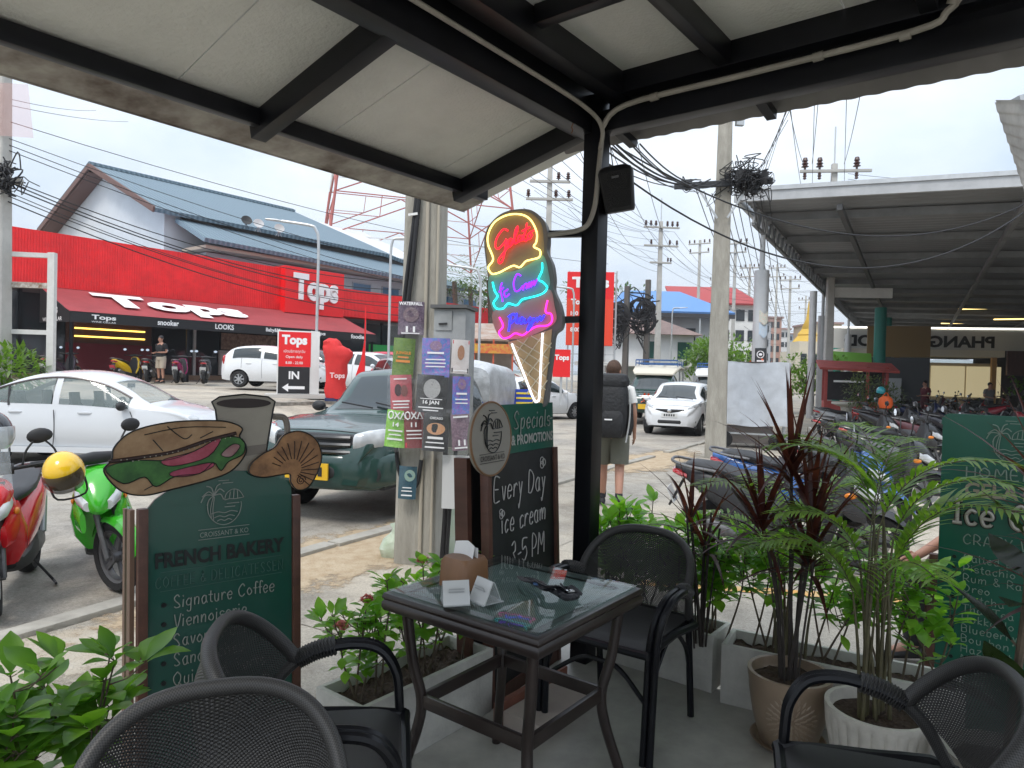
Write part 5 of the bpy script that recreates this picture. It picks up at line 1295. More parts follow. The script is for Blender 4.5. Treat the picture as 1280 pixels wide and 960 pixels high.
wr=thing('plastic_wrap','wrinkled clear plastic film wrapped round the flyers on the pole','plastic film',P(535,490,FD_-.02))
mw=mat('clear_film',(.75,.77,.78),.12,alpha=.06,bump=1.0,bscale=14,scale=6,spec=1.0)
rr=random.Random(9)
for(a0,a1,z0,z1)in((485,530,405,480),(484,530,470,565),(524,590,412,470),(520,590,464,520),(527,590,512,572)):
 c0=P(535,490,FD_-.02)
 def wf(u,v,a0=a0,a1=a1,z0=z0,z1=z1):
  p=P(lin(a0,a1,u),lin(z1,z0,v),FD_-.20+.05*(2*u-1)**2)-c0;return tuple(p+Vector((0,rr.uniform(-.012,.012),rr.uniform(-.01,.01))))
 mb=MB();mb.grid(wf,16,16);mb.build('film',mw,wr)
for j,(px,py,lb,s)in enumerate([(559,694,'pale green translucent rubbish bag right of the poster pole',1.0),(489,700,'pale green translucent rubbish bag left of the poster pole',.62)]):
 q=G(px,py);t=thing('rubbish_bag',lb,'rubbish bag',(q.x,q.y+.12,ZS));t.scale=(s,s,s)
 mb=MB();mb.sloft([(0,0,0,.16,.15),(.12,0,0,.21,.18),(.25,.02,0,.17,.15),(.33,.03,0,.09,.08),(.40,.05,0,.07,.05),(.47,.06,0,.12,.03)],n=18,ax='z',e=2.2);rr=random.Random(j)
 mb.v=[(x+rr.uniform(-.015,.015),y+rr.uniform(-.015,.015),z+rr.uniform(-.01,.01))for x,y,z in mb.v]
 mb.build('bag',mat('pale_green_film',(.50,.62,.46),.3,alpha=.72,bump=1.0,bscale=9,scale=5,c2=(.62,.70,.6)),t)
q=G(894,572);POLE2=Vector((q.x,q.y,ZS));p2=thing('concrete_pole','slim grey concrete pole with a dark steel crossarm full of tangled cables','utility pole',POLE2,R(-18))
mb=MB();taper_pole(mb,8.6,.43,.24,.30,.22,.12);mb.build('shaft',M_poleconc,p2)
zc=P(908,233,POLE2.y).z-ZS
mb=MB();mb.bb((-.98,-.24,zc-.06),(.95,-.18,zc+.06));mb.build('crossarm',M_steel_arm,p2)
mb=MB();mb.bar((-.1,-.2,zc-.7),(-.5,-.2,zc-.06),.04,.04);mb.bar((.1,-.2,zc-.7),(.5,-.2,zc-.06),.04,.04);mb.build('brace',M_galv,p2)
rr=random.Random(21);tg=MB()
def loop_tangle(mb,c,rx,rz,n,r0=.008):
 for _ in range(n):
  o=Vector(c)+Vector((rr.gauss(0,rx),rr.gauss(0,.1),rr.gauss(0,rz)));pts=[o+Vector((rr.gauss(0,rx*.8),rr.gauss(0,.12),rr.gauss(0,rz*.9)))for _ in range(5)]
  mb.tube(cr_(pts,5),r0*rr.uniform(.6,1.5),5)
mb=MB();loop_tangle(mb,(.40,-.24,zc+.06),.16,.13,80);loop_tangle(mb,(.62,-.24,zc-.02),.13,.09,40);loop_tangle(mb,(-.6,-.24,zc),.14,.06,12);mb.build('cable_tangle',M_wire,p2)
for xx,zz in((.30,.1),(.62,-.14),(.78,.05)):
 mb=MB();mb.box((xx,-.3,zc+zz),(.14,.1,.24),ry=.2);mb.build('splice_box',M_trim,p2)
mb=MB();mb.box((.28,-.05,7.05),(.16,.1,.42),rz=.4);mb.build('lamp_bracket',M_galv,p2)
def tall_pole(label,px,py,D,h,arms,w0=.36,w1=.22,rz=R(-30),z=ZS,name='power_pole',m=None,grp=None,rod=None):
 q=P(px,py,D);t=thing(name,label,'utility pole',(q.x,q.y,z),rz,grp)
 mb=MB();taper_pole(mb,h,w0,w1);mb.build('shaft',m or mat('pale_pole_concrete',(.46,.45,.42),.9,var=.12,scale=2),t)
 for(hz_,ln,xs,s,dn)in arms:crossarm(t,hz_,ln,xs,s,down=dn)
 if rod:
  mb=MB();mb.tube([(0,0,h),(0,0,h+rod)],.03,6);mb.build('rod',M_galv,t)
 return t,Vector((q.x,q.y,z))
zt_=lambda px,py,D,z=ZS:P(px,py,D).z-z
PM,PMc=tall_pole('tall pole rising behind the market roof with big brown insulators',1036,420,30,zt_(1036,205,30),[(zt_(1036,215,30),2.9,(-1.25,-.65,.85),1.6,True),(zt_(1036,250,30),2.9,(-1.25,-.65,.85),1.4,False)],rz=R(-8),rod=1.6)
PF,PFc=tall_pole('pale pole with three crossarms of brown insulators, left of the grey pole',821,460,48,zt_(821,285,48),[(zt_(821,293,48),2.5,(-1.1,-.75,-.4,.4,.75,1.1),1.2,False),(zt_(821,316,48),2.4,(-.7,.6,1.1),1.1,False),(zt_(821,337,48),1.5,(.5,.7),.9,False)],rz=R(5),w0=.42,z=.3,rod=1.6)
PB,PBc=tall_pole('pale pole with two crossarms rising behind the cone sign',681,460,33,zt_(681,215,33),[(zt_(681,262,33),2.2,(-1.0,.3,.9),1.2,False),(zt_(681,240,33),1.9,(.4,.85),1.2,False)],rz=R(0),z=.3)
PL,PLc=tall_pole('pale pole at the left frame edge with a pink banner and tangled cables',-3,440,15.2,9.5,[(zt_(0,232,15.2),1.2,(),1,False)],rz=R(0),w0=.42,w1=.26,z=-.1)
mb=MB();mb.quad((-.3,-.2,zt_(0,175,15.2)),(.85,-.2,zt_(0,178,15.2)),(.72,-.2,zt_(0,112,15.2)),(-.3,-.2,zt_(0,110,15.2)));mb.build('banner',mat('sheer_pink_film',(.62,.35,.32),.5,alpha=.35),PL)
mb=MB();loop_tangle(mb,(.28,-.25,zt_(0,232,15.2)),.16,.12,40,.012);mb.build('cable_tangle',M_wire,PL)
for j,(px,py,D,top,lb)in enumerate([(870,470,70,300,'far pole just left of the grey pole'),(915,450,62,300,'far pole right of the grey pole'),(934,445,80,330,'far pole beside the silver market column'),(968,445,95,330,'distant pole over the street, right of the column'),
(985,445,75,345,'thin distant pole in the gap between the market columns'),(1005,445,110,370,'distant pole by the golden spire'),(893,460,110,345,'distant pole behind the grey pole'),(955,445,120,360,'very distant pole over the street'),(926,445,130,370,'faint distant pole beyond the traffic')]):
 tall_pole(lb,px,py,D,zt_(px,top,D),[(zt_(px,top+5,D),2.2,(-1,-.5,.5,1),1.1,False),(zt_(px,top+16,D),2.0,(-.9,.9),1.1,False)],w0=.3,grp='distant poles along the street')
for px,lb,top in((781,'dark weathered pole with cable coils by the white house',365),(807,'dark pole with black cable coils, left of the pale pole',357)):
 t,_=tall_pole(lb,px,470,42,zt_(px,top,42),[],w0=.34,w1=.28,m=mat('dark_pole',(.12,.11,.10),.9),z=.2)
 mb=MB();rr.seed(px)
 for k in range(5):
  c=Vector((rr.uniform(-1.0,.1),-.3,zt_(px,410+rr.uniform(-22,18),42)));r_=rr.uniform(.35,.6)
  for w_ in range(4):mb.tube([c+Vector(((r_+.05*w_)*math.cos(a),.03*w_,(r_+.04*w_)*math.sin(a)))for a in[2*PI*q_/16 for q_ in range(16)]],.035,4,closed=True)
 loop_tangle(mb,(-.5,-.3,zt_(px,405,42)),.6,.6,22,.03);mb.build('cable_coil',M_wire,t)
def lamp(label,px,py,D,top,arm,z):
 q=P(px,py,D);t=thing('street_lamp',label,'street lamp',(q.x,q.y,z),0,'street lamps around the lot');h=zt_(px,top,D,z)
 mb=MB();mb.tube(cr_([(0,0,0),(0,0,h*.6),(0,0,h-.5),(arm*.08,0,h-.08),(arm*.25,0,h+.05),(arm,0,h+.28*abs(arm)/2)],6),.045,8);mb.build('pole',M_galv,t)
 mb=MB();d=1 if arm>0 else-1;mb.sloft([(arm,0,h+.28*abs(arm)/2,.03,.03),(arm+d*.15,0,h+.30*abs(arm)/2+.01,.09,.035),(arm+d*.5,0,h+.31*abs(arm)/2+.03,.07,.025)],n=10);mb.build('lamp_head',M_galv,t)
lamp('grey street lamp with a long arm over the pylon sign',394,500,21.6,284,-1.15,.5)
lamp('grey street lamp with a short arm left of the poster pole',485,470,24,300,.5,.5)
lamp('thin street lamp with an arm leftwards, right of the poster pole',598,470,24,338,-1.1,.4)
lamp('thin street lamp in front of the red billboard',715,470,33,362,-.7,.3)
lamp('thin street lamp before the blue roofed building',838,470,46,386,.5,.3)
# ================================================================== overhead cables
def wire(label,a,b,sag,r=.012,n=14,group='power lines over the street'):
 a,b=Vector(a),Vector(b);pts=[a.lerp(b,k/n)-ZV*(sag*4*(k/n)*(1-k/n))for k in range(n+1)]
 mb=MB();mb.tube(pts,r*.72,5);return tag(mb.build('overhead_cable',M_wire),label,'cable',group)
def PW(a,b,sag,label,r=.012,group='power lines over the street'):return wire(label,P(*a),P(*b),sag,r,group=group)
g1='cables from the left pole past the tiled house'
for i,(a,b,sg,r)in enumerate([((5,150,15.2),(760,330,30),.5,.012),((8,172,15.2),(690,360,33),.6,.012),((8,180,15.2),(660,372,33),.6,.014),((8,187,15.2),(640,380,33),.5,.014),
((20,228,15.2),(500,352,26),.5,.018),((20,232,15.2),(500,362,26),.55,.02),((20,237,15.2),(505,370,26),.5,.022),((10,245,15.2),(510,385,26),.5,.016),((10,252,15.2),(510,395,26),.5,.02),((10,240,15.2),(520,378,30),.7,.014),((5,122,15.2),(120,138,30),.1,.01),((5,130,15.2),(160,152,30),.1,.01)]):
 PW(a,b,sg,'black cable sagging from the left pole across the tiled house and red fascia',r,g1)
g2='power lines to the pale pole'
for i,(x,y)in enumerate([(799,290),(806,290),(814,290),(829,290),(836,290),(843,290),(800,313),(836,313),(843,313)]):
 PW((420+i*46,60+i*10,16),(x,y,47.8),.8,'thin power line running to the insulators of the pale pole',.014,g2)
for i,(x,y)in enumerate([(800,290),(814,290),(829,290),(843,290),(836,313),(800,313)]):
 PW((x,y,48),(905+i*9,345+i*5,80),1.2,'thin power line leaving the pale pole towards the far poles',.016,g2)
g3='power lines from the rear pole'
for i in range(6):
 PW((640+i*14,238+(i%2)*22,33),(822,300+i*8,48),.5,'thin power line between the rear pole and the pale pole',.013,g3)
g4='cables hung on the grey pole'
ends=[(640,120,6),(700,140,7),(740,150,7),(760,175,7.5),(780,170,8),(765,185,8),(790,178,9),(800,180,9)]
for i,e in enumerate(ends):
 PW(e,(858+i*6,232-(i%3)*4,POLE2.y-.3),.25,'black cable hung on the crossarm of the grey pole',.012+.004*(i%3),g4)
for i in range(10):
 PW((870+i*10,236+(i%3)*3,POLE2.y-.2),(930+i*7,330+i*9,55),1.2,'black cable leaving the grey pole along the street',.014,g4)
for i in range(6):
 PW((935+i*5,232-i*4,POLE2.y-.2),(985+i*3,150-i*14,10),.02,'thin wire rising from the grey pole behind the canopy',.006,g4)
g5='thick cables slung before the market roof'
wire('thick black cable slung low across the market roof',P(780,188,9),P(1300,245,12.5),.9,.016,26,g5)
wire('thick black cable slung lowest across the market roof',P(760,205,9),P(1300,250,12),1.25,.018,26,g5)
g6='lines on the market pole'
for i,x in enumerate((1004,1015,1055)):
 PW((x,205,29.6),(970+i*60,40,14),.3,'power line climbing from the market pole over the canopy',.014,g6)
 PW((x,245,29.6),(980+i*40,60,14),.3,'power line climbing from the market pole over the canopy',.012,g6)
PW((1060,217,30),(1300,231,24),.1,'thin line running right from the market pole',.012,g6);PW((1060,224,30),(1300,240,24),.1,'thin line running right from the market pole',.012,g6)
g7='wires along the far street'
rr.seed(5)
for i in range(14):
 PW((895+rr.uniform(-5,60),300+i*9,62),(990+rr.uniform(-10,60),345+i*6,110),1.0,'thin distant wire strung along the far street',.02,g7)
for i in range(5):
 PW((905,330+i*14,62),(1060,335+i*13,60),.4,'distant wire crossing the gap between the market columns',.016,'wires crossing the far gap')
# ================================================================== market hall
S0,T0=18.0,-3.84
rise=lambda t:6.0-.045*(t-T0)
mk=thing('market_hall','open market hall with a corrugated grey roof on silver columns','market hall',ST(S0,T0,ZS))
MI=Matrix.Translation(-ST(S0,T0,ZS))
def mpart(mb,name,m,**k):mb.tf(MI);return mb.build(name,m,mk,**k)
S1,T1=66.0,34.0
m_ceil=mat('grey_corrugated_sheet',(.22,.225,.23),.55,metal=.2,var=.12,scale=.4)
mb=MB();NW=190
for a in range(6):
 s0,s1=lin(S0,S1,a/6),lin(S0,S1,(a+1)/6)+.1
 mb.grid(lambda u,v:ST(lin(s0,s1,u),lin(T0,T1,v),rise(lin(T0,T1,v))-ZS*0+.0+.018*math.sin((lin(s0,s1,u))*2*PI/.34)),96,1)
mb2=MB();mb2.v=mb.v;mb2.f=mb.f;mb2.sm=[True]*len(mb.f);mb2.mi=[0]*len(mb.f);mpart(mb2,'roof_sheet',m_ceil)
mb=MB();mb.grid(lambda u,v:ST(lin(S0,S1,v),lin(T0,T1,u),rise(lin(T0,T1,u))+.06),1,1);mpart(mb,'roof_top',M_galv)
mb=MB();mb.bar(ST(S0-.08,T0-.2,rise(T0)+.10),ST(S0-.08,T1,rise(T1)+.10),.10,.34);mpart(mb,'fascia',mat('pale_galvanised_fascia',(.42,.43,.44),.5,metal=.3,var=.12,scale=2))
mb=MB();mb.bar(ST(S0-.14,T0-.25,rise(T0)+.22),ST(S0-.14,T1,rise(T1)+.22),.06,.10);mpart(mb,'gutter',M_galv)
mb=MB();mb.bar(ST(S0,T0-.12,rise(T0)+.02),ST(S1,T0-.12,rise(T0)+.02),.10,.22);mpart(mb,'eave_gutter',M_galv)
m_purl=mat('grey_purlin',(.20,.205,.21),.6,metal=.2,var=.15,scale=2);m_beam=mat('dark_beam',(.06,.062,.065),.6)
for k in range(14):
 s_=S0+1.6+k*3.4;mb=MB();mb.bar(ST(s_,T0,rise(T0)-.14),ST(s_,T1,rise(T1)-.14),.10,.2);mpart(mb,'purlin',m_purl)
for k in range(9):
 t_=T0+2.2+k*3.6;mb=MB();mb.bar(ST(S0,t_,rise(t_)-.30),ST(S1,t_,rise(t_)-.30),.12,.14);mpart(mb,'rafter',m_beam if k%2==0 else m_purl)
mb=MB();L0=T0+.25
mb.bar(ST(S0,L0,rise(T0)-.12),ST(S1,L0,rise(T0)-.12),.08,.08);mb.bar(ST(S0,L0,rise(T0)-.62),ST(S1,L0,rise(T0)-.62),.08,.08)
n_=68
for k in range(n_):
 a,b=lin(S0,S1,k/n_),lin(S0,S1,(k+1)/n_);mb.bar(ST(a,L0,rise(T0)-.62),ST((a+b)/2,L0,rise(T0)-.12),.05,.05);mb.bar(ST((a+b)/2,L0,rise(T0)-.12),ST(b,L0,rise(T0)-.62),.05,.05)
mpart(mb,'eave_truss',mat('grey_truss',(.20,.205,.21),.55,metal=.3))
m_col=mat('silver_column',(.50,.51,.52),.45,metal=.25,var=.08,scale=2)
for i,s_ in enumerate((19.4,33.7,47.5,61)):
 mb=MB();c=ST(s_,-3.6);mb.lathe([(.19,0),(.19,4.55)],(c.x,c.y,ZS),n=20);mb.lathe([(.07,4.55),(.07,5.9)],(c.x,c.y,ZS),n=10);cl=mpart(mb,'column',m_col)
 if i==1:
  mb=MB();c=ST(s_-.5,-3.95);mb.lathe([(.15,0),(.15,5.6)],(c.x,c.y,ZS),n=16);mpart(mb,'column',m_col)
for px,D in((1098,33),(1106,38),(1045,46),(1290,40)):
 mb=MB();c=P(px,478,D);mb.lathe([(.26,0),(.26,5.2)],(c.x,c.y,ZS),n=18);mpart(mb,'column',mat('teal_column',(.02,.20,.16),.45))
for px,py,D in((1268,322,24),(1218,386,38),(1262,399,40),(1193,404,46),(1184,412,50),(1173,422,55),(1190,418,53)):
 c=P(px,py,D);mb=MB();mb.bar(c-E2*.75,c+E2*.75,.12,.06);mpart(mb,'tube_lamp',mat('warm_tube',(1,.85,.5),.5,emit=(1,.72,.25),estr=2.4))
mb=MB();mb.bar(ST(S1,4,2.6),ST(S1,T1,2.6),.2,5.6);mb.bar(ST(30,T1,2.6),ST(S1,T1,2.6),.2,5.6);mpart(mb,'back_wall',mat('dark_back_wall',(.05,.045,.04),.9,var=.4,scale=.3))
c=P(1074,366,30);mb=MB();mb.box(c,(2.7,.12,.42),rz=-.1);mpart(mb,'roof_light_box',M_white)
c1_=ST(19.4,-3.6);stk=thing('round_sticker','black gig sticker with a round white emblem on the silver column','sticker',(c1_.x-.04,c1_.y-.2,P(950,445,18.4).z),-.35)
mb=MB();mb.grid(lambda u,v:((u-.5)*.28,.06*(2*u-1)**2-.02,(v-.5)*.42),8,2);mb.build('sheet',MATS['black_flyer'],stk)
mb=MB();mb.tube([(.085*math.cos(a),-.012,.04+.09*math.sin(a))for a in[2*PI*k/20 for k in range(20)]],.012,5,closed=True);mb.ball((0,-.014,.04),.045,8,6,(1,.2,1));mb.bb((-.09,-.02,-.15),(.09,-.012,-.11));mb.build('emblem',M_letter,stk)
for py,lb,cc in((397,'torn orange and white sticker on the silver column',[(.6,.25,.08),(.6,.6,.55),(.2,.3,.1)]),(413,'torn pale blue sticker on the silver column',[(.35,.5,.65),(.6,.6,.6)])):
 t=thing('torn_sticker',lb,'sticker',(c1_.x-.02,c1_.y-.205,P(950,py,18.4).z),-.35)
 mb=MB();mb.grid(lambda u,v:((u-.5)*.26,.06*(2*u-1)**2-.012,(v-.5)*.3+.05*math.sin(7*u)),8,3);mb.build('sheet',mat_art('stk_%d'%py,cc,14,py),t)
gl=thing('flower_garland','orange marigold garland heaped at the foot of the silver column','garland',P(952,472,18.2))
mb=MB();rr.seed(4)
for _ in range(420):mb.leaf((rr.gauss(0,.2),rr.gauss(-.05,.1),rr.gauss(0,.16)),(rr.gauss(0,1),rr.gauss(-.5,1),rr.gauss(.3,1)),.09,.07)
mb.build('flowers',mat('marigold',(.70,.16,.02),.8,c2=(.6,.10,.08),scale=7),gl)
BD=44;bo=P(1128,478,BD);booth=thing('lit_booth','cream market booth with reversed black lettering along its roof edge','booth',(bo.x,bo.y,ZS),R(-12))
mb=MB();mb.bb((-3.2,0,0),(5.3,5,3.0));mb.build('wall',mat('cream_wall',(.55,.47,.33),.8),booth)
mb=MB();mb.bb((-3.9,-1.4,3.35),(5.1,4,3.75));mb.build('canopy_edge',mat('cream_edge',(.66,.62,.53),.6),booth)
mb=MB();mb.bb((-4.6,-1.2,3.76),(9.5,-1.1,5.0));mb.build('sign_board',mat('pale_sign_band',(.55,.55,.53),.6),booth)
mb=MB();add_text(mb,'PHANGAN FOOD',(.4,-1.21,4.25),(1,0,0),(0,0,1),w=8.4,h=.72,bold=.04,align='c',lift=.02,mirror=True);mb.build('lettering',mat('black_letters',(.012,.012,.012),.5),booth)
mb=MB();mb.bb((-4.6,-1.25,5.02),(9.5,-1.12,5.12));mb.build('strip_lamp',mat('white_strip',(1,1,.95),.5,emit=(1,.97,.88),estr=1.6),booth)
for xx in(-2.9,-.6,1.6,3.6):
 mb=MB();mb.bb((xx,-.06,.9),(xx+1.9,-.01,2.8));mb.build('window',mat('warm_lit_window',(.5,.45,.3),.4,emit=(1,.85,.5),estr=.28),booth)
for xx in(-3.1,-.75,4.6):
 mb=MB();mb.bb((xx-.13,-1.3,0),(xx+.13,-1.1,3.34));mb.build('post',mat('orange_post',(.5,.28,.10),.6),booth)
mb=MB();mb.bb((5.6,-.6,2.3),(13,-.4,4.4));mb.build('timber_screen',M_brown,booth)
mb=MB();rr.seed(8)
for _ in range(500):mb.leaf((rr.uniform(6,13),rr.uniform(-.6,.4),rr.uniform(.9,2.2)),(rr.gauss(0,1),rr.gauss(-.4,1),rr.gauss(.2,1)),.35,.18)
hdg=thing('hedge','bright hedge glowing behind the market at the right','hedge',booth.location,R(-12));mb.build('leaves',mat_leaf('hedge_leaf',(.05,.14,.02),(.12,.25,.04)),hdg)
pt=thing('stall_partition','tall dark stall partition with an ochre upper board beside the booth','partition',P(1120,478,36),R(-20))
pt.location.z=ZS;mb=MB();mb.bb((-1.4,0,3.0),(1.5,.15,4.6));mb.build('upper_board',mat('ochre_board',(.24,.16,.07),.8),pt)
mb=MB();mb.bb((-1.3,.0,0),(1.5,.12,2.98));mb.build('lower_board',mat('slate_board',(.08,.085,.09),.7),pt)
mb=MB();mb.bb((-1.1,-.3,0),(.2,-.02,1.9));mb.build('fridge',mat('grey_fridge',(.38,.40,.42),.4),pt)
gr=thing('green_awning','lime green awning sheet behind the red stall','awning',P(1075,445,33),R(-25))
mb=MB();slab(mb,(-1.2,-.8,-.45),(.5,-.8,-.55),(.5,.8,.15),(-1.2,.8,.25),.04);mb.build('sheet',mat('lime_sheet',(.16,.38,.04),.6),gr)
stl=thing('food_stall','red painted food stall cart with a pitched lid under the market eave','food stall',P(1068,478,27),R(-18));stl.location.z=ZS;stl.scale=(.88,.88,.93)
m_sr=mat('dusty_red_paint',(.38,.07,.06),.7,var=.2,scale=3)
mb=MB();mb.bb((-1.25,-.5,.25),(1.25,.5,.95));mb.build('counter',m_sr,stl)
mb=MB();slab(mb,(-1.5,-.9,2.35),(1.6,-.9,2.25),(1.6,.9,2.6),(-1.5,.9,2.7),.09);mb.build('roof',m_sr,stl)
for xx in(-1.2,.45,1.2):
 for yy in(-.45,.45):
  mb=MB();mb.bb((xx-.06,yy-.05,.95),(xx+.06,yy+.05,2.4));mb.build('post',m_sr,stl)
mb=MB();mb.bb((-1.1,.1,1.0),(1.1,.4,2.2));mb.build('dark_back',M_darkin,stl)
mb=MB();mb.bb((-.9,-.52,1.75),(.3,-.48,1.83));mb.build('rail',M_white,stl)
for xx in(-.9,.9):
 mb=MB();mb.lathe([(.25,-.04),(.25,.04)],(xx,-.5,.12),n=18,axis='Y');mb.build('wheel',M_tyre,stl)
tb_=thing('round_table','pale round concrete table before the red stall','table',P(1059,480,25));tb_.location.z=ZS
mb=MB();mb.lathe([(.3,0),(.22,.1),(.16,.4),(.2,.75),(.5,.85),(.5,.92),(0,.92)],n=20);mb.build('body',mat('pale_stone',(.5,.48,.42),.8),tb_)
ct=thing('covered_cart','cart under a pale grey tarpaulin right of the grey pole','cart',G(944,600)+Vector((.2,.9,0)),R(-20))
ct.location=(P(938,560,17).x,17,ZS)
mb=MB();rr.seed(6)
def trp(u,v):
 a=lin(-.85,.85,u);z=lin(.55,2.05,v)+.02*math.sin(9*u);return(a+rr.uniform(-.012,.012),-.55+.05*math.sin(11*u+3*v)*(1-v)+rr.uniform(-.02,.02),z)
mb.grid(trp,22,14);mb.grid(lambda u,v:(lin(-.85,.85,u),lin(-.55,.7,v),2.05-.08*v+rr.uniform(-.02,.02)),14,8);mb.grid(lambda u,v:(.85,lin(-.55,.7,u),lin(.55,2.05,v)),6,6);mb.grid(lambda u,v:(-.85,lin(.7,-.55,u),lin(.55,2.05,v)),6,6)
mb.build('tarpaulin',mat('pale_tarpaulin',(.55,.58,.62),.5,bump=.6,bscale=5,scale=3,var=.08),ct)
mb=MB()
for xx in(-.75,.75):
 for yy in(-.45,.6):mb.bar((xx,yy,0),(xx,yy,.6),.05,.05)
mb.bar((-.75,-.45,.35),(.75,-.45,.35),.04,.04);mb.build('frame',M_galv,ct)
mb=MB();mb.bb((-.6,-.3,.1),(.5,.3,.5));mb.build('crate',mat('worn_crate',(.25,.22,.2),.9),ct)
for xx in(-.6,.6):
 mb=MB();mb.lathe([(.2,-.03),(.2,.03)],(xx,-.52,.2),n=16,axis='Y');mb.build('wheel',M_tyre,ct)
nr=thing('neighbour_roof','weathered corrugated sheet roof corner at the upper right','roof',P(1290,200,7))
c0=nr.location.copy();A_,B_,C_,D_=P(1243,128,7.2),P(1300,128,6.4),P(1310,300,6.4),P(1284,250,7.2)
mb=MB();mb.grid(lambda u,v:tuple((A_.lerp(B_,u)).lerp(D_.lerp(C_,u),v)-c0+Vector((0,0,.012*math.sin(v*60)))),4,120);mb.grid(lambda u,v:tuple((A_.lerp(B_,1-u)).lerp(D_.lerp(C_,1-u),v)-c0+Vector((0,-.01,.02+.012*math.sin(v*60)))),4,120);mb.build('sheet',mat('aged_zinc',(.36,.35,.32),.7,var=.25,scale=3),nr)
mb=MB();mb.bar(P(1276,120,7.0)-c0,P(1286,160,7.0)-c0,.12,.12);mb.build('beam',M_galv,nr)
# ================================================================== buildings up the street
def bldg(name,label,px,py0,px1,top,D,m,rz=0.0,depth=8,base=.3):
 a,b=P(px,470,D),P(px1,470,D);t=thing(name,label,'building',((a.x+b.x)/2,D,base),rz);w_=(b.x-a.x);h=P((px+px1)/2,top,D).z-base
 mb=MB();mb.bb((-w_/2,0,0),(w_/2,depth,h));mb.build('wall',m,t);return t,w_,h
m_blue=mat_wave('bright_blue_roof',(.10,.24,.52),'X',3,.4,.6)
t,w_,h=bldg('open_hall','grey open sided building under a bright blue sheet roof',758,0,905,396,58,mat('pale_grey_wall',(.42,.43,.44),.85),depth=10)
mb=MB();slab(mb,(-w_/2-.6,-1.5,h+.35),(w_/2+.3,-1.5,h+.35),(w_/2-2,8,h+3.1),(-w_/2+2.6,8,h+3.1),.2);mb.build('roof',m_blue,t)
mb=MB();mb.bb((-w_/2-.5,-1.5,h-.15),(w_/2+.3,-1.35,h+.2));mb.build('eave_board',mat('dark_eave',(.05,.05,.055),.8),t)
for xx in(-3.2,.3,1.6):
 mb=MB();mb.bb((xx,-.06,h-2.3),(xx+.8,-.01,h-.9));mb.build('window',M_glass_dk,t)
for xx in(-4.4,-1,2.4,4.6):
 mb=MB();mb.bar((xx,-1.3,h-3.0),(xx,-1.3,h+.3),.12,.12);mb.build('post',M_galv,t)
mb=MB();mb.bar((-w_/2,-1.3,h-2.9),(w_/2,-1.3,h-2.9),.08,.3);mb.build('balcony_edge',M_white,t)
t,w_,h=bldg('white_house','white two storey house with a low brown hipped roof',756,0,866,418,50,M_wall,depth=7)
mb=MB();i=mb.verts([(-w_/2-.5,-.7,h),(w_/2+.5,-.7,h),(w_/2+.5,7,h),(-w_/2-.5,7,h),(-w_/2+2,3,h+1.4),(w_/2-2,3,h+1.4)])
for f in((0,1,5,4),(1,2,5),(2,3,4,5),(3,0,4),(3,2,1,0)):mb.face([i+k for k in f])
mb.build('roof',mat('dull_brown_roof',(.22,.15,.13),.8,var=.15,scale=2),t)
for xx,cc in((-.1,.7),(2.0,1.0)):
 mb=MB();mb.bb((xx,-.06,h-1.7),(xx+cc,-.01,h-.5));mb.build('window',mat('teal_glass',(.02,.07,.06),.2),t)
mb=MB();mb.bb((2.2,-.35,h-2.3),(3.0,-.02,h-1.75));mb.build('air_conditioner',M_white,t)
mb=MB();mb.lathe([(.2,-.37),(.2,-.36)],(2.5,0,h-2.02),axis='Y',n=14);mb.build('fan_grille',M_trim,t)
mb=MB();mb.bb((-w_/2-2.2,-1.6,1.9),(-.6,0,2.15));mb.build('canopy',M_white,t)
mb=MB();mb.bb((-w_/2+.4,-.1,0),(-.9,-.02,1.85));mb.build('shutter',mat_wave('grey_green_shutter',(.33,.38,.37),'X',4,.5),t)
t,w_,h=bldg('shop_house','pale building with a red tiled gable beyond the grey pole',893,0,940,380,75,M_white,depth=10)
mb=MB();slab(mb,(-w_/2-5,-.8,h),(w_/2+.6,-.8,h),(w_/2-.5,5,h+2.4),(-w_/2-4.5,5,h+2.4),.2);mb.build('roof',mat('red_roof_tiles',(.36,.05,.05),.7),t)
for zz in range(3):
 for xx in(-1.5,.1,1.4):
  mb=MB();mb.bb((xx,-.08,h-1.8-zz*2.2),(xx+.9,-.01,h-.6-zz*2.2));mb.build('window',M_glass_dk,t)
rr.seed(31)
fac=[((.5,.48,.45),'cream'),((.35,.36,.38),'grey'),((.42,.25,.2),'brick coloured'),((.55,.55,.55),'white'),((.25,.3,.36),'slate blue'),((.5,.42,.3),'ochre')]
for i,(px,px1,top,D)in enumerate([(925,945,395,105),(940,962,402,130),(958,975,398,150),(968,986,412,185),(984,1000,418,240),(1020,1050,405,140)]):
 c,nm=fac[i]
 t,w_,h=bldg('shop_house','%s shop house far up the street %s'%(nm,['right of the grey pole','behind the silver column','just right of the silver column','in the gap between columns','at the far end of the street','behind the golden spire'][i]),px,0,px1,top,D,mat('far_wall_%d'%i,c,.85),depth=12)
 mb=MB();mb.bb((-w_/2-.3,-.4,h),(w_/2+.3,12,h+.4));mb.build('parapet',mat('far_parapet',(.3,.2,.18),.8),t)
 for zz in range(int(h//2.6)):
  for k in range(3):
   x=lin(-w_/2+.4,w_/2-.4-w_*.22,k/2);mb=MB();mb.bb((x,-.1,h-2.0-zz*2.6),(x+w_*.2,-.01,h-.7-zz*2.6));mb.build('window',M_glass_dk,t)
q=P(1009,447,85);sp=thing('golden_spire','small white shrine with a golden tiered spire at the end of the street','shrine',(q.x,q.y,0))
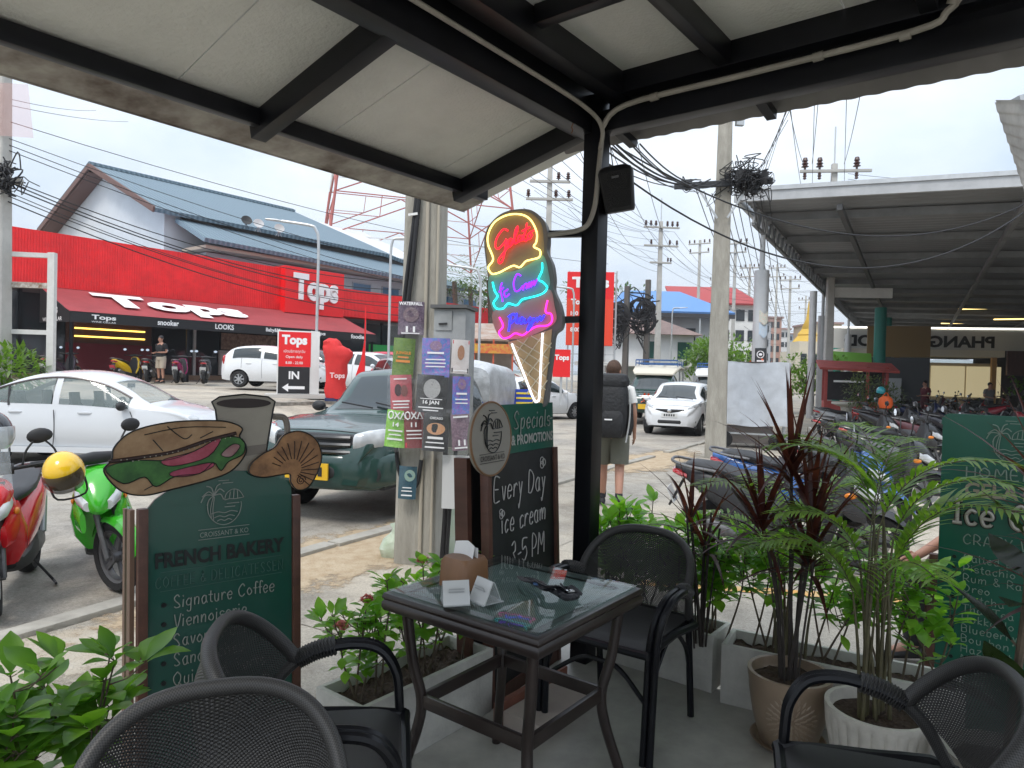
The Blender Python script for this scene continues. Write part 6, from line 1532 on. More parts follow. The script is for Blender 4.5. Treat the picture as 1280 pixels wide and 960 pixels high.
z0=P(1009,440,85).z;mb=MB();mb.bb((-2.4,-2.4,0),(2.4,2.4,z0));mb.bb((-1.7,-1.7,z0),(1.7,1.7,z0+1.2));mb.build('base',mat('ivory_wall',(.55,.50,.40),.8),sp)
mb=MB();mb.lathe([(1.9,z0+1.2),(1.2,z0+2.0),(1.3,z0+2.1),(.75,z0+2.8),(.8,z0+2.9),(.3,z0+4.0),(.05,z0+6.2)],n=4);mb.sm=[False]*len(mb.sm);mb.build('spire',mat('gold_leaf',(.60,.38,.06),.35,metal=.4),sp)
mb=MB();[mb.bb((x,-2.45,z0-1.6),(x+.7,-2.41,z0-.3))for x in(-1.8,-.35,1.1)];mb.build('arched_opening',M_glass_dk,sp)
sg=thing('blue_sale_sign','white and blue sign board with a red figure below the cone sign','sign',P(645,497,11.5),.1)
mb=MB();mb.bb((-.30,-.02,-.35),(.34,.02,.14));mb.build('board',mat('royal_blue_board',(.02,.06,.42),.5),sg)
mb=MB();mb.bb((-.29,-.03,-.1),(-.06,-.021,.12));mb.build('white_square',M_white,sg)
mb=MB();add_text(mb,'4',(-.18,-.032,.02),(1,0,0),(0,0,1),h=.15,bold=.04,align='c');mb.build('red_figure',M_signred,sg)
mb=MB();[mb.bb((.0,-.03,z),(.28,-.022,z+.03))for z in(.06,-.02,-.1)];mb.build('lettering',mat('yellow_ink',(.8,.6,.05),.5),sg)
mb=MB();mb.bb((-.03,.02,-1.2),(.03,.06,.1));mb.build('post',M_galv,sg);
sg2=thing('small_red_sign','small red shop sign low beside the cone sign','sign',P(702,455,24),.0)
mb=MB();mb.bb((-.3,-.03,-.45),(.3,.03,.5));mb.build('board',M_signred,sg2);mb=MB();add_text(mb,'Tops',(0,-.035,.2),(1,0,0),(0,0,1),w=.5,bold=.04,align='c');mb.build('lettering',M_letter,sg2)
mb=MB();mb.bb((-.04,.03,-1.4),(.04,.08,.5));mb.build('post',M_galv,sg2)
t,w_,h=bldg('market_stalls','low open stalls with red frames behind the poster pole',548,0,640,425,38,mat('stall_wall',(.30,.26,.22),.9,var=.3,scale=.6),depth=5,base=.6)
mb=MB();slab(mb,(-w_/2-.5,-1.5,h),(w_/2+.5,-1.5,h),(w_/2+.5,4,h+1.2),(-w_/2-.5,4,h+1.2),.1);mb.build('roof',mat('rusty_sheet',(.30,.17,.11),.8,c2=(.4,.36,.32),scale=2),t)
mb=MB();mb.bar((-w_/2,-1.6,h-.5),(w_/2,-1.6,h-.5),.05,.5);mb.build('banner',mat('red_yellow_banner',(.6,.05,.04),.6,c2=(.6,.4,.05),scale=5),t)
for k in range(5):
 x=lin(-w_/2,w_/2,k/4);mb=MB();mb.bar((x,-1.5,0),(x,-1.5,h),.09,.09);mb.build('post',mat('orange_red_steel',(.5,.10,.05),.6),t)
# ================================================================== trees
def crown_clump(mb,c,r,n,rnd,ls=.35,lw=.2,sq=.8):
 for _ in range(n):
  d=Vector((rnd.gauss(0,1),rnd.gauss(0,1),rnd.gauss(0,1))).normalized();q=rnd.random()**.4
  p=Vector(c)+Vector((d.x,d.y,d.z*sq))*r*q
  mb.leaf(p,d+Vector((rnd.gauss(0,.6),rnd.gauss(0,.6),rnd.gauss(-.1,.5))),ls*rnd.uniform(.6,1.3),lw*rnd.uniform(.7,1.3),nseg=2)
M_lf1=mat_leaf('dark_tree_leaf',(.035,.075,.02),(.07,.12,.03));M_lf2=mat_leaf('bright_tree_leaf',(.07,.15,.02),(.13,.22,.04));M_bark=mat('bark',(.12,.09,.07),.95,var=.3,scale=9,bump=.6)
def tree(name,label,px,py,D,top,rad,m,n=900,seed=1,lobes=9,z=.3,ls=.4,group=None):
 rnd=random.Random(seed);q=P(px,py,D);t=thing(name,label,'tree',(q.x,q.y,z),0,group);h=P(px,top,D).z-z
 mb=MB();mb.tube(cr_([(0,0,0),(.1,0,h*.3),(-.05,.1,h*.6),(0,0,h*.85)],4),[lin(.22,.05,k/12)for k in range(13)],8)
 cm=MB()
 for k in range(lobes):
  a=rnd.uniform(0,6.28);rr_=rad*rnd.uniform(.2,.75);c=(rr_*math.cos(a),rr_*math.sin(a),h*rnd.uniform(.5,.9));mb.tube([(0,0,h*.4),(c[0]*.5,c[1]*.5,(h*.4+c[2])/2),c],[.09,.06,.02],6)
  crown_clump(cm,c,rad*rnd.uniform(.35,.55),n//lobes,rnd,ls,ls*.55)
 mb.build('trunk',M_bark,t);cm.build('crown',m,t);return t
tree('round_tree','round bright green tree trimmed low behind the grey pole',903,470,46,421,2.6,M_lf2,2600,3,14,ls=.3)
tree('tree','thin crowned tree rising behind the red billboard',790,470,66,352,3.8,M_lf1,900,5,10,ls=.5)
tree('tree','small tree top peeping above the red billboard',728,470,48,336,1.4,M_lf1,300,6,6)
tree('tree','dense dark tree behind the stalls right of the poster pole',590,470,60,362,4.6,M_lf1,1500,7,12,ls=.6)
tree('tree','dark tree behind the poster pole, left of the cone sign',555,470,66,372,3.6,M_lf1,1000,8,10,ls=.6)
tree('tree','green tree standing beyond the market column',1012,470,34,446,1.8,M_lf2,900,9,9,z=ZS,ls=.25)
def palm(label,px,py,D,top,seed,z=.4):
 rnd=random.Random(seed);q=P(px,py,D);h=P(px,top,D).z-z;t=thing('palm_tree',label,'palm',(q.x,q.y,z),0,'coconut palms behind the stalls')
 mb=MB();mb.tube(cr_([(0,0,0),(.3,0,h*.5),(.1,0,h)],5),.16,8);mb.build('trunk',M_bark,t)
 mb=MB()
 for k in range(15):
  a=rnd.uniform(0,6.28);el=rnd.uniform(-.2,1.1);p=Vector((.1,0,h));d=Vector((math.cos(a)*math.cos(el),math.sin(a)*math.cos(el),math.sin(el)));rib=[p.copy()]
  for s in range(9):p=p+d*.33;d=(d-ZV*.13).normalized();rib.append(p.copy())
  for s in range(1,10):
   dd=(rib[s]-rib[s-1]).normalized();sd=dd.cross(ZV);sd=sd.normalized()if sd.length>.01 else Vector((1,0,0))
   for sg_ in(1,-1):mb.leaf(rib[s],sd*sg_+dd*.5-ZV*.3,.75*(1-abs(s-5)/9),.10,nseg=2,droop=.5)
 mb.build('crown',M_lf1,t)
palm('coconut palm just right of the poster pole top',563,470,46,352,1);palm('coconut palm left of the cone sign',583,470,50,358,2);palm('coconut palm half hidden behind the cone sign',606,470,47,350,3)
olive=thing('potted_shrub','grey green shrub in a pot before the food stall','shrub',P(1092,482,24));olive.location.z=ZS
mb=MB();rr.seed(3);crown_clump(mb,(-.3,0,1.35),.75,700,rr,.14,.06);crown_clump(mb,(.5,0,1.15),.6,500,rr,.14,.06);mb.build('foliage',mat_leaf('olive_leaf',(.06,.09,.04),(.12,.15,.08)),olive)
mb=MB();[mb.tube([(0,0,.4),(x,0,1.2)],.02,5)for x in(-.3,0,.4)];mb.build('stem',M_bark,olive);mb=MB();mb.lathe([(.2,0),(.3,.45),(.26,.45),(.2,.4),(0,.4)],n=16);mb.build('pot',mat('pot_grey',(.3,.3,.28),.8),olive)
lp=thing('bush','leafy green bush at the left edge beside the white frame','bush',P(8,470,15));lp.location.z=.0
mb=MB();crown_clump(mb,(0,0,1.2),.75,800,rr,.22,.09);mb.build('foliage',M_lf2,lp);mb=MB();mb.tube([(0,0,0),(.05,0,1.2)],.04,6);mb.build('stem',M_bark,lp)
# ================================================================== cafe table
M_dkbrown=mat('dark_brown_metal',(.022,.015,.013),.35,var=.3,scale=8)
TC=Vector((0.032,2.385,0));TR=R(52.8-90)
tbl=thing('cafe_table','square glass topped cafe table with dark brown metal frame','table',TC,TR)
A2=.322
mb=MB()
prof=[(-.0,.700),(.012,.694),(.018,.706),(.018,.722),(.012,.730),(.018,.738),(.014,.752),(.0,.755),(-.045,.755),(-.045,.70)]
cs=[(-1,-1),(1,-1),(1,1),(-1,1)]
rg=[]
for(o,z)in prof:rg.append([(c[0]*(A2-.018+o),c[1]*(A2-.018+o),z)for c in cs])
bs=[mb.verts(r_)for r_ in rg]
for j in range(len(bs)):
 a,b=bs[j],bs[(j+1)%len(bs)]
 for k in range(4):mb.face((a+k,b+k,b+(k+1)%4,a+(k+1)%4))
mb.build('table_frame',M_dkbrown,tbl,angle=60,smooth=False,bevel=.002)
mb=MB();mb.grid(lambda u,v:(lin(-A2+.05,A2-.05,u),lin(-A2+.05,A2-.05,v),.748),1,1,smooth=False);mb.build('woven_top',mat_weave('table_weave',(.26,.27,.265),(.09,.095,.092),110,110),tbl)
mb=MB();mb.bb((-A2+.016,-A2+.016,.7575),(A2-.016,A2-.016,.7625));mb.build('glass_top',mat_pane('table_glass',(.84,.92,.90),1.36,.035),tbl,bevel=.0015)
for c in cs:
 mb=MB();mb.tube(cr_([(c[0]*.262,c[1]*.262,.70),(c[0]*.245,c[1]*.245,.52),(c[0]*.222,c[1]*.222,.39),(c[0]*.232,c[1]*.232,.28),(c[0]*.275,c[1]*.275,.10),(c[0]*.30,c[1]*.30,.0)],5),.0185,10);mb.build('leg',M_dkbrown,tbl)
for k in range(4):
 a,b=cs[k],cs[(k+1)%4];mb=MB();mb.bar((a[0]*.222,a[1]*.222,.385),(b[0]*.222,b[1]*.222,.385),.018,.045);mb.build('stretcher',M_dkbrown,tbl,bevel=.003)
# ================================================================== cafe chairs
M_net=mat_mesh('black_sling_mesh',(.045,.044,.043),62,34,.14,.45)
M_rim=mat_weave('woven_black_band',(.060,.058,.056),(.018,.018,.018),330,26,.5)
M_sling=mat_weave('dark_sling_seat',(.04,.04,.042),(.016,.016,.017),160,160,.55)
def chair(label,loc,rz):
 t=thing('cafe_chair',label,'chair',loc,rz,'black mesh cafe chairs')
 def rimp(a):
  s_,c_=math.sin(a),math.cos(a);e=.8
  y=.255*math.copysign(abs(c_)**.75,c_);zz=.598+.197*abs(s_)**e;x=-.085-.175*abs(s_)**.9
  return Vector((x,y,zz))
 def bot(u):
  y=lin(.215,-.215,u);return Vector((-.225-.02*(1-(2*u-1)**2),y,.455))
 def back(u,v):
  p=rimp(PI*u);q=bot(u);r_=p.lerp(q,v);r_.x-=.055*math.sin(PI*v)*(.35+.65*math.sin(PI*u));return tuple(r_)
 mb=MB();mb.grid(back,30,14);mb.build('backrest',M_net,t)
 mb=MB();rp=[rimp(PI*k/36)for k in range(37)];mb.tube(rp,.018,12,ys=1.2)
 for s in(1,-1):mb.tube(cr_([(-.085,s*.255,.598),(-.135,s*.245,.55),(-.19,s*.225,.455)],4),.017,8)
 mb.build('back_rim',M_rim,t)
 mb=MB();mb.grid(lambda u,v:(lin(-.21,.235,u),lin(-.225,.225,v),.452-.012*math.sin(PI*u)*math.sin(PI*v)-.02*max(0,(u-.8)/.2)**2),12,10)
 mb.grid(lambda u,v:(lin(-.21,.235,u),lin(.225,-.225,v),.434-.012*math.sin(PI*u)*math.sin(PI*v)),8,8);mb.build('seat',M_sling,t)
 mb=MB();mb.tube(cr_([(-.21,.23,.44),(0,.24,.442),(.225,.23,.43),(.245,.2,.425),(.245,-.2,.425),(.225,-.23,.43),(0,-.24,.442),(-.21,-.23,.44)],3,True),.017,8,closed=True);mb.build('seat_frame',M_blk,t)
 for s in(1,-1):
  mb=MB();path=cr_([(-.085,s*.258,.600),(-.02,s*.27,.625),(.08,s*.278,.638),(.165,s*.275,.62),(.215,s*.262,.555),(.228,s*.25,.47),(.232,s*.245,.35)],6)
  for o in(-.0145,.0145):mb.tube([p+Vector((0,o,0))for p in path],.0145,8)
  ar=mb.build('arm',M_blk,t)
  mb=MB();wp=[path[0].lerp(path[9],k/14)if False else path[min(9,int(k*9/28))].lerp(path[min(10,int(k*9/28)+1)],(k*9/28)%1)for k in range(29)]
  mb.tube(wp,[.031 if k%2 else .0265 for k in range(29)],10);mb.build('cane_wrap',M_rim,ar)
  mb=MB()
  for o in(-.0145,.0145):mb.tube([(.232,s*.245+o,.36),(.245,s*.24+o,.0)],.0145,8)
  mb.build('leg',M_blk,t)
  mb=MB();mb.tube([(-.2,s*.222,.445),(-.255,s*.225,.0)],.0155,8);mb.build('leg',M_blk,t)
  mb=MB();mb.tube(cr_([(.235,s*.24,.22),(.17,s*.235,.33),(.05,s*.23,.425)],5),.010,6);mb.tube(cr_([(-.225,s*.222,.22),(-.17,s*.225,.33),(-.06,s*.23,.425)],5),.010,6);mb.build('brace',M_blk,t)
 mb=MB();mb.tube(cr_([(.235,.24,.22),(.20,.1,.32),(.19,0,.335),(.20,-.1,.32),(.235,-.24,.22)],5),.010,6);mb.build('stretcher',M_blk,t)
 return t
ch=chair('black mesh armchair on the far side of the glass table',(.50,2.99,0),math.atan2(-.81,-.58))
place(ch,(.975,1.73,0),R(163),'black mesh armchair at the right, beside the ribbed white pot')
place(ch,(-.515,1.89,0),R(9),'black mesh armchair pulled up left of the table, its arms towards the planter')
place(ch,(-.535,1.27,0),R(-68),'nearest black mesh armchair at the lower left, its back towards the table')
nb=thing('napkin_box','brown wooden napkin box with a white tissue on the glass table','napkin box',P(579,735,2.62),R(-40));nb.location.z=.7625
q=(TC+Matrix.Rotation(TR,3,'Z')@Vector((-.20,.20,0)));nb.location=(q.x,q.y,.7635)
nb.location=(P(580,727,2.40).x,2.40,.7635)
mb=MB();mb.sloft([(0,0,0,.066,.066,8),(.085,0,0,.062,.062,8),(.10,0,0,.055,.055,6),(.102,0,0,.03,.03,4)],n=24,ax='z');mb.build('box',mat('caramel_wood',(.20,.095,.04),.4,var=.15,scale=10,stretch=(1,1,.2)),nb)
mb=MB();mb.grid(lambda u,v:((u-.5)*.10,.012*math.sin(4*u)+(v-.5)*.01,.10+.05*v-.015*abs(u-.5)),8,4);mb.grid(lambda u,v:((u-.5)*.09+.01,.02+.012*math.sin(5*u),.10+.035*v),8,4);mb.build('tissue',mat('white_tissue',(.78,.78,.77),.9),nb)
for k,(px,py,rz,lb)in enumerate([(570,749,R(14),'clear card holder leaning before the napkin box, left one'),(601,746,R(-52),'clear card holder leaning at the right side of the napkin box')]):
 c=G(px,py+6,.7635);t=thing('card_holder',lb,'card holder',c,rz,'card holders by the napkin box')
 mb=MB();mb.box((0,.0,.035),(.085,.004,.078),rx=R(-24));mb.build('front_sheet',mat('grey_white_card',(.55,.56,.55),.25,coat=.6),t)
 mb=MB();mb.box((0,.037,.034),(.085,.003,.075),rx=R(24));mb.box((0,.018,.0015),(.085,.085,.003));mb.build('acrylic_back',mat('acrylic',(.75,.78,.78),.04,alpha=.35,spec=.9),t)
 mb=MB();[mb.box((0,-.004-z*.42+.0155,z),(.05,.002,.004),rx=R(-24))for z in(.05,.04,.03)];mb.build('printed_line',mat('faint_print',(.35,.36,.36),.6),t)
sgl=thing('camera_strap','black crumpled camera strap with a metal clasp lying on the glass table','strap',G(690,735,.7635))
mb=MB();rr=random.Random(4);c0=sgl.location
pts=[G(x,y,.772+dz)-c0 for x,y,dz in((651,721,0),(662,727,.012),(672,732,.005),(684,738,.02),(694,734,.028),(704,740,.012),(714,736,.02),(722,745,.004),(708,748,.006),(695,741,.014),(681,733,.022),(668,726,.01),(655,724,.004))]
mb.tube(cr_(pts,5),.0085,6,ys=.35)
for k in range(4):mb.tube(cr_([p+Vector((rr.uniform(-.02,.02),rr.uniform(-.02,.02),rr.uniform(0,.014)))for p in pts[k*2:k*2+6]],5),.007,6,ys=.4)
mb.tube(cr_([p+Vector((0,0,.004))for p in pts[4:10]],4),.011,6,ys=.5);mb.build('webbing',mat('black_webbing',(.012,.012,.016),.5,bump=.4,bscale=80,scale=9),sgl)
mb=MB();mb.box(G(713,741,.785)-c0,(.035,.02,.022),rz=.6);mb.build('clasp',M_chrome,sgl)
mb=MB();mb.box(G(672,730,.782)-c0,(.03,.012,.008),rz=-.6);mb.build('badge',mat('blue_tag',(.10,.18,.35),.3),sgl)
# ================================================================== A-frame boards
def board_frame(pL,pR,zb,zt,lean=0.0):
 """returns origin, unit x, up, normal (towards the viewer side)"""
 pL=Vector(pL);pR=Vector(pR);ux=(pR-pL).normalized();w_=(pR-pL).length
 nn=Vector((ux.y,-ux.x,0));up=Vector((0,0,1))-nn*lean;up.normalize();return pL,ux,up,nn,w_
def LM(o,ux,up):
 nn=ux.cross(up).normalized();m=Matrix(((ux.x,up.x,nn.x,o.x),(ux.y,up.y,nn.y,o.y),(ux.z,up.z,nn.z,o.z),(0,0,0,1)));return m
M_green=mat('dark_green_board',(.006,.072,.052),.30,var=.08,scale=2,coat=.2)
M_black=mat('chalk_black',(.014,.015,.016),.55,var=.6,scale=4,detail=6)
M_menu=mat('muted_grey_letter',(.27,.29,.26),.6);M_chalk=mat('chalk_white',(.46,.45,.43),.95)
M_blacklet=mat('black_letter',(.006,.008,.008),.4)
def face(label,name,pL,pR,z0,z1,lean,col_,frame_m,cat='menu board',fw=.035):
 o,ux,up,nn,w_=board_frame(pL,pR,z0,z1,lean);o=o+ZV*z0;h=(z1-z0)
 t=thing(name,label,cat,o);t.matrix_world=LM(o,ux,up)
 mb=MB();mb.bb((fw,.0,-.018),(w_-fw,h,-.002));mb.build('panel',col_,t)
 return t,w_,h
def outline_part(t,name,m,pts,z=0.0,th=.012,edge=None,ez=-.004):
 mb=MB();mb.prism(pts,(0,0,z),(1,0,0),(0,1,0),th);o=mb.build(name,m,t)
 if edge:
  mb=MB();mb.tube([(x,y,z+.002)for x,y in pts],edge,5,closed=True);mb.build('dark_outline',M_blacklet,o)
 return o
def palm_logo(mb,c,s,r):
 """round emblem: palm, croissant over a sun line, three waves"""
 cx,cy=c
 def st(pts,k=4,rr_=r):mb.tube([(cx+x*s,cy+y*s,.004)for x,y in(cr2(pts,k)if len(pts)>2 else pts)],rr_,5)
 st([(-.78,.25),(-.80,0),(-.7,-.4),(-.4,-.75),(0,-.88),(.4,-.75),(.7,-.4),(.8,.0),(.78,.18)])
 st([(-.62,-.5),(-.66,-.1),(-.58,.35),(-.5,.55)]);st([(-.52,-.62),(-.55,-.1),(-.48,.5)])
 for pts in([(-.5,.58),(-.75,.78),(-1.05,.55)],[(-.5,.58),(-.9,.62),(-1.1,.28)],[(-.5,.58),(-.62,.95),(-.85,1.05)],[(-.5,.58),(-.25,.88),(-.02,.72)],[(-.5,.58),(-.2,.62),(-.05,.35)],[(-.5,.58),(-.38,1.0),(-.2,1.12)],[(-.5,.58),(-.72,.4),(-.82,.12)]):st(pts,4,r*1.25)
 for y in(-.3,-.5,-.68):
  w_=.62-(-.3-y)*.7;st([(-w_,y),(-w_/2,y+.07),(0,y),(w_/2,y+.07),(w_,y)])
 st([(.0,.32),(.08,.62),(.38,.82),(.7,.72),(.92,.38)]);st([(.0,.32),(.25,.36),(.5,.34),(.92,.38)]);st([(.22,.38),(.27,.7)]);st([(.42,.36),(.45,.8)]);st([(.62,.36),(.6,.76)])
 for(x0,x1,y)in((.1,.7,.14),(.0,.5,-.02),(-.1,.4,1.15),(-.3,.2,1.28)):st([(x0,y),(x1,y)])
# ---- bakery board (left)
BL,BR=Vector((-1.365,2.58,0)),Vector((-.873,2.98,0))
z_top=P(181,640,2.58).z
bk,W_,H_=face('dark green French bakery menu board topped by painted sandwich, cup and croissant','bakery_board',BL,BR,ZS,z_top,.06,M_green,M_brown)
for x in(0,W_-.035):
 mb=MB();mb.bb((x,-.02,-.03),(x+.035,H_,.012));mb.build('side_rail',M_brown,bk,bevel=.003)
mb=MB();mb.bb((-.022,-.02,-.16),(-.004,H_-.01,-.12));mb.bb((-.02,-.02,-.09),(-.004,H_-.005,-.032));mb.build('rear_rail',mat('pale_brown_timber',(.20,.12,.08),.6,var=.2,scale=10,stretch=(1,.15,1)),bk)
mb=MB();mb.bb((.03,-.02,-.16),(W_-.03,H_-.02,-.145));mb.build('rear_panel',M_green,bk)
mb=MB();mb.bb((-.014,0,-.12),(-.008,H_,-.09));mb.build('glass_edge',mat('green_edge',(.15,.5,.4),.2),bk)
arc=[(.035,H_-.001),(W_-.035,H_-.001),(W_-.04,H_+.06),(W_*.72,H_+.115),(W_*.5,H_+.125),(W_*.25,H_+.10),(.06,H_+.03)]
outline_part(bk,'panel_head',M_green,arc,-.002,.016)
mb=MB();palm_logo(mb,(W_*.50,H_-.02),.083,.0018);add_text(mb,'CROISSANT & KO',(W_*.50,H_-.125,.002),(1,0,0),(0,1,0),w=.19,h=.02,align='c');mb.bb((W_*.5-.1,H_-.106,0),(W_*.5+.1,H_-.104,.003));mb.bb((W_*.5-.1,H_-.145,0),(W_*.5+.1,H_-.143,.003));mb.build('emblem',M_menu,bk)
mb=MB();add_text(mb,'FRENCH BAKERY',(W_*.5-.005,H_-.205,0),(1,0,0),(0,1,0),w=W_-.13,h=.062,bold=.035,align='c');mb.build('heading_lettering',M_blacklet,bk)
mb=MB();hand_text(mb,'COFFEE & DELICATESSEN',(W_*.5-.005,H_-.31,0),(1,0,0),(0,1,0),.042,.0019,w=W_-.13,align='c',round_=False);mb.bb((.08,H_-.325,0),(W_-.08,H_-.323,.002));mb.bb((.08,H_-.252,0),(W_-.08,H_-.25,.002));mb.build('sub_heading',mat('dim_green_letter',(.05,.12,.10),.6),bk)
rr=random.Random(1)
for i,tx in enumerate(['Signature Coffee','Viennoiserie','Savory Pastry','Sandwiches','Quiche & Tarts','Cake & Desserts']):
 y=H_-.395-i*.0745
 mb=MB();hand_text(mb,tx,(.125,y,0),(1,0,0),(0,1,0),.05,.0023,w=.40*sum(HAND[c][0]for c in tx)/sum(HAND[c][0]for c in 'Signature Coffee'),rnd=rr,jit=.0012);mb.build('menu_lettering',M_menu,bk)
 mb=MB();mb.lathe([(.0095,0),(.0095,.003)],(.092,y+.018,0),n=14);mb.build('bullet',M_blacklet,bk)
HB=H_;KX=lambda x:.30+(x-.30)*1.08
def cut(t,pxs,plane_o,M_):
 pass
X=lambda px:None
H_C=H_+.062
cup=[(.325,H_C-.02),(.285,H_C+.31),(.27,H_C+.345),(.30,H_C+.365),(.40,H_C+.376),(.50,H_C+.365),(.53,H_C+.345),(.522,H_C+.31),(.49,H_C+.12),(.47,H_C-.02)]
M_cup=mat('painted_grey_cup',(.32,.29,.24),.55,var=.12,scale=5);M_bread=mat('painted_crust',(.24,.13,.06),.55,c2=(.42,.27,.145),scale=9)
cp=outline_part(bk,'cup_cutout',M_cup,cup,-.012,.012,.0035)
mb=MB();mb.prism([(.40+.112*math.cos(a),H_C+.338+.020*math.sin(a))for a in[2*PI*k/24 for k in range(24)]],(0,0,-.008),(1,0,0),(0,1,0),.003);mb.build('coffee',mat('painted_coffee',(.022,.011,.009),.5),cp)
mb=MB();mb.tube(cr_([(.525,H_C+.28,-.015),(.575,H_C+.27,-.015),(.585,H_C+.20,-.015),(.56,H_C+.14,-.015),(.508,H_C+.13,-.015)],6),.014,8);mb.build('cup_handle',mat('painted_dark_cup',(.19,.165,.14),.55),cp)
mb=MB();mb.prism([(.312,H_C+.15),(.497,H_C+.165),(.49,H_C+.125),(.318,H_C+.11)],(0,0,-.009),(1,0,0),(0,1,0),.002);mb.build('cup_band',MATS['painted_dark_cup'],cp)
sw=cr2([(-.115,H_C+.09),(-.09,H_C+.13),(-.08,H_C+.18),(-.02,H_C+.235),(.10,H_C+.265),(.24,H_C+.27),(.33,H_C+.262),(.385,H_C+.235),(.375,H_C+.20),(.40,H_C+.165),(.395,H_C+.12),(.34,H_C+.06),(.25,H_C+.03),(.12,H_C+.005),(.02,H_C-.01),(-.06,H_C+.015)],5,True)
s1=outline_part(bk,'sandwich_cutout',M_bread,sw,.008,.014,.003)
let=cr2([(-.11,H_C+.10),(-.02,H_C+.125),(.10,H_C+.12),(.2,H_C+.15),(.3,H_C+.20),(.385,H_C+.19),(.39,H_C+.13),(.33,H_C+.10),(.30,H_C+.065),(.27,H_C+.10),(.22,H_C+.06),(.13,H_C+.055),(.06,H_C+.02),(.02,H_C+.06),(-.05,H_C+.04)],4,True)
outline_part(s1,'lettuce',mat('painted_lettuce',(.015,.08,.012),.5,c2=(.05,.18,.03),scale=16),let,.011,.002,.002)
for(pts,m)in(([(.08,H_C+.12),(.2,H_C+.15),(.30,H_C+.205),(.25,H_C+.125),(.12,H_C+.095)],(.26,.02,.04)),([(.12,H_C+.075),(.25,H_C+.10),(.27,H_C+.085),(.20,H_C+.055),(.12,H_C+.055)],(.24,.015,.04)),([(.30,H_C+.13),(.345,H_C+.17),(.375,H_C+.16),(.34,H_C+.12)],(.20,.05,.06))):
 outline_part(s1,'tomato_slice',mat('painted_tomato_%d'%int(m[1]*1000),m,.45,c2=(m[0]*1.9,m[1]*5,m[2]*4),scale=8),cr2(pts,4,True),.0135,.002,.0015)
mb=MB();mb.tube([(x,y,.0125)for x,y in cr2([(-.10,H_C+.125),(0,H_C+.135),(.12,H_C+.15),(.25,H_C+.19),(.36,H_C+.215)],6)],.007,6);mb.build('crust_edge',mat('dark_crust',(.03,.012,.01),.6),s1)
mb=MB();rr.seed(2)
for k in range(22):
 f=k/21;x,y=lin(-.06,.355,f),H_C+.124+.085*f**1.6+rr.uniform(-.004,.006);mb.ball((x,y,.0185),.0028,6,4)
mb.build('seed',mat('sesame',(.32,.30,.25),.6),s1)
for pts in([(.05,H_C+.2),(.085,H_C+.155)],[(.1,H_C+.25),(.16,H_C+.2),(.19,H_C+.215)],[(.02,H_C+.22),(.16,H_C+.245),(.32,H_C+.24)],[(.02,H_C+.01),(.08,H_C+.04)],[(.22,H_C+.20),(.27,H_C+.225)]):
 mb=MB();mb.tube([(x,y,.009)for x,y in cr2(pts,4)],.002,5);mb.build('ink_line',M_blacklet,s1)
cro=cr2([(.415,H_C+.045),(.42,H_C+.085),(.47,H_C+.125),(.52,H_C+.15),(.56,H_C+.20),(.63,H_C+.215),(.70,H_C+.18),(.73,H_C+.11),(.715,H_C+.04),(.67,H_C-.03),(.62,H_C-.04),(.59,H_C-.005),(.585,H_C+.03),(.54,H_C+.03),(.47,H_C+.025)],5,True)
c_=outline_part(bk,'croissant_cutout',mat('painted_croissant',(.14,.06,.022),.5,c2=(.42,.21,.085),scale=11),cro,.012,.014,.003)
for k in range(15):
 f=k/14;a=lin(2.75,-.75,f);ci,co=(.60,H_C+.045),None
 r0,r1=lin(.06,.03,f),lin(.17,.12,abs(2*f-1));p_=[(ci[0]+r_*math.cos(a+.25*(r_-.1)*10*.3),ci[1]+r_*math.sin(a))for r_ in(r0,(r0+r1)/2,r1*.82)]
 mb=MB();mb.tube([(x,y,.0135)for x,y in cr2(p_,3)],.0022,5);mb.build('ink_line',mat('dark_crust_ink',(.035,.012,.006),.6),c_)
mb=MB();mb.tube([(.635+.022*math.cos(a)*(1-k/30),H_C-.0+.022*math.sin(a)*(1-k/30),.0135)for k,a in enumerate([.5*q for q in range(26)])],.002,5);mb.build('ink_line',MATS['dark_crust_ink'],c_)
# ---- chalk board (middle)
CL,CR=Vector((-.064,3.08,0)),Vector((.289,3.66,0))
zt_b=P(624,573,3.1).z
cbd,W2,H2=face('black chalkboard with green Specials header and a round cream emblem','chalk_board',CL,CR,.0,zt_b,.05,M_black,M_brown,'chalkboard')
for x in(0,W2-.035):
 mb=MB();mb.bb((x,-.02,-.03),(x+.035,H2,.012));mb.build('side_rail',M_brown,cbd,bevel=.003)
mb=MB();mb.bb((-.045,-.02,-.14),(-.012,H2,-.07));mb.bb((W2-.03,-.02,-.14),(W2+.0,H2,-.07));mb.build('rear_rail',M_brown,cbd)
mb=MB();mb.bb((.03,0,-.13),(W2-.03,H2-.02,-.115));mb.build('rear_panel',M_black,cbd)
mb=MB();mb.bb((.035,.0,-.001),(W2-.035,.06,.008));mb.build('bottom_rail',M_brown,cbd)
HG=.235
mb=MB();mb.bb((.05,H2+.001,-.016),(W2-.02,H2+HG,-.004));mb.build('header_panel',mat('header_green',(.012,.105,.072),.35),cbd)
mb=MB();hand_text(mb,'Specials',(W2*.64,H2+.115,-.003),(1,0,0),(0,1,0),.085,.0032,w=.38,align='c',slant=.12);mb.tube([(W2*.9,H2+.15,.002),(W2*.95,H2+.155,.002)],.003,5);mb.build('header_script',M_menu,cbd)
mb=MB();add_text(mb,'& PROMOTIONS',(W2*.645,H2+.062,-.003),(1,0,0),(0,1,0),w=.42,h=.05,bold=.03,align='c');mb.build('header_lettering',mat('pale_grey_letter',(.36,.37,.34),.6),cbd)
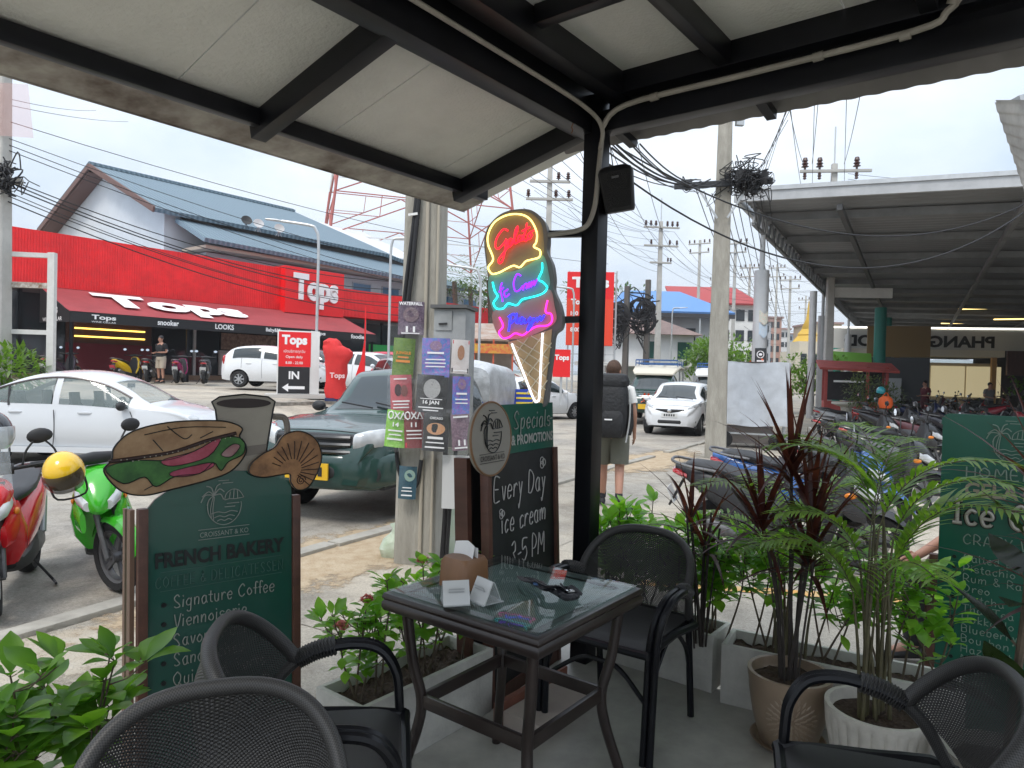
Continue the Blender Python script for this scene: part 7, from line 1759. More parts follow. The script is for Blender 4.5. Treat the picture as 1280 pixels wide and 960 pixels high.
mb=MB();oc=[(.03+.165*math.cos(a),H2+.085+.165*math.sin(a))for a in[2*PI*k/40 for k in range(40)]];mb.prism(oc,(0,0,.018),(1,0,0),(0,1,0),.02);ds=mb.build('round_emblem',mat('cream_disc',(.27,.25,.215),.6,var=.06,scale=3),cbd)
mb=MB();mb.tube([(x,y,.016)for x,y in oc],.0055,6,closed=True);mb.build('disc_rim',mat('bronze_rim',(.22,.12,.06),.5),ds)
mb=MB();i0=len(mb.v);palm_logo(mb,(.035,H2+.10),.088,.0022);add_text(mb,'CROISSANT & KO',(.03,H2+.0,.002),(1,0,0),(0,1,0),w=.20,h=.024,bold=.01,align='c');mb.bb((-.07,H2+.019,0),(.13,H2+.021,.003));mb.bb((-.07,H2-.021,0),(.13,H2-.019,.003));mb.tf(Matrix.Translation((0,0,.018)));mb.build('emblem_ink',M_blacklet,ds)
rr.seed(9)
for tx,y,h,w_,x in(('Every Day',H2-.205,.105,.50,.06),('ice cream',H2-.36,.095,.44,.12),('3-5 PM',H2-.525,.105,.34,.20)):
 mb=MB();hand_text(mb,tx,(x,y,-.002),(1,0,0),(0,1,0),h,.0034,w=w_,rnd=rr,jit=.003,slant=.08);mb.build('chalk_lettering',M_chalk,cbd)
for cx,cy,s in((W2-.15,H2-.07,.018),(.13,H2-.27,.014)):
 mb=MB()
 for a in(0,2.1,4.2):mb.tube([(cx+s*.7*math.cos(a)+s*math.cos(q),cy+s*.7*math.sin(a)+s*math.sin(q),.001)for q in[2*PI*k/12 for k in range(12)]],.0022,5,closed=True)
 mb.build('chalk_doodle',M_chalk,cbd)
ft=thing('board_weight','pale concrete slab with a reddish timber strip under the chalkboard','weight',(.26,3.12,0),R(-37))if False else thing('board_weight','pale slab with a reddish timber strip at the foot of the chalkboard','weight',(.20,3.02,0),R(52))
mb=MB();mb.bb((-.2,-.1,0),(.28,.10,.07));mb.build('slab',mat('pale_pink_slab',(.42,.36,.32),.9,var=.1,scale=4),ft,bevel=.006)
mb=MB();mb.bb((-.22,.105,0),(.30,.135,.1));mb.build('timber_strip',mat('reddish_timber',(.20,.075,.05),.6,var=.2,scale=12),ft)
# ---- ice cream board (right)
IL=Vector((P(1168,520,3.28).x,3.28,0));IR=IL+C2*.62
zt_i=P(1172,516,3.28).z
icb,W3,H3=face('green ice cream flavour board behind the right hand pots','ice_cream_board',IL,IR,ZS,zt_i-.05,.0,M_green,M_brown)
hd=[(.03,H3-.002)]+[(.03+.035-.035*math.cos(a),H3+.015+.035*math.sin(a))for a in(0,.4,.8,1.2,1.57)]+[(W3-.065+.035*math.sin(a),H3+.015+.035*math.cos(a))for a in(0,.4,.8,1.2,1.57)]+[(W3-.03,H3-.002)]
M_green2=mat('emerald_board',(.008,.115,.075),.3,var=.06,scale=2)
icb.children[0].data.materials[0]=M_green2
outline_part(icb,'panel_head',M_green2,list(reversed(hd)),-.002,.016)
for x in(0,W3-.035):
 mb=MB();mb.bb((x,-.02,-.03),(x+.035,H3*.58,.010));mb.build('side_rail',M_brown,icb,bevel=.003)
mb=MB();mb.bb((-.02,-.02,-.14),(-.003,H3*.55,-.06));mb.build('rear_rail',M_brown,icb)
def itext(name,tx,y,x,h,w_,m,hand=False,bold=.0,r_=.0022):
 mb=MB()
 if hand:hand_text(mb,tx,(x,y,0),(1,0,0),(0,1,0),h,r_,w=w_)
 else:add_text(mb,tx,(x,y,0),(1,0,0),(0,1,0),w=w_,h=h,bold=bold)
 return mb.build(name,m,icb)
M_pale=mat('pale_green_letter',(.22,.30,.25),.6)
mb=MB();palm_logo(mb,(.30,H3-.08),.085,.002);mb.build('emblem',M_pale,icb)
itext('heading_lettering','HOMEMADE',H3-.235,.13,.045,.42,M_pale,True,r_=.003)
itext('heading_lettering','GELATO &',H3-.325,.13,.065,.40,mat('beige_letter',(.34,.30,.22),.6),bold=.03)
mb=MB();hand_text(mb,'Ice Cream',(.08,H3-.45,.004),(1,0,0),(0,1,0),.105,.013,w=.58);mb.build('script_outline',M_blacklet,icb)
mb=MB();hand_text(mb,'Ice Cream',(.08,H3-.45,.012),(1,0,0),(0,1,0),.105,.0075,w=.58);mb.build('script_lettering',mat('cream_letter',(.42,.40,.35),.6),icb)
itext('heading_lettering','CRAZY WAFFLE',H3-.545,.13,.045,.44,M_pale,True,r_=.0025)
for i,tx in enumerate(['Salted Butter Caramel','Pistachio','Rum & Raisin','Oreo','Matcha','Thai Tea','Hokkaido Milk','Blueberry','Bourbon Vanilla','Hazelnut','Mint Choco Chip','Vegan Chocolate','Coconut','Mango']):
 y=H3-.625-i*.0465;w_=.44*sum(HAND[c][0]for c in tx)/sum(HAND[c][0]for c in 'Salted Butter Caramel')*1.15
 itext('menu_lettering',tx,y,.135,.034,w_,M_pale,True,r_=.0019)
 mb=MB();mb.lathe([(.0085,0),(.0085,.003)],(.10,y+.013,0),n=12);mb.build('bullet',M_blacklet,icb)
# ================================================================== neon cone sign
NP=P(650,384,3.62);ns=thing('cone_sign','ice cream cone sign with glowing neon scripts hung from the post','neon sign',NP,R(-15))
S_=3.62/F
def np_(x,y):return((x-648)*S_,-(y-384)*S_)
back=cr2([np_(*p)for p in((599,300),(604,282),(620,267),(640,262),(660,264),(676,278),(681,298),(680,314),(687,330),(690,348),(690,362),(698,380),(702,398),(700,410),(692,418),(690,440),(687,470),(684,504),(677,506),(668,502),(645,440),(632,424),(622,420),(616,402),(610,378),(606,352),(604,338),(601,320))],5,True)
mb=MB();mb.prism([(x,y)for x,y in reversed(back)],(0,0,0),(1,0,0),(0,0,1),-.10)if False else None
o3,ux3,uy3=Vector((0,0,0)),Vector((1,0,0)),Vector((0,0,1))
def sface(name,pts,m,y=-.002,th=.004,rev=True):
 a=sum(pts[i][0]*pts[(i+1)%len(pts)][1]-pts[(i+1)%len(pts)][0]*pts[i][1]for i in range(len(pts)))
 if a<0:pts=list(reversed(pts))
 mb=MB();mb.prism(pts,(0,y,0),ux3,uy3,th);return mb.build(name,m,ns)
sface('box',back,mat('grey_sign_box',(.16,.155,.155),.45),0.0,.085)
top=cr2([np_(*p)for p in((601,300),(606,284),(621,269),(640,264),(658,267),(672,280),(676,300),(676,318),(660,330),(640,338),(615,346),(607,345),(603,320))],5,True)
mid=cr2([np_(*p)for p in((607,346),(640,339),(662,329),(676,320),(683,340),(684,360),(660,374),(635,384),(614,390))],5,True)
low=cr2([np_(*p)for p in((613,391),(640,383),(662,374),(685,362),(692,382),(694,402),(672,416),(645,424),(622,420))],5,True)
cone=[np_(*p)for p in((634,428),(660,421),(690,411),(688,440),(681,503),(670,503))]
sface('scoop_face',top,mat('olive_acrylic',(.30,.25,.13),.25));sface('scoop_face',mid,mat('teal_acrylic',(.19,.42,.35),.25),-.004);sface('scoop_face',low,mat('rose_acrylic',(.55,.27,.24),.25),-.006)
cf=sface('cone_face',cone,mat('tan_acrylic',(.58,.40,.21),.4),-.008)
mb=MB()
for(a,b)in(((642,446),(660,422)),((648,462),(682,414)),((654,478),(690,428)),((660,492),(688,452)),((668,502),(686,474)),((638,428),(682,455)),((646,425),(686,447)),((640,440),(684,470)),((648,456),(684,486)),((657,476),(681,497)),((664,420),(690,434))):
 x0,y0=np_(*a);x1,y1=np_(*b);mb.tube([(x0,-.011,y0),(x1,-.011,y1)],.0035,5)
mb.build('waffle_line',mat('pale_waffle',(.75,.66,.48),.5),cf)
def neon(name,strokes,c,e,r=.0048,y=-.022,k=6,closed=False):
 m=mat(name,c,.4,emit=c,estr=e);mb=MB()
 for st in strokes:
  pts=[np_(*p)for p in st];pts=cr2(pts,k,closed)if len(pts)>2 else pts;mb.tube([(x,y,z)for x,z in pts],r,7)
 return mb.build('neon_tube',m,ns)
neon('neon_yellow',[[(609,340),(607,334),(613,324),(606,306),(606,292),(614,278),(630,270),(648,270),(660,277),(668,292),(668,304),(665,310),(673,315),(672,323),(662,326),(655,328),(648,335),(640,333),(632,336),(622,341),(613,343),(609,340)]],(1.0,.78,.22),2.0)
neon('neon_cyan',[[(613,353),(616,364),(620,371),(615,379),(619,386),(628,386),(634,380),(645,382),(652,375),(660,373),(672,370),(680,366),(683,360),(678,354),(672,350),(676,340),(676,330)]],(.02,.85,.9),1.7)
neon('neon_magenta',[[(623,397),(628,408),(623,416),(628,423),(636,422),(644,417),(654,419),(662,413),(672,408),(684,407),(690,402),(689,393),(682,390),(684,376)]],(1.0,.03,.5),1.7)
neon('neon_white',[[(640,430),(656,466),(670,498),(675,500),(677,494),(678,450),(679,416)]],(.9,.92,1.0),1.0,.006)
neon('neon_red',[[(632,290),(626,288),(618,298),(616,308),(620,312),(628,304),(630,300)],[(630,301),(629,312),(626,326),(622,330),(621,325),(628,316),(634,308)],
[(634,306),(638,302),(635,300),(632,305),(634,310),(640,303)],[(638,306),(644,290),(644,285),(641,292),(641,305),(645,304)],[(650,297),(646,297),(645,303),(649,302),(651,296),(651,303)],[(651,303),(654,292),(656,281)],[(650,291),(660,286)],[(653,300),(655,303),(658,299)],[(660,293),(657,297),(659,301),(663,296),(660,293),(666,290)]],(1.0,.012,.03),2.0,.0045,-.03)
neon('neon_violet',[[(626,354),(624,362),(627,375),(627,378)],[(622,366),(628,360)],[(632,364),(629,366),(631,372),(636,368)],[(632,364),(634,362)],[(650,346),(645,344),(641,354),(643,364),(648,364),(653,358)],[(653,364),(655,357),(658,356),(657,362),(661,354),(660,361),(664,353),(663,360),(667,352),(667,358),(671,350)]],(.24,.02,1.0),1.7,.0045,-.03)
neon('neon_blue',[[(638,394),(637,405),(636,415)],[(635,397),(642,393),(645,398),(638,405)],[(646,392),(645,402),(648,404),(650,398)],[(654,397),(650,400),(652,405),(656,399),(656,404),(659,403)],[(664,397),(661,401),(664,404),(668,398),(664,410),(660,414),(663,406),(672,399)],[(672,397),(672,402),(676,396),(677,401),(681,394)]],(.03,.03,1.0),2.0,.0052,-.03)
for py,x0 in((293,681),(400,699)):
 a=P(736,py-1,3.66);b=P(x0,py,3.66);br=None
 mb=MB();iw=ns.matrix_world.copy();iw=Matrix.Translation(NP)@Matrix.Rotation(R(-15),4,'Z');inv=iw.inverted();mb.bar(inv@a,inv@b,.03,.035);mb.build('bracket_arm',M_blk,ns)
mb=MB();inv=(Matrix.Translation(NP)@Matrix.Rotation(R(-15),4,'Z')).inverted()
mb.tube(cr_([inv@P(*p)for p in((752,178,3.58),(748,215,3.58),(744,255,3.58),(735,280,3.58),(722,288,3.6),(705,291,3.6),(684,294,3.6))],5),.013,8);mb.build('cable_conduit',M_pvc,ns)
sp_=P(772,237,3.6);spk=thing('loudspeaker','small black loudspeaker fixed under the canopy corner','loudspeaker',sp_,rot=(R(10),R(-8),R(-14)))
mb=MB();mb.sloft([(-.112,0,0,.070,.06,6),(-.10,0,0,.076,.066,6),(.085,0,.012,.090,.075,6),(.105,0,.015,.082,.068,5),(.118,0,.018,.06,.05,4)],n=28,ax='z');mb.build('body',mat('black_speaker',(.008,.008,.009),.6),spk)
mb=MB();mb.grid(lambda u,v:(lin(-.066,.066,u)*lin(.92,1.12,v),-.077+.004*(2*u-1)**2-.0+.002*v,lin(-.095,.085,v)),8,8);mb.build('grille',mat('speaker_grille',(.014,.014,.015),.75,bump=.8,bscale=300,scale=50),spk)
mb=MB();mb.bb((-.018,-.084,.05),(.018,-.079,.062));mb.build('badge',mat('dim_badge',(.05,.05,.05),.3),spk)
mb=MB();mb.bar((-.05,.06,.0),(-.09,.12,.0),.03,.05);mb.build('bracket',M_blk,spk)
mb=MB();mb.tube([(-.01,.02,.12),(-.012,.02,.30)],.003,5);mb.build('cable',M_wire,spk)
# ================================================================== planters and pots
def trough(label,o,ux,uy,ln,wd,h,th=.022):
 t=thing('planter',label,'planter',o,math.atan2(ux.y,ux.x),'long cement planters along the cafe edge')
 sgn=1 if(ux.x*uy.y-ux.y*uy.x)>0 else-1
 mb=MB();rg=[]
 def rc(i,z):a=[(i,sgn*i,z),(ln-i,sgn*i,z),(ln-i,sgn*(wd-i),z),(i,sgn*(wd-i),z)];return a if sgn>0 else list(reversed(a))
 b=[mb.verts(r_)for r_ in(rc(0,0),rc(0,h),rc(th,h),rc(th,h-.07))]
 for j in range(3):
  for k in range(4):mb.face((b[j]+k,b[j]+(k+1)%4,b[j+1]+(k+1)%4,b[j+1]+k))
 mb.face([b[0]+k for k in(3,2,1,0)]);mb.build('trough',M_planter,t,bevel=.004)
 rr_=random.Random(int(ln*1000+o[0]*50));mb=MB();mb.grid(lambda u,v:(lin(th+.002,ln-th-.002,u),sgn*lin(th+.002,wd-th-.002,v),h-.05+rr_.uniform(-.012,.014)),34,12,smooth=False);mb.build('soil',M_soil,t)
 return t
trough('long cement planter with red flowering shrubs left of the table',Vector((-.507,2.48,0)),C1,-C2,.74,.27,.28)
trough('long cement planter with a broad green shrub behind the far chair',Vector((.987,3.29,0)),-C2,C1,.72,.24,.275)
trough('long cement planter behind the two round pots',Vector((1.0,3.2,0)),Vector((.87,-.49,0)),Vector((.49,.87,0)),.95,.24,.275)
trough('cement planter with the dark green shrub at the lower left',Vector((-1.44,1.29,0)),C1,-C2,.74,.27,.28)
trough('cement planter end at the left frame edge, half hidden by leaves',Vector((-2.55,2.75,0))-ZV*.1,C1,-C2,.45,.2,.28)
def pot(label,c,r,h,m,fn=None,saucer=True,prof=None,nm='round_pot',n=64):
 t=thing(nm,label,'plant pot',c,0,None)
 prof=prof or[(.62,0),(.70,.04),(.88,.35),(1.0,.72),(1.02,.88),(1.05,.93),(1.05,1.0),(.95,1.0),(.93,.9),(.9,.86)]
 mb=MB();mb.lathe([(r*a,h*b)for a,b in prof],n=n,cap=False,fn=fn);mb.lathe([(0,.002),(r*.62,.002)],n=32,cap=False);mb.build('pot',m,t)
 rr_=random.Random(int(c[0]*100));mb=MB();mb.lathe([(0,h*.875),(r*.3,h*.88),(r*.6,h*.87),(r*.925,h*.865)],n=28,cap=False);mb.v=[(x,y,z+rr_.uniform(-.008,.008))for x,y,z in mb.v];mb.build('soil',M_soil,t)
 if saucer:
  mb=MB();mb.lathe([(0,.004),(r*.78,.004),(r*.92,.022),(r*.95,.022),(r*.80,-.001),(0,-.001)],n=36,cap=False);mb.v=[(x,y,z+.002)for x,y,z in mb.v];mb.build('saucer',m,t)
 return t
M_taupe=mat('taupe_glaze',(.27,.20,.14),.35,var=.12,scale=7,coat=.2);M_ribw=mat('chalky_white_glaze',(.58,.55,.49),.6,var=.14,scale=9,bump=.2,bscale=40);M_dpot=mat('grey_beige_glaze',(.30,.28,.24),.5,var=.1,scale=8)
c=P(987,845,2.86);pt1=pot('taupe round pot with a pressed sunburst, left of the ribbed pot',(c.x,2.86,.0),.158,.30,M_taupe)
def burst(t,r,h,ang,m,s=1.0):
 mb=MB();prof=[(.62,0),(.70,.04),(.88,.35),(1.0,.72),(1.02,.88),(1.05,.93)]
 def rad(z):return r*interp([(b_,a_)for a_,b_ in prof],z/h)
 for ring,(q0,q1,nn_)in enumerate(((.012,.032,8),(.030,.058,14),(.054,.082,20),(.078,.104,26))):
  for k in range(nn_):
   a=2*PI*(k+.5*(ring%2))/nn_;pts=[]
   for f in(0,.5,1):
    q=lin(q0,q1,f)*s;u,z=q*math.cos(a),h*.5+q*math.sin(a);z=max(.01,min(h*.9,z));rr_=rad(z)+.001;th_=ang+u/rr_;pts.append((rr_*math.cos(th_),rr_*math.sin(th_),z))
   mb.tube(pts,[.002,.0045,.0015],6)
 mb.build('sunburst_relief',m,t)
burst(pt1,.158,.30,math.atan2(-2.86,-c.x)+.1,mat('taupe_relief',(.33,.26,.19),.35))
c2_=P(1098,862,2.56);pt2=pot('ribbed chalky white round pot beside the taupe pot',(c2_.x,2.56,0),.172,.30,M_ribw,fn=lambda a,j:1+(.042*abs(math.sin(a*13))**.8-.02 if j<5 else 0),saucer=False,n=260)
c3=P(1258,905,2.22);pt3=pot('grey beige pot with a pressed sunburst at the right edge',(c3.x,2.22,0),.165,.31,M_dpot)
burst(pt3,.165,.31,math.atan2(-2.22,-c3.x)-.1,mat('beige_relief',(.36,.34,.29),.5),1.1)
# ================================================================== plants
M_fresh=mat_leaf('fresh_leaf',(.13,.31,.03),(.27,.50,.07),.35,9.0);M_mid=mat_leaf('mid_leaf',(.07,.18,.025),(.17,.34,.045),.35,9.0);M_stem=mat('woody_stem',(.10,.075,.05),.8,var=.3,scale=20);M_gstem=mat('green_stem',(.08,.11,.03),.6)
def shrub(label,c,n_stem,spread,h,seed,m,leaf=.075,per=26,lw=.5,ln=None,axis=None,flowers=0,low=.35,nm='leafy_shrub'):
 rnd=random.Random(seed);t=thing(nm,label,'shrub',c);sm,lm,fm=MB(),MB(),MB();ax=axis or Vector((1,0,0));pr=Vector((-ax.y,ax.x,0))
 for k in range(n_stem):
  f=(k+.5)/n_stem-.5;b=ax*(f*(ln or 0))+Vector((rnd.uniform(-.03,.03),rnd.uniform(-.03,.03),0))
  d=ax*(rnd.gauss(0,1)*spread)+pr*(rnd.gauss(0,1)*spread*.7);hh=h*rnd.uniform(.7,1.08);tip=b+d+ZV*hh;md=b.lerp(tip,.5)+Vector((rnd.uniform(-.03,.03),rnd.uniform(-.03,.03),.02))
  path=cr_([b,md,tip],8);sm.tube(path,[lin(.0055,.0022,i/(len(path)-1))for i in range(len(path))],6)
  tw=[path]
  for _ in range(3):
   s_=rnd.randint(5,len(path)-3);p=path[s_];dd=Vector((rnd.gauss(0,1),rnd.gauss(0,1),rnd.uniform(.3,1.2))).normalized();q=[p,p+dd*h*.13,p+dd*h*.22+ZV*.02];q=cr_(q,4);sm.tube(q,.0022,5);tw.append(q)
  for p_ in tw:
   L_=len(p_);st=int(L_*low)if p_ is path else 2;cnt=per if p_ is path else per//3
   for i in range(cnt):
    u=lin(st,L_-1,(i+.5)/cnt)if i<cnt-5 else L_-1;a0=p_[int(u)].lerp(p_[min(L_-1,int(u)+1)],u%1);a=rnd.uniform(0,6.28);el=rnd.uniform(-.35,.75)if i<cnt-5 else rnd.uniform(.2,1.1)
    d_=Vector((math.cos(a)*math.cos(el),math.sin(a)*math.cos(el),math.sin(el)));a1=a0+d_*.015;sm.tube([a0,a1],.0013,4,cap=False)
    sz=leaf*rnd.uniform(.55,1.2);lm.leaf(a1,d_,sz,sz*lw*rnd.uniform(.95,1.25),droop=rnd.uniform(.1,.9),nseg=5,fold=.2,shape=.72)
  if flowers and k<flowers:
   for _ in range(34):
    d_=Vector((rnd.gauss(0,1),rnd.gauss(0,1),abs(rnd.gauss(0,1)))).normalized();p=tip+ZV*.02+d_*.022
    for q in range(4):fm.leaf(p,Vector((rnd.gauss(0,1),rnd.gauss(0,1),.6)),.013,.010,nseg=2)
 sm.build('stem',M_stem,t);lm.build('foliage',m,t)
 if flowers:fm.build('flower',mat('coral_flower',(.62,.12,.10),.6,c2=(.65,.28,.25),scale=40),t)
 return t
ctr=lambda o,ln,wd,f=.5:Vector(o)+C1*ln*f-C2*wd*.5
b1=ctr((-.507,2.48,.22),.74,.27)
shrub('green shrub with coral flower heads in the left planter, near end',b1-C1*.22,5,.085,.42,1,M_fresh,.072,24,.5,.12,C1,2)
shrub('green shrub in the left planter beside the napkin box',b1+C1*.06,5,.08,.45,2,M_fresh,.07,24,.5,.18,C1,1)
shrub('green shrub at the far end of the left planter',b1+C1*.28,4,.06,.40,3,M_fresh,.07,24,.5,.1,C1)
b2=Vector((.987,3.29,.21))-C2*.36+C1*.12
for k,(f,lb)in enumerate(((-.27,'lush green shrub at the post end of the planter behind the far chair'),(-.08,'lush green shrub right behind the far chair'),(.12,'lush green shrub leaning over the planter beside the far chair'),(.30,'lush green shrub at the right end of the planter behind the far chair'))):
 shrub(lb,b2+C2*f,5,.085,.60-.03*k,20+k,M_fresh,.092,30,.46,.1,C2,low=.45)
b3=Vector((1.0,3.2,.21))+Vector((.87,-.49,0))*.48+Vector((.49,.87,0))*.12;d3=Vector((.87,-.49,0))
for k,f in enumerate((-.32,-.08,.18,.36)):
 shrub(['bright shrub in the rear planter above the taupe pot','bright shrub in the rear planter between the two pots','bright shrub in the rear planter behind the palm','bright shrub at the right end of the rear planter'][k],b3+d3*f,4,.10,.50,40+k,M_fresh,.085,22,.46,.1,d3,low=.5)
b4=Vector((-1.44,1.29,.22))+C1*.37-C2*.13
for k,f in enumerate((-.2,.05,.28)):
 shrub(['dark leafed shrub nearest the lower left corner','dark leafed shrub in the middle of the lower left planter','dark leafed shrub reaching in front of the bakery board'][k],b4+C1*f,5,.12,.47,60+k,M_mid,.098,17,.52,.14,C1,low=.3)
shrub('fresh yellow green sprigs at the left edge above the planter',Vector((-2.42,2.95,.18)),5,.07,.62,71,M_fresh,.075,18,.42,.2,C1,low=.35)
M_drac=mat_leaf('burgundy_leaf',(.035,.010,.012),(.085,.022,.022),.35)
def dracaena(label,c,heads,seed,m=M_drac,ll=.42,stem_m=None,n=34,lw=.026,nm='dracaena'):
 rnd=random.Random(seed);t=thing(nm,label,'dracaena',c,0,None);sm,lm=MB(),MB()
 for(dx,dy,h)in heads:
  tip=Vector((dx,dy,h));path=cr_([Vector((dx*.12+rnd.uniform(-.02,.02),dy*.12,0)),Vector((dx*.45,dy*.5,h*.5)),tip],8);sm.tube(path,[lin(.010,.006,i/(len(path)-1))for i in range(len(path))],7)
  for i in range(n):
   a=i*2.4+rnd.uniform(-.3,.3);f=i/n;el=lin(.05,1.42,f**.85)+rnd.uniform(-.1,.1);d=Vector((math.cos(a)*math.cos(el),math.sin(a)*math.cos(el),math.sin(el)))
   p=tip-ZV*(.10*(1-f))+d*.006;lm.leaf(p,d,ll*rnd.uniform(.75,1.15),lw*rnd.uniform(.8,1.2),droop=lin(1.15,.45,f)*rnd.uniform(.7,1.3),nseg=7,fold=.3,shape=.32)
 for _ in range(6):q=Vector((rnd.uniform(-.04,.04),rnd.uniform(-.04,.04),0));sm.tube(cr_([q,q*1.6+ZV*.22,q*3+ZV*rnd.uniform(.45,.7)],5),.0048,5)
 sm.build('stem',stem_m or mat('dark_cane',(.035,.028,.024),.8,var=.3,scale=30),t);lm.build('foliage',m,t);return t
dracaena('tall burgundy dracaena in the taupe pot, its head against the street',(c.x,2.86,.25),[(-.02,.0,.90),(.09,.05,.72),(-.12,.04,.66),(.04,-.06,.56)],5,n=34,ll=.43,lw=.023)
dracaena('burgundy dracaena with arching leaves beside the grey pole',(.93,3.30,.22),[(-.06,.02,.62),(.02,.05,.5)],6,n=13,ll=.42,lw=.022)
dracaena('dark dracaena overhanging the ice cream board at the right edge',(1.98,2.45,.2),[(-.03,.05,.92),(.08,.0,.72),(-.02,-.05,.6)],7,n=26,ll=.46)
M_palm=mat_leaf('palm_leaf',(.09,.20,.025),(.24,.38,.06),.4)
def areca(label,c,n,seed,h=.95):
 rnd=random.Random(seed);t=thing('potted_palm',label,'palm',c);sm,lm=MB(),MB()
 for k in range(n):
  a=k*2.4+rnd.uniform(-.4,.4);ln_=rnd.uniform(.42,.62);h0=h*rnd.uniform(.45,.95);b=Vector((rnd.uniform(-.06,.06),rnd.uniform(-.06,.06),0));out_=Vector((math.cos(a)*(.42 if math.cos(a)>0 else .66),math.sin(a)*.62,0))
  cane=cr_([b,b+out_*.025+ZV*h0*.55,b+out_*.07+ZV*h0],6);sm.tube(cane,[lin(.008,.0035,i/(len(cane)-1))for i in range(len(cane))],6)
  p=cane[-1].copy();d=(out_*.55+ZV*1.0).normalized();rib=[p.copy()]
  for s in range(12):p=p+d*(ln_/12);d=(d+out_*.12-ZV*.115).normalized();rib.append(p.copy())
  sm.tube(rib,.0022,5)
  for s in range(2,13):
   dd=(rib[s]-rib[s-1]).normalized();sd=dd.cross(ZV);sd=sd.normalized()if sd.length>.05 else Vector((1,0,0));q=.19*(1-.55*abs(s-6)/6)
   for sg_ in(1,-1):
    for half in(0,.5):lm.leaf(rib[s].lerp(rib[s-1],half),sd*sg_*.8+dd*.75+ZV*rnd.uniform(-.05,.2),q*rnd.uniform(.85,1.1),.0155,droop=.6,nseg=4,fold=.2,shape=.4)
 sm.build('cane',mat('palm_cane',(.12,.11,.05),.6,c2=(.06,.05,.03),scale=12),t);lm.build('fronds',M_palm,t);return t
areca('feathery green palm growing from the ribbed white pot',(c2_.x-.01,2.56,.25),13,3,.84)
areca('small feathery palm rising behind the taupe pot',(1.28,3.12,.22),9,9,.62)
rb=thing('rubber_plant','dark rubber plant with broad leaves in the right edge pot','rubber plant',(c3.x,2.22,.25));mb=MB();lm=MB()
mb.tube(cr_([(0,0,0),(.02,0,.25),(.05,.0,.55),(.06,0,.8)],5),.013,8)
for(z,a,el,s)in((.18,2.8,.5,.22),(.26,3.6,.9,.24),(.34,3.2,.2,.2),(.40,2.4,.8,.22),(.5,.4,.4,.2),(.55,3.9,.3,.2),(.62,1.5,.6,.2),(.75,2.9,.9,.18)):
 d=Vector((math.cos(a)*math.cos(el),math.sin(a)*math.cos(el),math.sin(el)));p=Vector((.02+z*.05,0,z));mb.tube([p,p+d*.04],.004,5);lm.leaf(p+d*.04,d,s,s*.52,droop=.35,nseg=5,fold=.12)
mb.build('stem',M_stem,rb);lm.build('foliage',mat_leaf('rubber_leaf',(.012,.022,.012),(.022,.035,.016),.22),rb)
lf=thing('leaf_sprig','two pale green leaves in a small white cup behind the napkin box','potted sprig',(P(597,700,2.72).x,2.66,.7635))if False else None
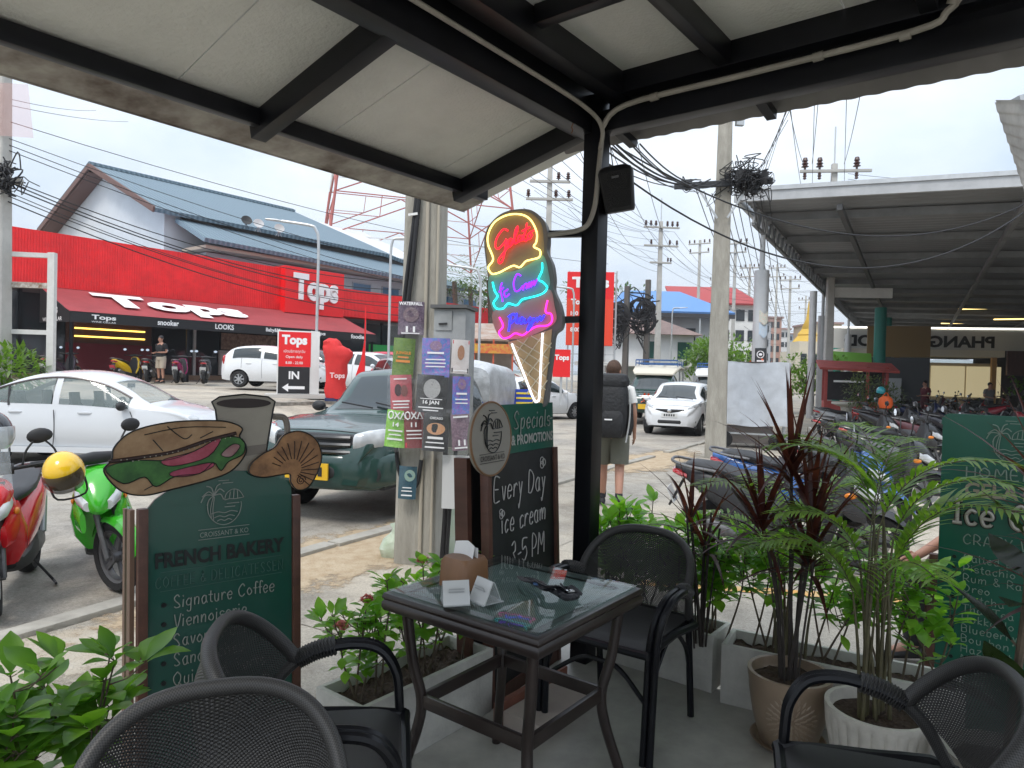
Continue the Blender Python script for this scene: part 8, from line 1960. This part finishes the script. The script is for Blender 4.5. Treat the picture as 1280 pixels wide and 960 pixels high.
# ================================================================== people
M_skin=mat('tanned_skin',(.42,.22,.15),.55,var=.06,scale=6)
def figure(label,loc,rz,J,skin=M_skin,shirt=None,shorts=None,hair=None,shoe=None,s=1.0,short_len=.55,sleeves=.55,socks=True,trousers=False):
 """J: joint table; the body is one skinned surface, clothes follow it"""
 t=thing('person',label,'person',loc,rz);t.scale=(s,s,s)
 V,E_,Rr,ix=[],[],[],{}
 def jv(n,p,r_,par=None):
  ix[n]=len(V);V.append(p);Rr.append(r_)
  if par:E_.append((ix[par],ix[n]))
 jv('pelvis',J['pelvis'],(.135,.11));jv('waist',J['waist'],(.125,.10),'pelvis');jv('chest',J['chest'],(.15,.115),'waist');jv('collar',J['collar'],(.09,.075),'chest');jv('neck',J['neck'],(.052,.055),'collar')
 jv('jaw',J['jaw'],(.068,.082),'neck');jv('skull',J['skull'],(.078,.098),'jaw');jv('crown',J['crown'],(.05,.06),'skull')
 for sd in 'LR':
  jv('hip'+sd,J['hip'+sd],(.095,.095),'pelvis');jv('knee'+sd,J['knee'+sd],(.058,.06),'hip'+sd)
  k,a=Vector(J['knee'+sd]),Vector(J['ankle'+sd]);jv('calf'+sd,k.lerp(a,.3)+Vector((0,-.012,0)),(.058,.058),'knee'+sd);jv('ankle'+sd,a,(.036,.04),'calf'+sd);jv('toe'+sd,J['toe'+sd],(.038,.028),'ankle'+sd)
  jv('shoulder'+sd,J['shoulder'+sd],(.062,.06),'collar');jv('elbow'+sd,J['elbow'+sd],(.040,.040),'shoulder'+sd);jv('wrist'+sd,J['wrist'+sd],(.027,.024),'elbow'+sd)
  e,w_=Vector(J['elbow'+sd]),Vector(J['wrist'+sd]);d=(w_-e).normalized();sx=1 if sd=='R' else-1
  fwd=Vector(J.get('palm'+sd,(0,1,0)));fwd=(fwd-d*fwd.dot(d)).normalized()
  jv('palm'+sd,w_+d*.055,(.034,.018),'wrist'+sd);pm_=w_+d*.075
  for k,(o,l1,l2)in enumerate(((-.03,.04,.032),(-.010,.045,.036),(.010,.042,.034),(.030,.034,.026))):
   cu=d.cross(fwd)*sx*-1
   jv('f%d'%k+sd,pm_+fwd*o+d*.015,(.010,.009),'palm'+sd);jv('g%d'%k+sd,pm_+fwd*o*1.1+d*(.015+l1)+cu*.008,(.008,.008),'f%d'%k+sd);jv('h%d'%k+sd,pm_+fwd*o*1.1+d*(.015+l1+l2*.85)+cu*.026,(.0065,.0065),'g%d'%k+sd)
  jv('t0'+sd,w_+d*.035+fwd*.035,(.012,.011),'palm'+sd);jv('t1'+sd,w_+d*.075+fwd*.055,(.009,.009),'t0'+sd);jv('t2'+sd,w_+d*.105+fwd*.056,(.007,.007),'t1'+sd)
 me=bpy.data.meshes.new('body');me.from_pydata([tuple(v)for v in V],E_,[])
 ob=bpy.data.objects.new('body',me);col.objects.link(ob)
 md=ob.modifiers.new('skin','SKIN');md.use_smooth_shade=True
 for i,sv in enumerate(me.skin_vertices[0].data):sv.radius=Rr[i];sv.use_root=(i==0)
 sb=ob.modifiers.new('smooth','SUBSURF');sb.levels=2;sb.render_levels=2
 dg=bpy.context.evaluated_depsgraph_get();m2=bpy.data.meshes.new_from_object(ob.evaluated_get(dg));m2.name='body'
 ob.modifiers.clear();ob.data=m2;m2.materials.clear();m2.materials.append(skin);m2.polygons.foreach_set('use_smooth',[True]*len(m2.polygons));ob.parent=t
 jw,sk=Vector(J['jaw']),Vector(J['skull']);hf=Vector(J.get('look',(0,1,0))).normalized();hs=hf.cross(ZV).normalized()
 fm=MB();fm.sloft([(-.02,0,0,.012,.010),(.0,0,.008,.014,.02),(.03,0,-.002,.007,.006)],n=8,ax='z')
 H=Matrix(((hs.x,hf.x,0,sk.x),(hs.y,hf.y,0,sk.y),(hs.z,hf.z,1,sk.z),(0,0,0,1)))
 fm.tf(H@Matrix.Translation((0,.10,-.03)));i0=len(fm.v)
 for sg_ in(1,-1):fm.ball((sg_*.082,-.012,-.02),.03,10,6,(.35,.7,1.1))
 fm.tf(H,i0);fm.build('ear_and_nose',skin,t)
 fm=MB();[fm.ball((sg_*.032,.094,.0),.010,8,6)for sg_ in(1,-1)];fm.tf(H);fm.build('eye',mat('eye_dark',(.03,.02,.02),.2),t)
 fm=MB();fm.ball((0,.088,-.075),.02,8,5,(1.2,.5,.35));fm.tf(H);fm.build('mouth',mat('lip',(.33,.12,.10),.5),t)
 if hair:
  hm=MB();rr=random.Random(4);rows=[]
  for j in range(10):
   ph=lin(0,2.05,j/9);row=[]
   for k in range(22):
    a=2*PI*k/22;cut=1.0
    front=max(0,math.cos(a-PI/2));p_=min(ph,lin(2.05,1.05,front**.7));r_=1.0+rr.uniform(-.015,.03)
    row.append((.090*r_*math.sin(p_)*math.cos(a),.108*r_*math.sin(p_)*math.sin(a)-.004,.108*math.cos(p_)*r_+.012))
   rows.append(row)
  hm.loft(rows,cap=False);hm.tf(H);hm.build('hair',hair,t)
 sh=MB();pv,wa,chs,co=(Vector(J[k])for k in('pelvis','waist','chest','collar'))
 def ring(c,hx,hy,n=20,e=2.4,ax_=None):
  side=(Vector(J['shoulderR'])-Vector(J['shoulderL']));side.z=0;side.normalize();f=ZV.cross(side)
  return[c+side*hx*math.copysign(abs(math.cos(2*PI*k/n))**(2/e),math.cos(2*PI*k/n))+f*hy*math.copysign(abs(math.sin(2*PI*k/n))**(2/e),math.sin(2*PI*k/n))for k in range(n)]
 up_=(co-wa).normalized()
 sh.loft([ring(pv+up_*.02,.185,.135),ring(pv.lerp(wa,.6),.178,.13),ring(wa,.172,.125),ring(chs,.19,.138),ring(chs.lerp(co,.55),.185,.125),ring(co,.12,.085),ring(co+up_*.035,.07,.068)])
 for sd in 'LR':
  a,b=Vector(J['shoulder'+sd]),Vector(J['elbow'+sd]);q=a.lerp(co,.35);sh.tube([q,a,a.lerp(b,sleeves*.55),a.lerp(b,sleeves)],[.078,.080,.074,.070],14)
 sh.build('shirt',shirt,t)
 st=MB();st.loft([ring(pv+ZV*.06,.182,.132),ring(pv-ZV*.02,.19,.14),ring(pv-ZV*.08,.192,.142)])
 for sd in 'LR':
  h_,k_=Vector(J['hip'+sd]),Vector(J['knee'+sd]);an=Vector(J['ankle'+sd])
  if trousers:st.tube([h_+ZV*.03,h_.lerp(k_,.5),k_,k_.lerp(an,.5),k_.lerp(an,.92)],[.118,.10,.082,.07,.066],14)
  else:st.tube([h_+ZV*.03,h_.lerp(k_,short_len*.5),h_.lerp(k_,short_len),h_.lerp(k_,short_len+.32)],[.118,.118,.112,.108],16)
 st.build('trousers' if trousers else 'shorts',shorts,t)
 for sd in 'LR':
  a,o=Vector(J['ankle'+sd]),Vector(J['toe'+sd]);d=(o-a);d.z=0;d.normalize();zb=min(o.z,a.z-.06)-.028
  sm=MB();sdv=d.cross(ZV);rg=[]
  for f,w_,h_ in((-.075,.022,.05),(-.05,.036,.085),(.0,.040,.095),(.07,.044,.07),(.14,.046,.055),(.185,.03,.035)):
   c=Vector((a.x,a.y,0))+d*f;rg.append([c+sdv*w_*math.cos(q)+ZV*(max(0.0,zb)+h_/2*(1+math.sin(q)))for q in[2*PI*k/12 for k in range(12)]])
  sm.loft(rg);sm.build('shoe',shoe or M_trim,t)
  if socks:sm=MB();sm.tube([a+ZV*.0,a+ZV*.09],[.043,.047],12);sm.build('sock',mat('dark_sock',(.03,.03,.035),.9),t)
 return t
WALK=dict(pelvis=(0,0,.95),waist=(0,.01,1.10),chest=(0,.02,1.30),collar=(0,.0,1.46),neck=(0,.015,1.53),jaw=(0,.04,1.60),skull=(0,.035,1.675),crown=(0,.03,1.735),
hipL=(-.09,0,.90),kneeL=(-.10,.13,.50),ankleL=(-.10,.17,.10),toeL=(-.11,.33,.045),hipR=(.09,0,.90),kneeR=(.10,-.03,.49),ankleR=(.10,-.24,.13),toeR=(.11,-.10,.04),
shoulderL=(-.19,0,1.42),elbowL=(-.25,-.08,1.16),wristL=(-.25,-.02,.92),shoulderR=(.19,0,1.42),elbowR=(.255,-.03,1.15),wristR=(.265,.09,.92),look=(.35,1,0))
STAND=dict(WALK,kneeL=(-.10,.02,.50),ankleL=(-.10,-.02,.09),toeL=(-.12,.14,.04),kneeR=(.10,.03,.50),ankleR=(.10,-.01,.09),toeR=(.12,.14,.04),elbowL=(-.24,-.04,1.16),wristL=(-.14,.20,1.15),elbowR=(.24,-.04,1.16),wristR=(.14,.20,1.12),look=(0,1,-.2))
q=G(764,637)
bpk=figure('backpacker in white shirt and grey green shorts walking away beside the corner post',(q.x,q.y+.1,ZS),R(-9),WALK,shirt=mat('off_white_cotton',(.76,.75,.72),.9,bump=.3,bscale=20,scale=6),shorts=mat('grey_green_shorts',(.14,.14,.11),.9,bump=.3,bscale=25,scale=6),hair=mat('brown_hair',(.07,.035,.02),.7,var=.4,scale=60),s=1.03)
bg_=thing('backpack','large black trekking backpack with grey straps on the walker','backpack',bpk.location,R(-9));bg_.scale=(1.12,1.05,1.05)
M_pack=mat('black_nylon',(.011,.0115,.013),.65,bump=.5,bscale=30,scale=6,var=.3)
mb=MB();mb.sloft([(.86,0,-.23,.13,.09,3),(.92,0,-.26,.165,.125,3),(1.15,0,-.27,.175,.14,3),(1.38,0,-.26,.165,.13,3),(1.47,0,-.24,.15,.11,3)],n=22,ax='z');mb.build('main_bag',M_pack,bg_)
mb=MB();mb.sloft([(1.455,0,-.235,.165,.13,3),(1.51,0,-.235,.175,.14,3),(1.58,0,-.22,.15,.12,3),(1.60,0,-.21,.1,.08,3)],n=20,ax='z');mb.build('lid',M_pack,bg_)
mb=MB();mb.sloft([(.88,0,-.38,.10,.03,3),(.95,0,-.395,.12,.04,3),(1.12,0,-.40,.115,.035,3),(1.18,0,-.385,.09,.02,3)],n=16,ax='z');mb.build('front_pocket',M_pack,bg_)
for sd in(1,-1):
 mb=MB();mb.sloft([(.9,sd*.175,-.26,.03,.08,3),(1.0,sd*.19,-.26,.04,.09,3),(1.25,sd*.185,-.26,.03,.085,3)],n=14,ax='z');mb.build('side_pocket',M_pack,bg_)
 mb=MB();mb.tube(cr_([(sd*.09,-.13,1.42),(sd*.115,.0,1.50),(sd*.13,.12,1.42),(sd*.14,.15,1.30),(sd*.16,.06,1.08),(sd*.17,-.12,.98)],5),.022,8,ys=.5);mb.build('shoulder_strap',M_pack,bg_)
 mb=MB();mb.tube(cr_([(sd*.17,-.34,1.42),(sd*.185,-.36,1.25),(sd*.18,-.35,1.05),(sd*.15,-.37,.82)],4),.009,6);mb.build('strap',mat('grey_webbing',(.35,.36,.36),.7),bg_)
mb=MB();mb.tube(cr_([(.0,-.16,.98),(.17,-.1,.97),(.195,.03,.96),(.1,.15,.95),(-.1,.15,.95),(-.195,.03,.96),(-.17,-.1,.97)],5,True),.025,8,closed=True,ys=.6);mb.build('hip_belt',M_pack,bg_)
mb=MB();mb.bb((-.08,-.443,1.07),(.0,-.437,1.085));mb.build('badge',M_letter,bg_)
q=P(201,470,26.4)
figure('man in black T-shirt and beige shorts standing behind the white frame',(q.x,q.y,.78),R(160),STAND,shirt=mat('black_cotton',(.015,.015,.017),.9),shorts=mat('beige_shorts',(.42,.36,.28),.9),hair=mat('black_hair',(.012,.010,.010),.6),s=1.0)
q=P(1157,480,30)
figure('person in dark red clothes standing among the parked scooters',(q.x,q.y,ZS),R(100),STAND,shirt=mat('dark_red_cotton',(.10,.012,.02),.9),shorts=mat('maroon_trousers',(.06,.012,.018),.9),hair=MATS['black_hair'],trousers=True)
q=P(1237,480,31)
figure('person in grey shirt behind the scooters before the booth',(q.x,q.y,ZS),R(190),STAND,shirt=mat('grey_cotton',(.18,.17,.16),.9),shorts=mat('dark_trousers',(.03,.03,.035),.9),hair=MATS['black_hair'],trousers=True)
SIT=dict(pelvis=(0,0,.52),waist=(0,.02,.68),chest=(0,.05,.88),collar=(0,.06,1.03),neck=(0,.08,1.10),jaw=(0,.11,1.17),skull=(0,.105,1.245),crown=(0,.10,1.305),
hipL=(-.10,.02,.48),kneeL=(-.15,.42,.50),ankleL=(-.15,.40,.10),toeL=(-.17,.55,.045),hipR=(.10,.02,.48),kneeR=(.15,.42,.50),ankleR=(.15,.40,.10),toeR=(.17,.55,.045),
shoulderL=(-.19,.06,.99),elbowL=(-.24,.12,.73),wristL=(-.20,.36,.62),shoulderR=(.19,.06,.99),elbowR=(.24,.12,.73),wristR=(.20,.36,.62),look=(0,1,0))
q=Vector((2.86,4.02,ZS))
sit=figure('seated person almost hidden behind the ice cream board, one hand showing',q,R(96),SIT,shirt=mat('rust_shirt',(.28,.10,.05),.9),shorts=MATS['dark_trousers'],hair=MATS['black_hair'],trousers=True)
sl=thing('stool','low dark stool under the seated person behind the board','stool',(q.x,q.y,ZS),R(96))
mb=MB();mb.lathe([(0,.40),(.16,.40),(.165,.375),(.15,.36),(0,.36)],n=22);mb.build('seat',M_trim,sl)
for a in(.8,2.4,3.9,5.5):
 mb=MB();mb.tube([(.11*math.cos(a),.11*math.sin(a),.37),(.15*math.cos(a),.15*math.sin(a),0)],.014,7);mb.build('leg',M_trim,sl)
# ================================================================== light haze
hm=bpy.data.materials.new('thin_humid_air');hm.use_nodes=True
hn=hm.node_tree.nodes;hn.remove(hn['Principled BSDF'])
pvn=hn.new('ShaderNodeVolumePrincipled');pvn.inputs['Color'].default_value=(.86,.92,.98,1);pvn.inputs['Density'].default_value=.0005
hm.node_tree.links.new(pvn.outputs[0],hn['Material Output'].inputs['Volume'])
mb=MB();mb.bb((-3300,-3300,-7),(3300,3300,52));hz_o=mb.build('haze',hm);hz_o['kind']='stuff'
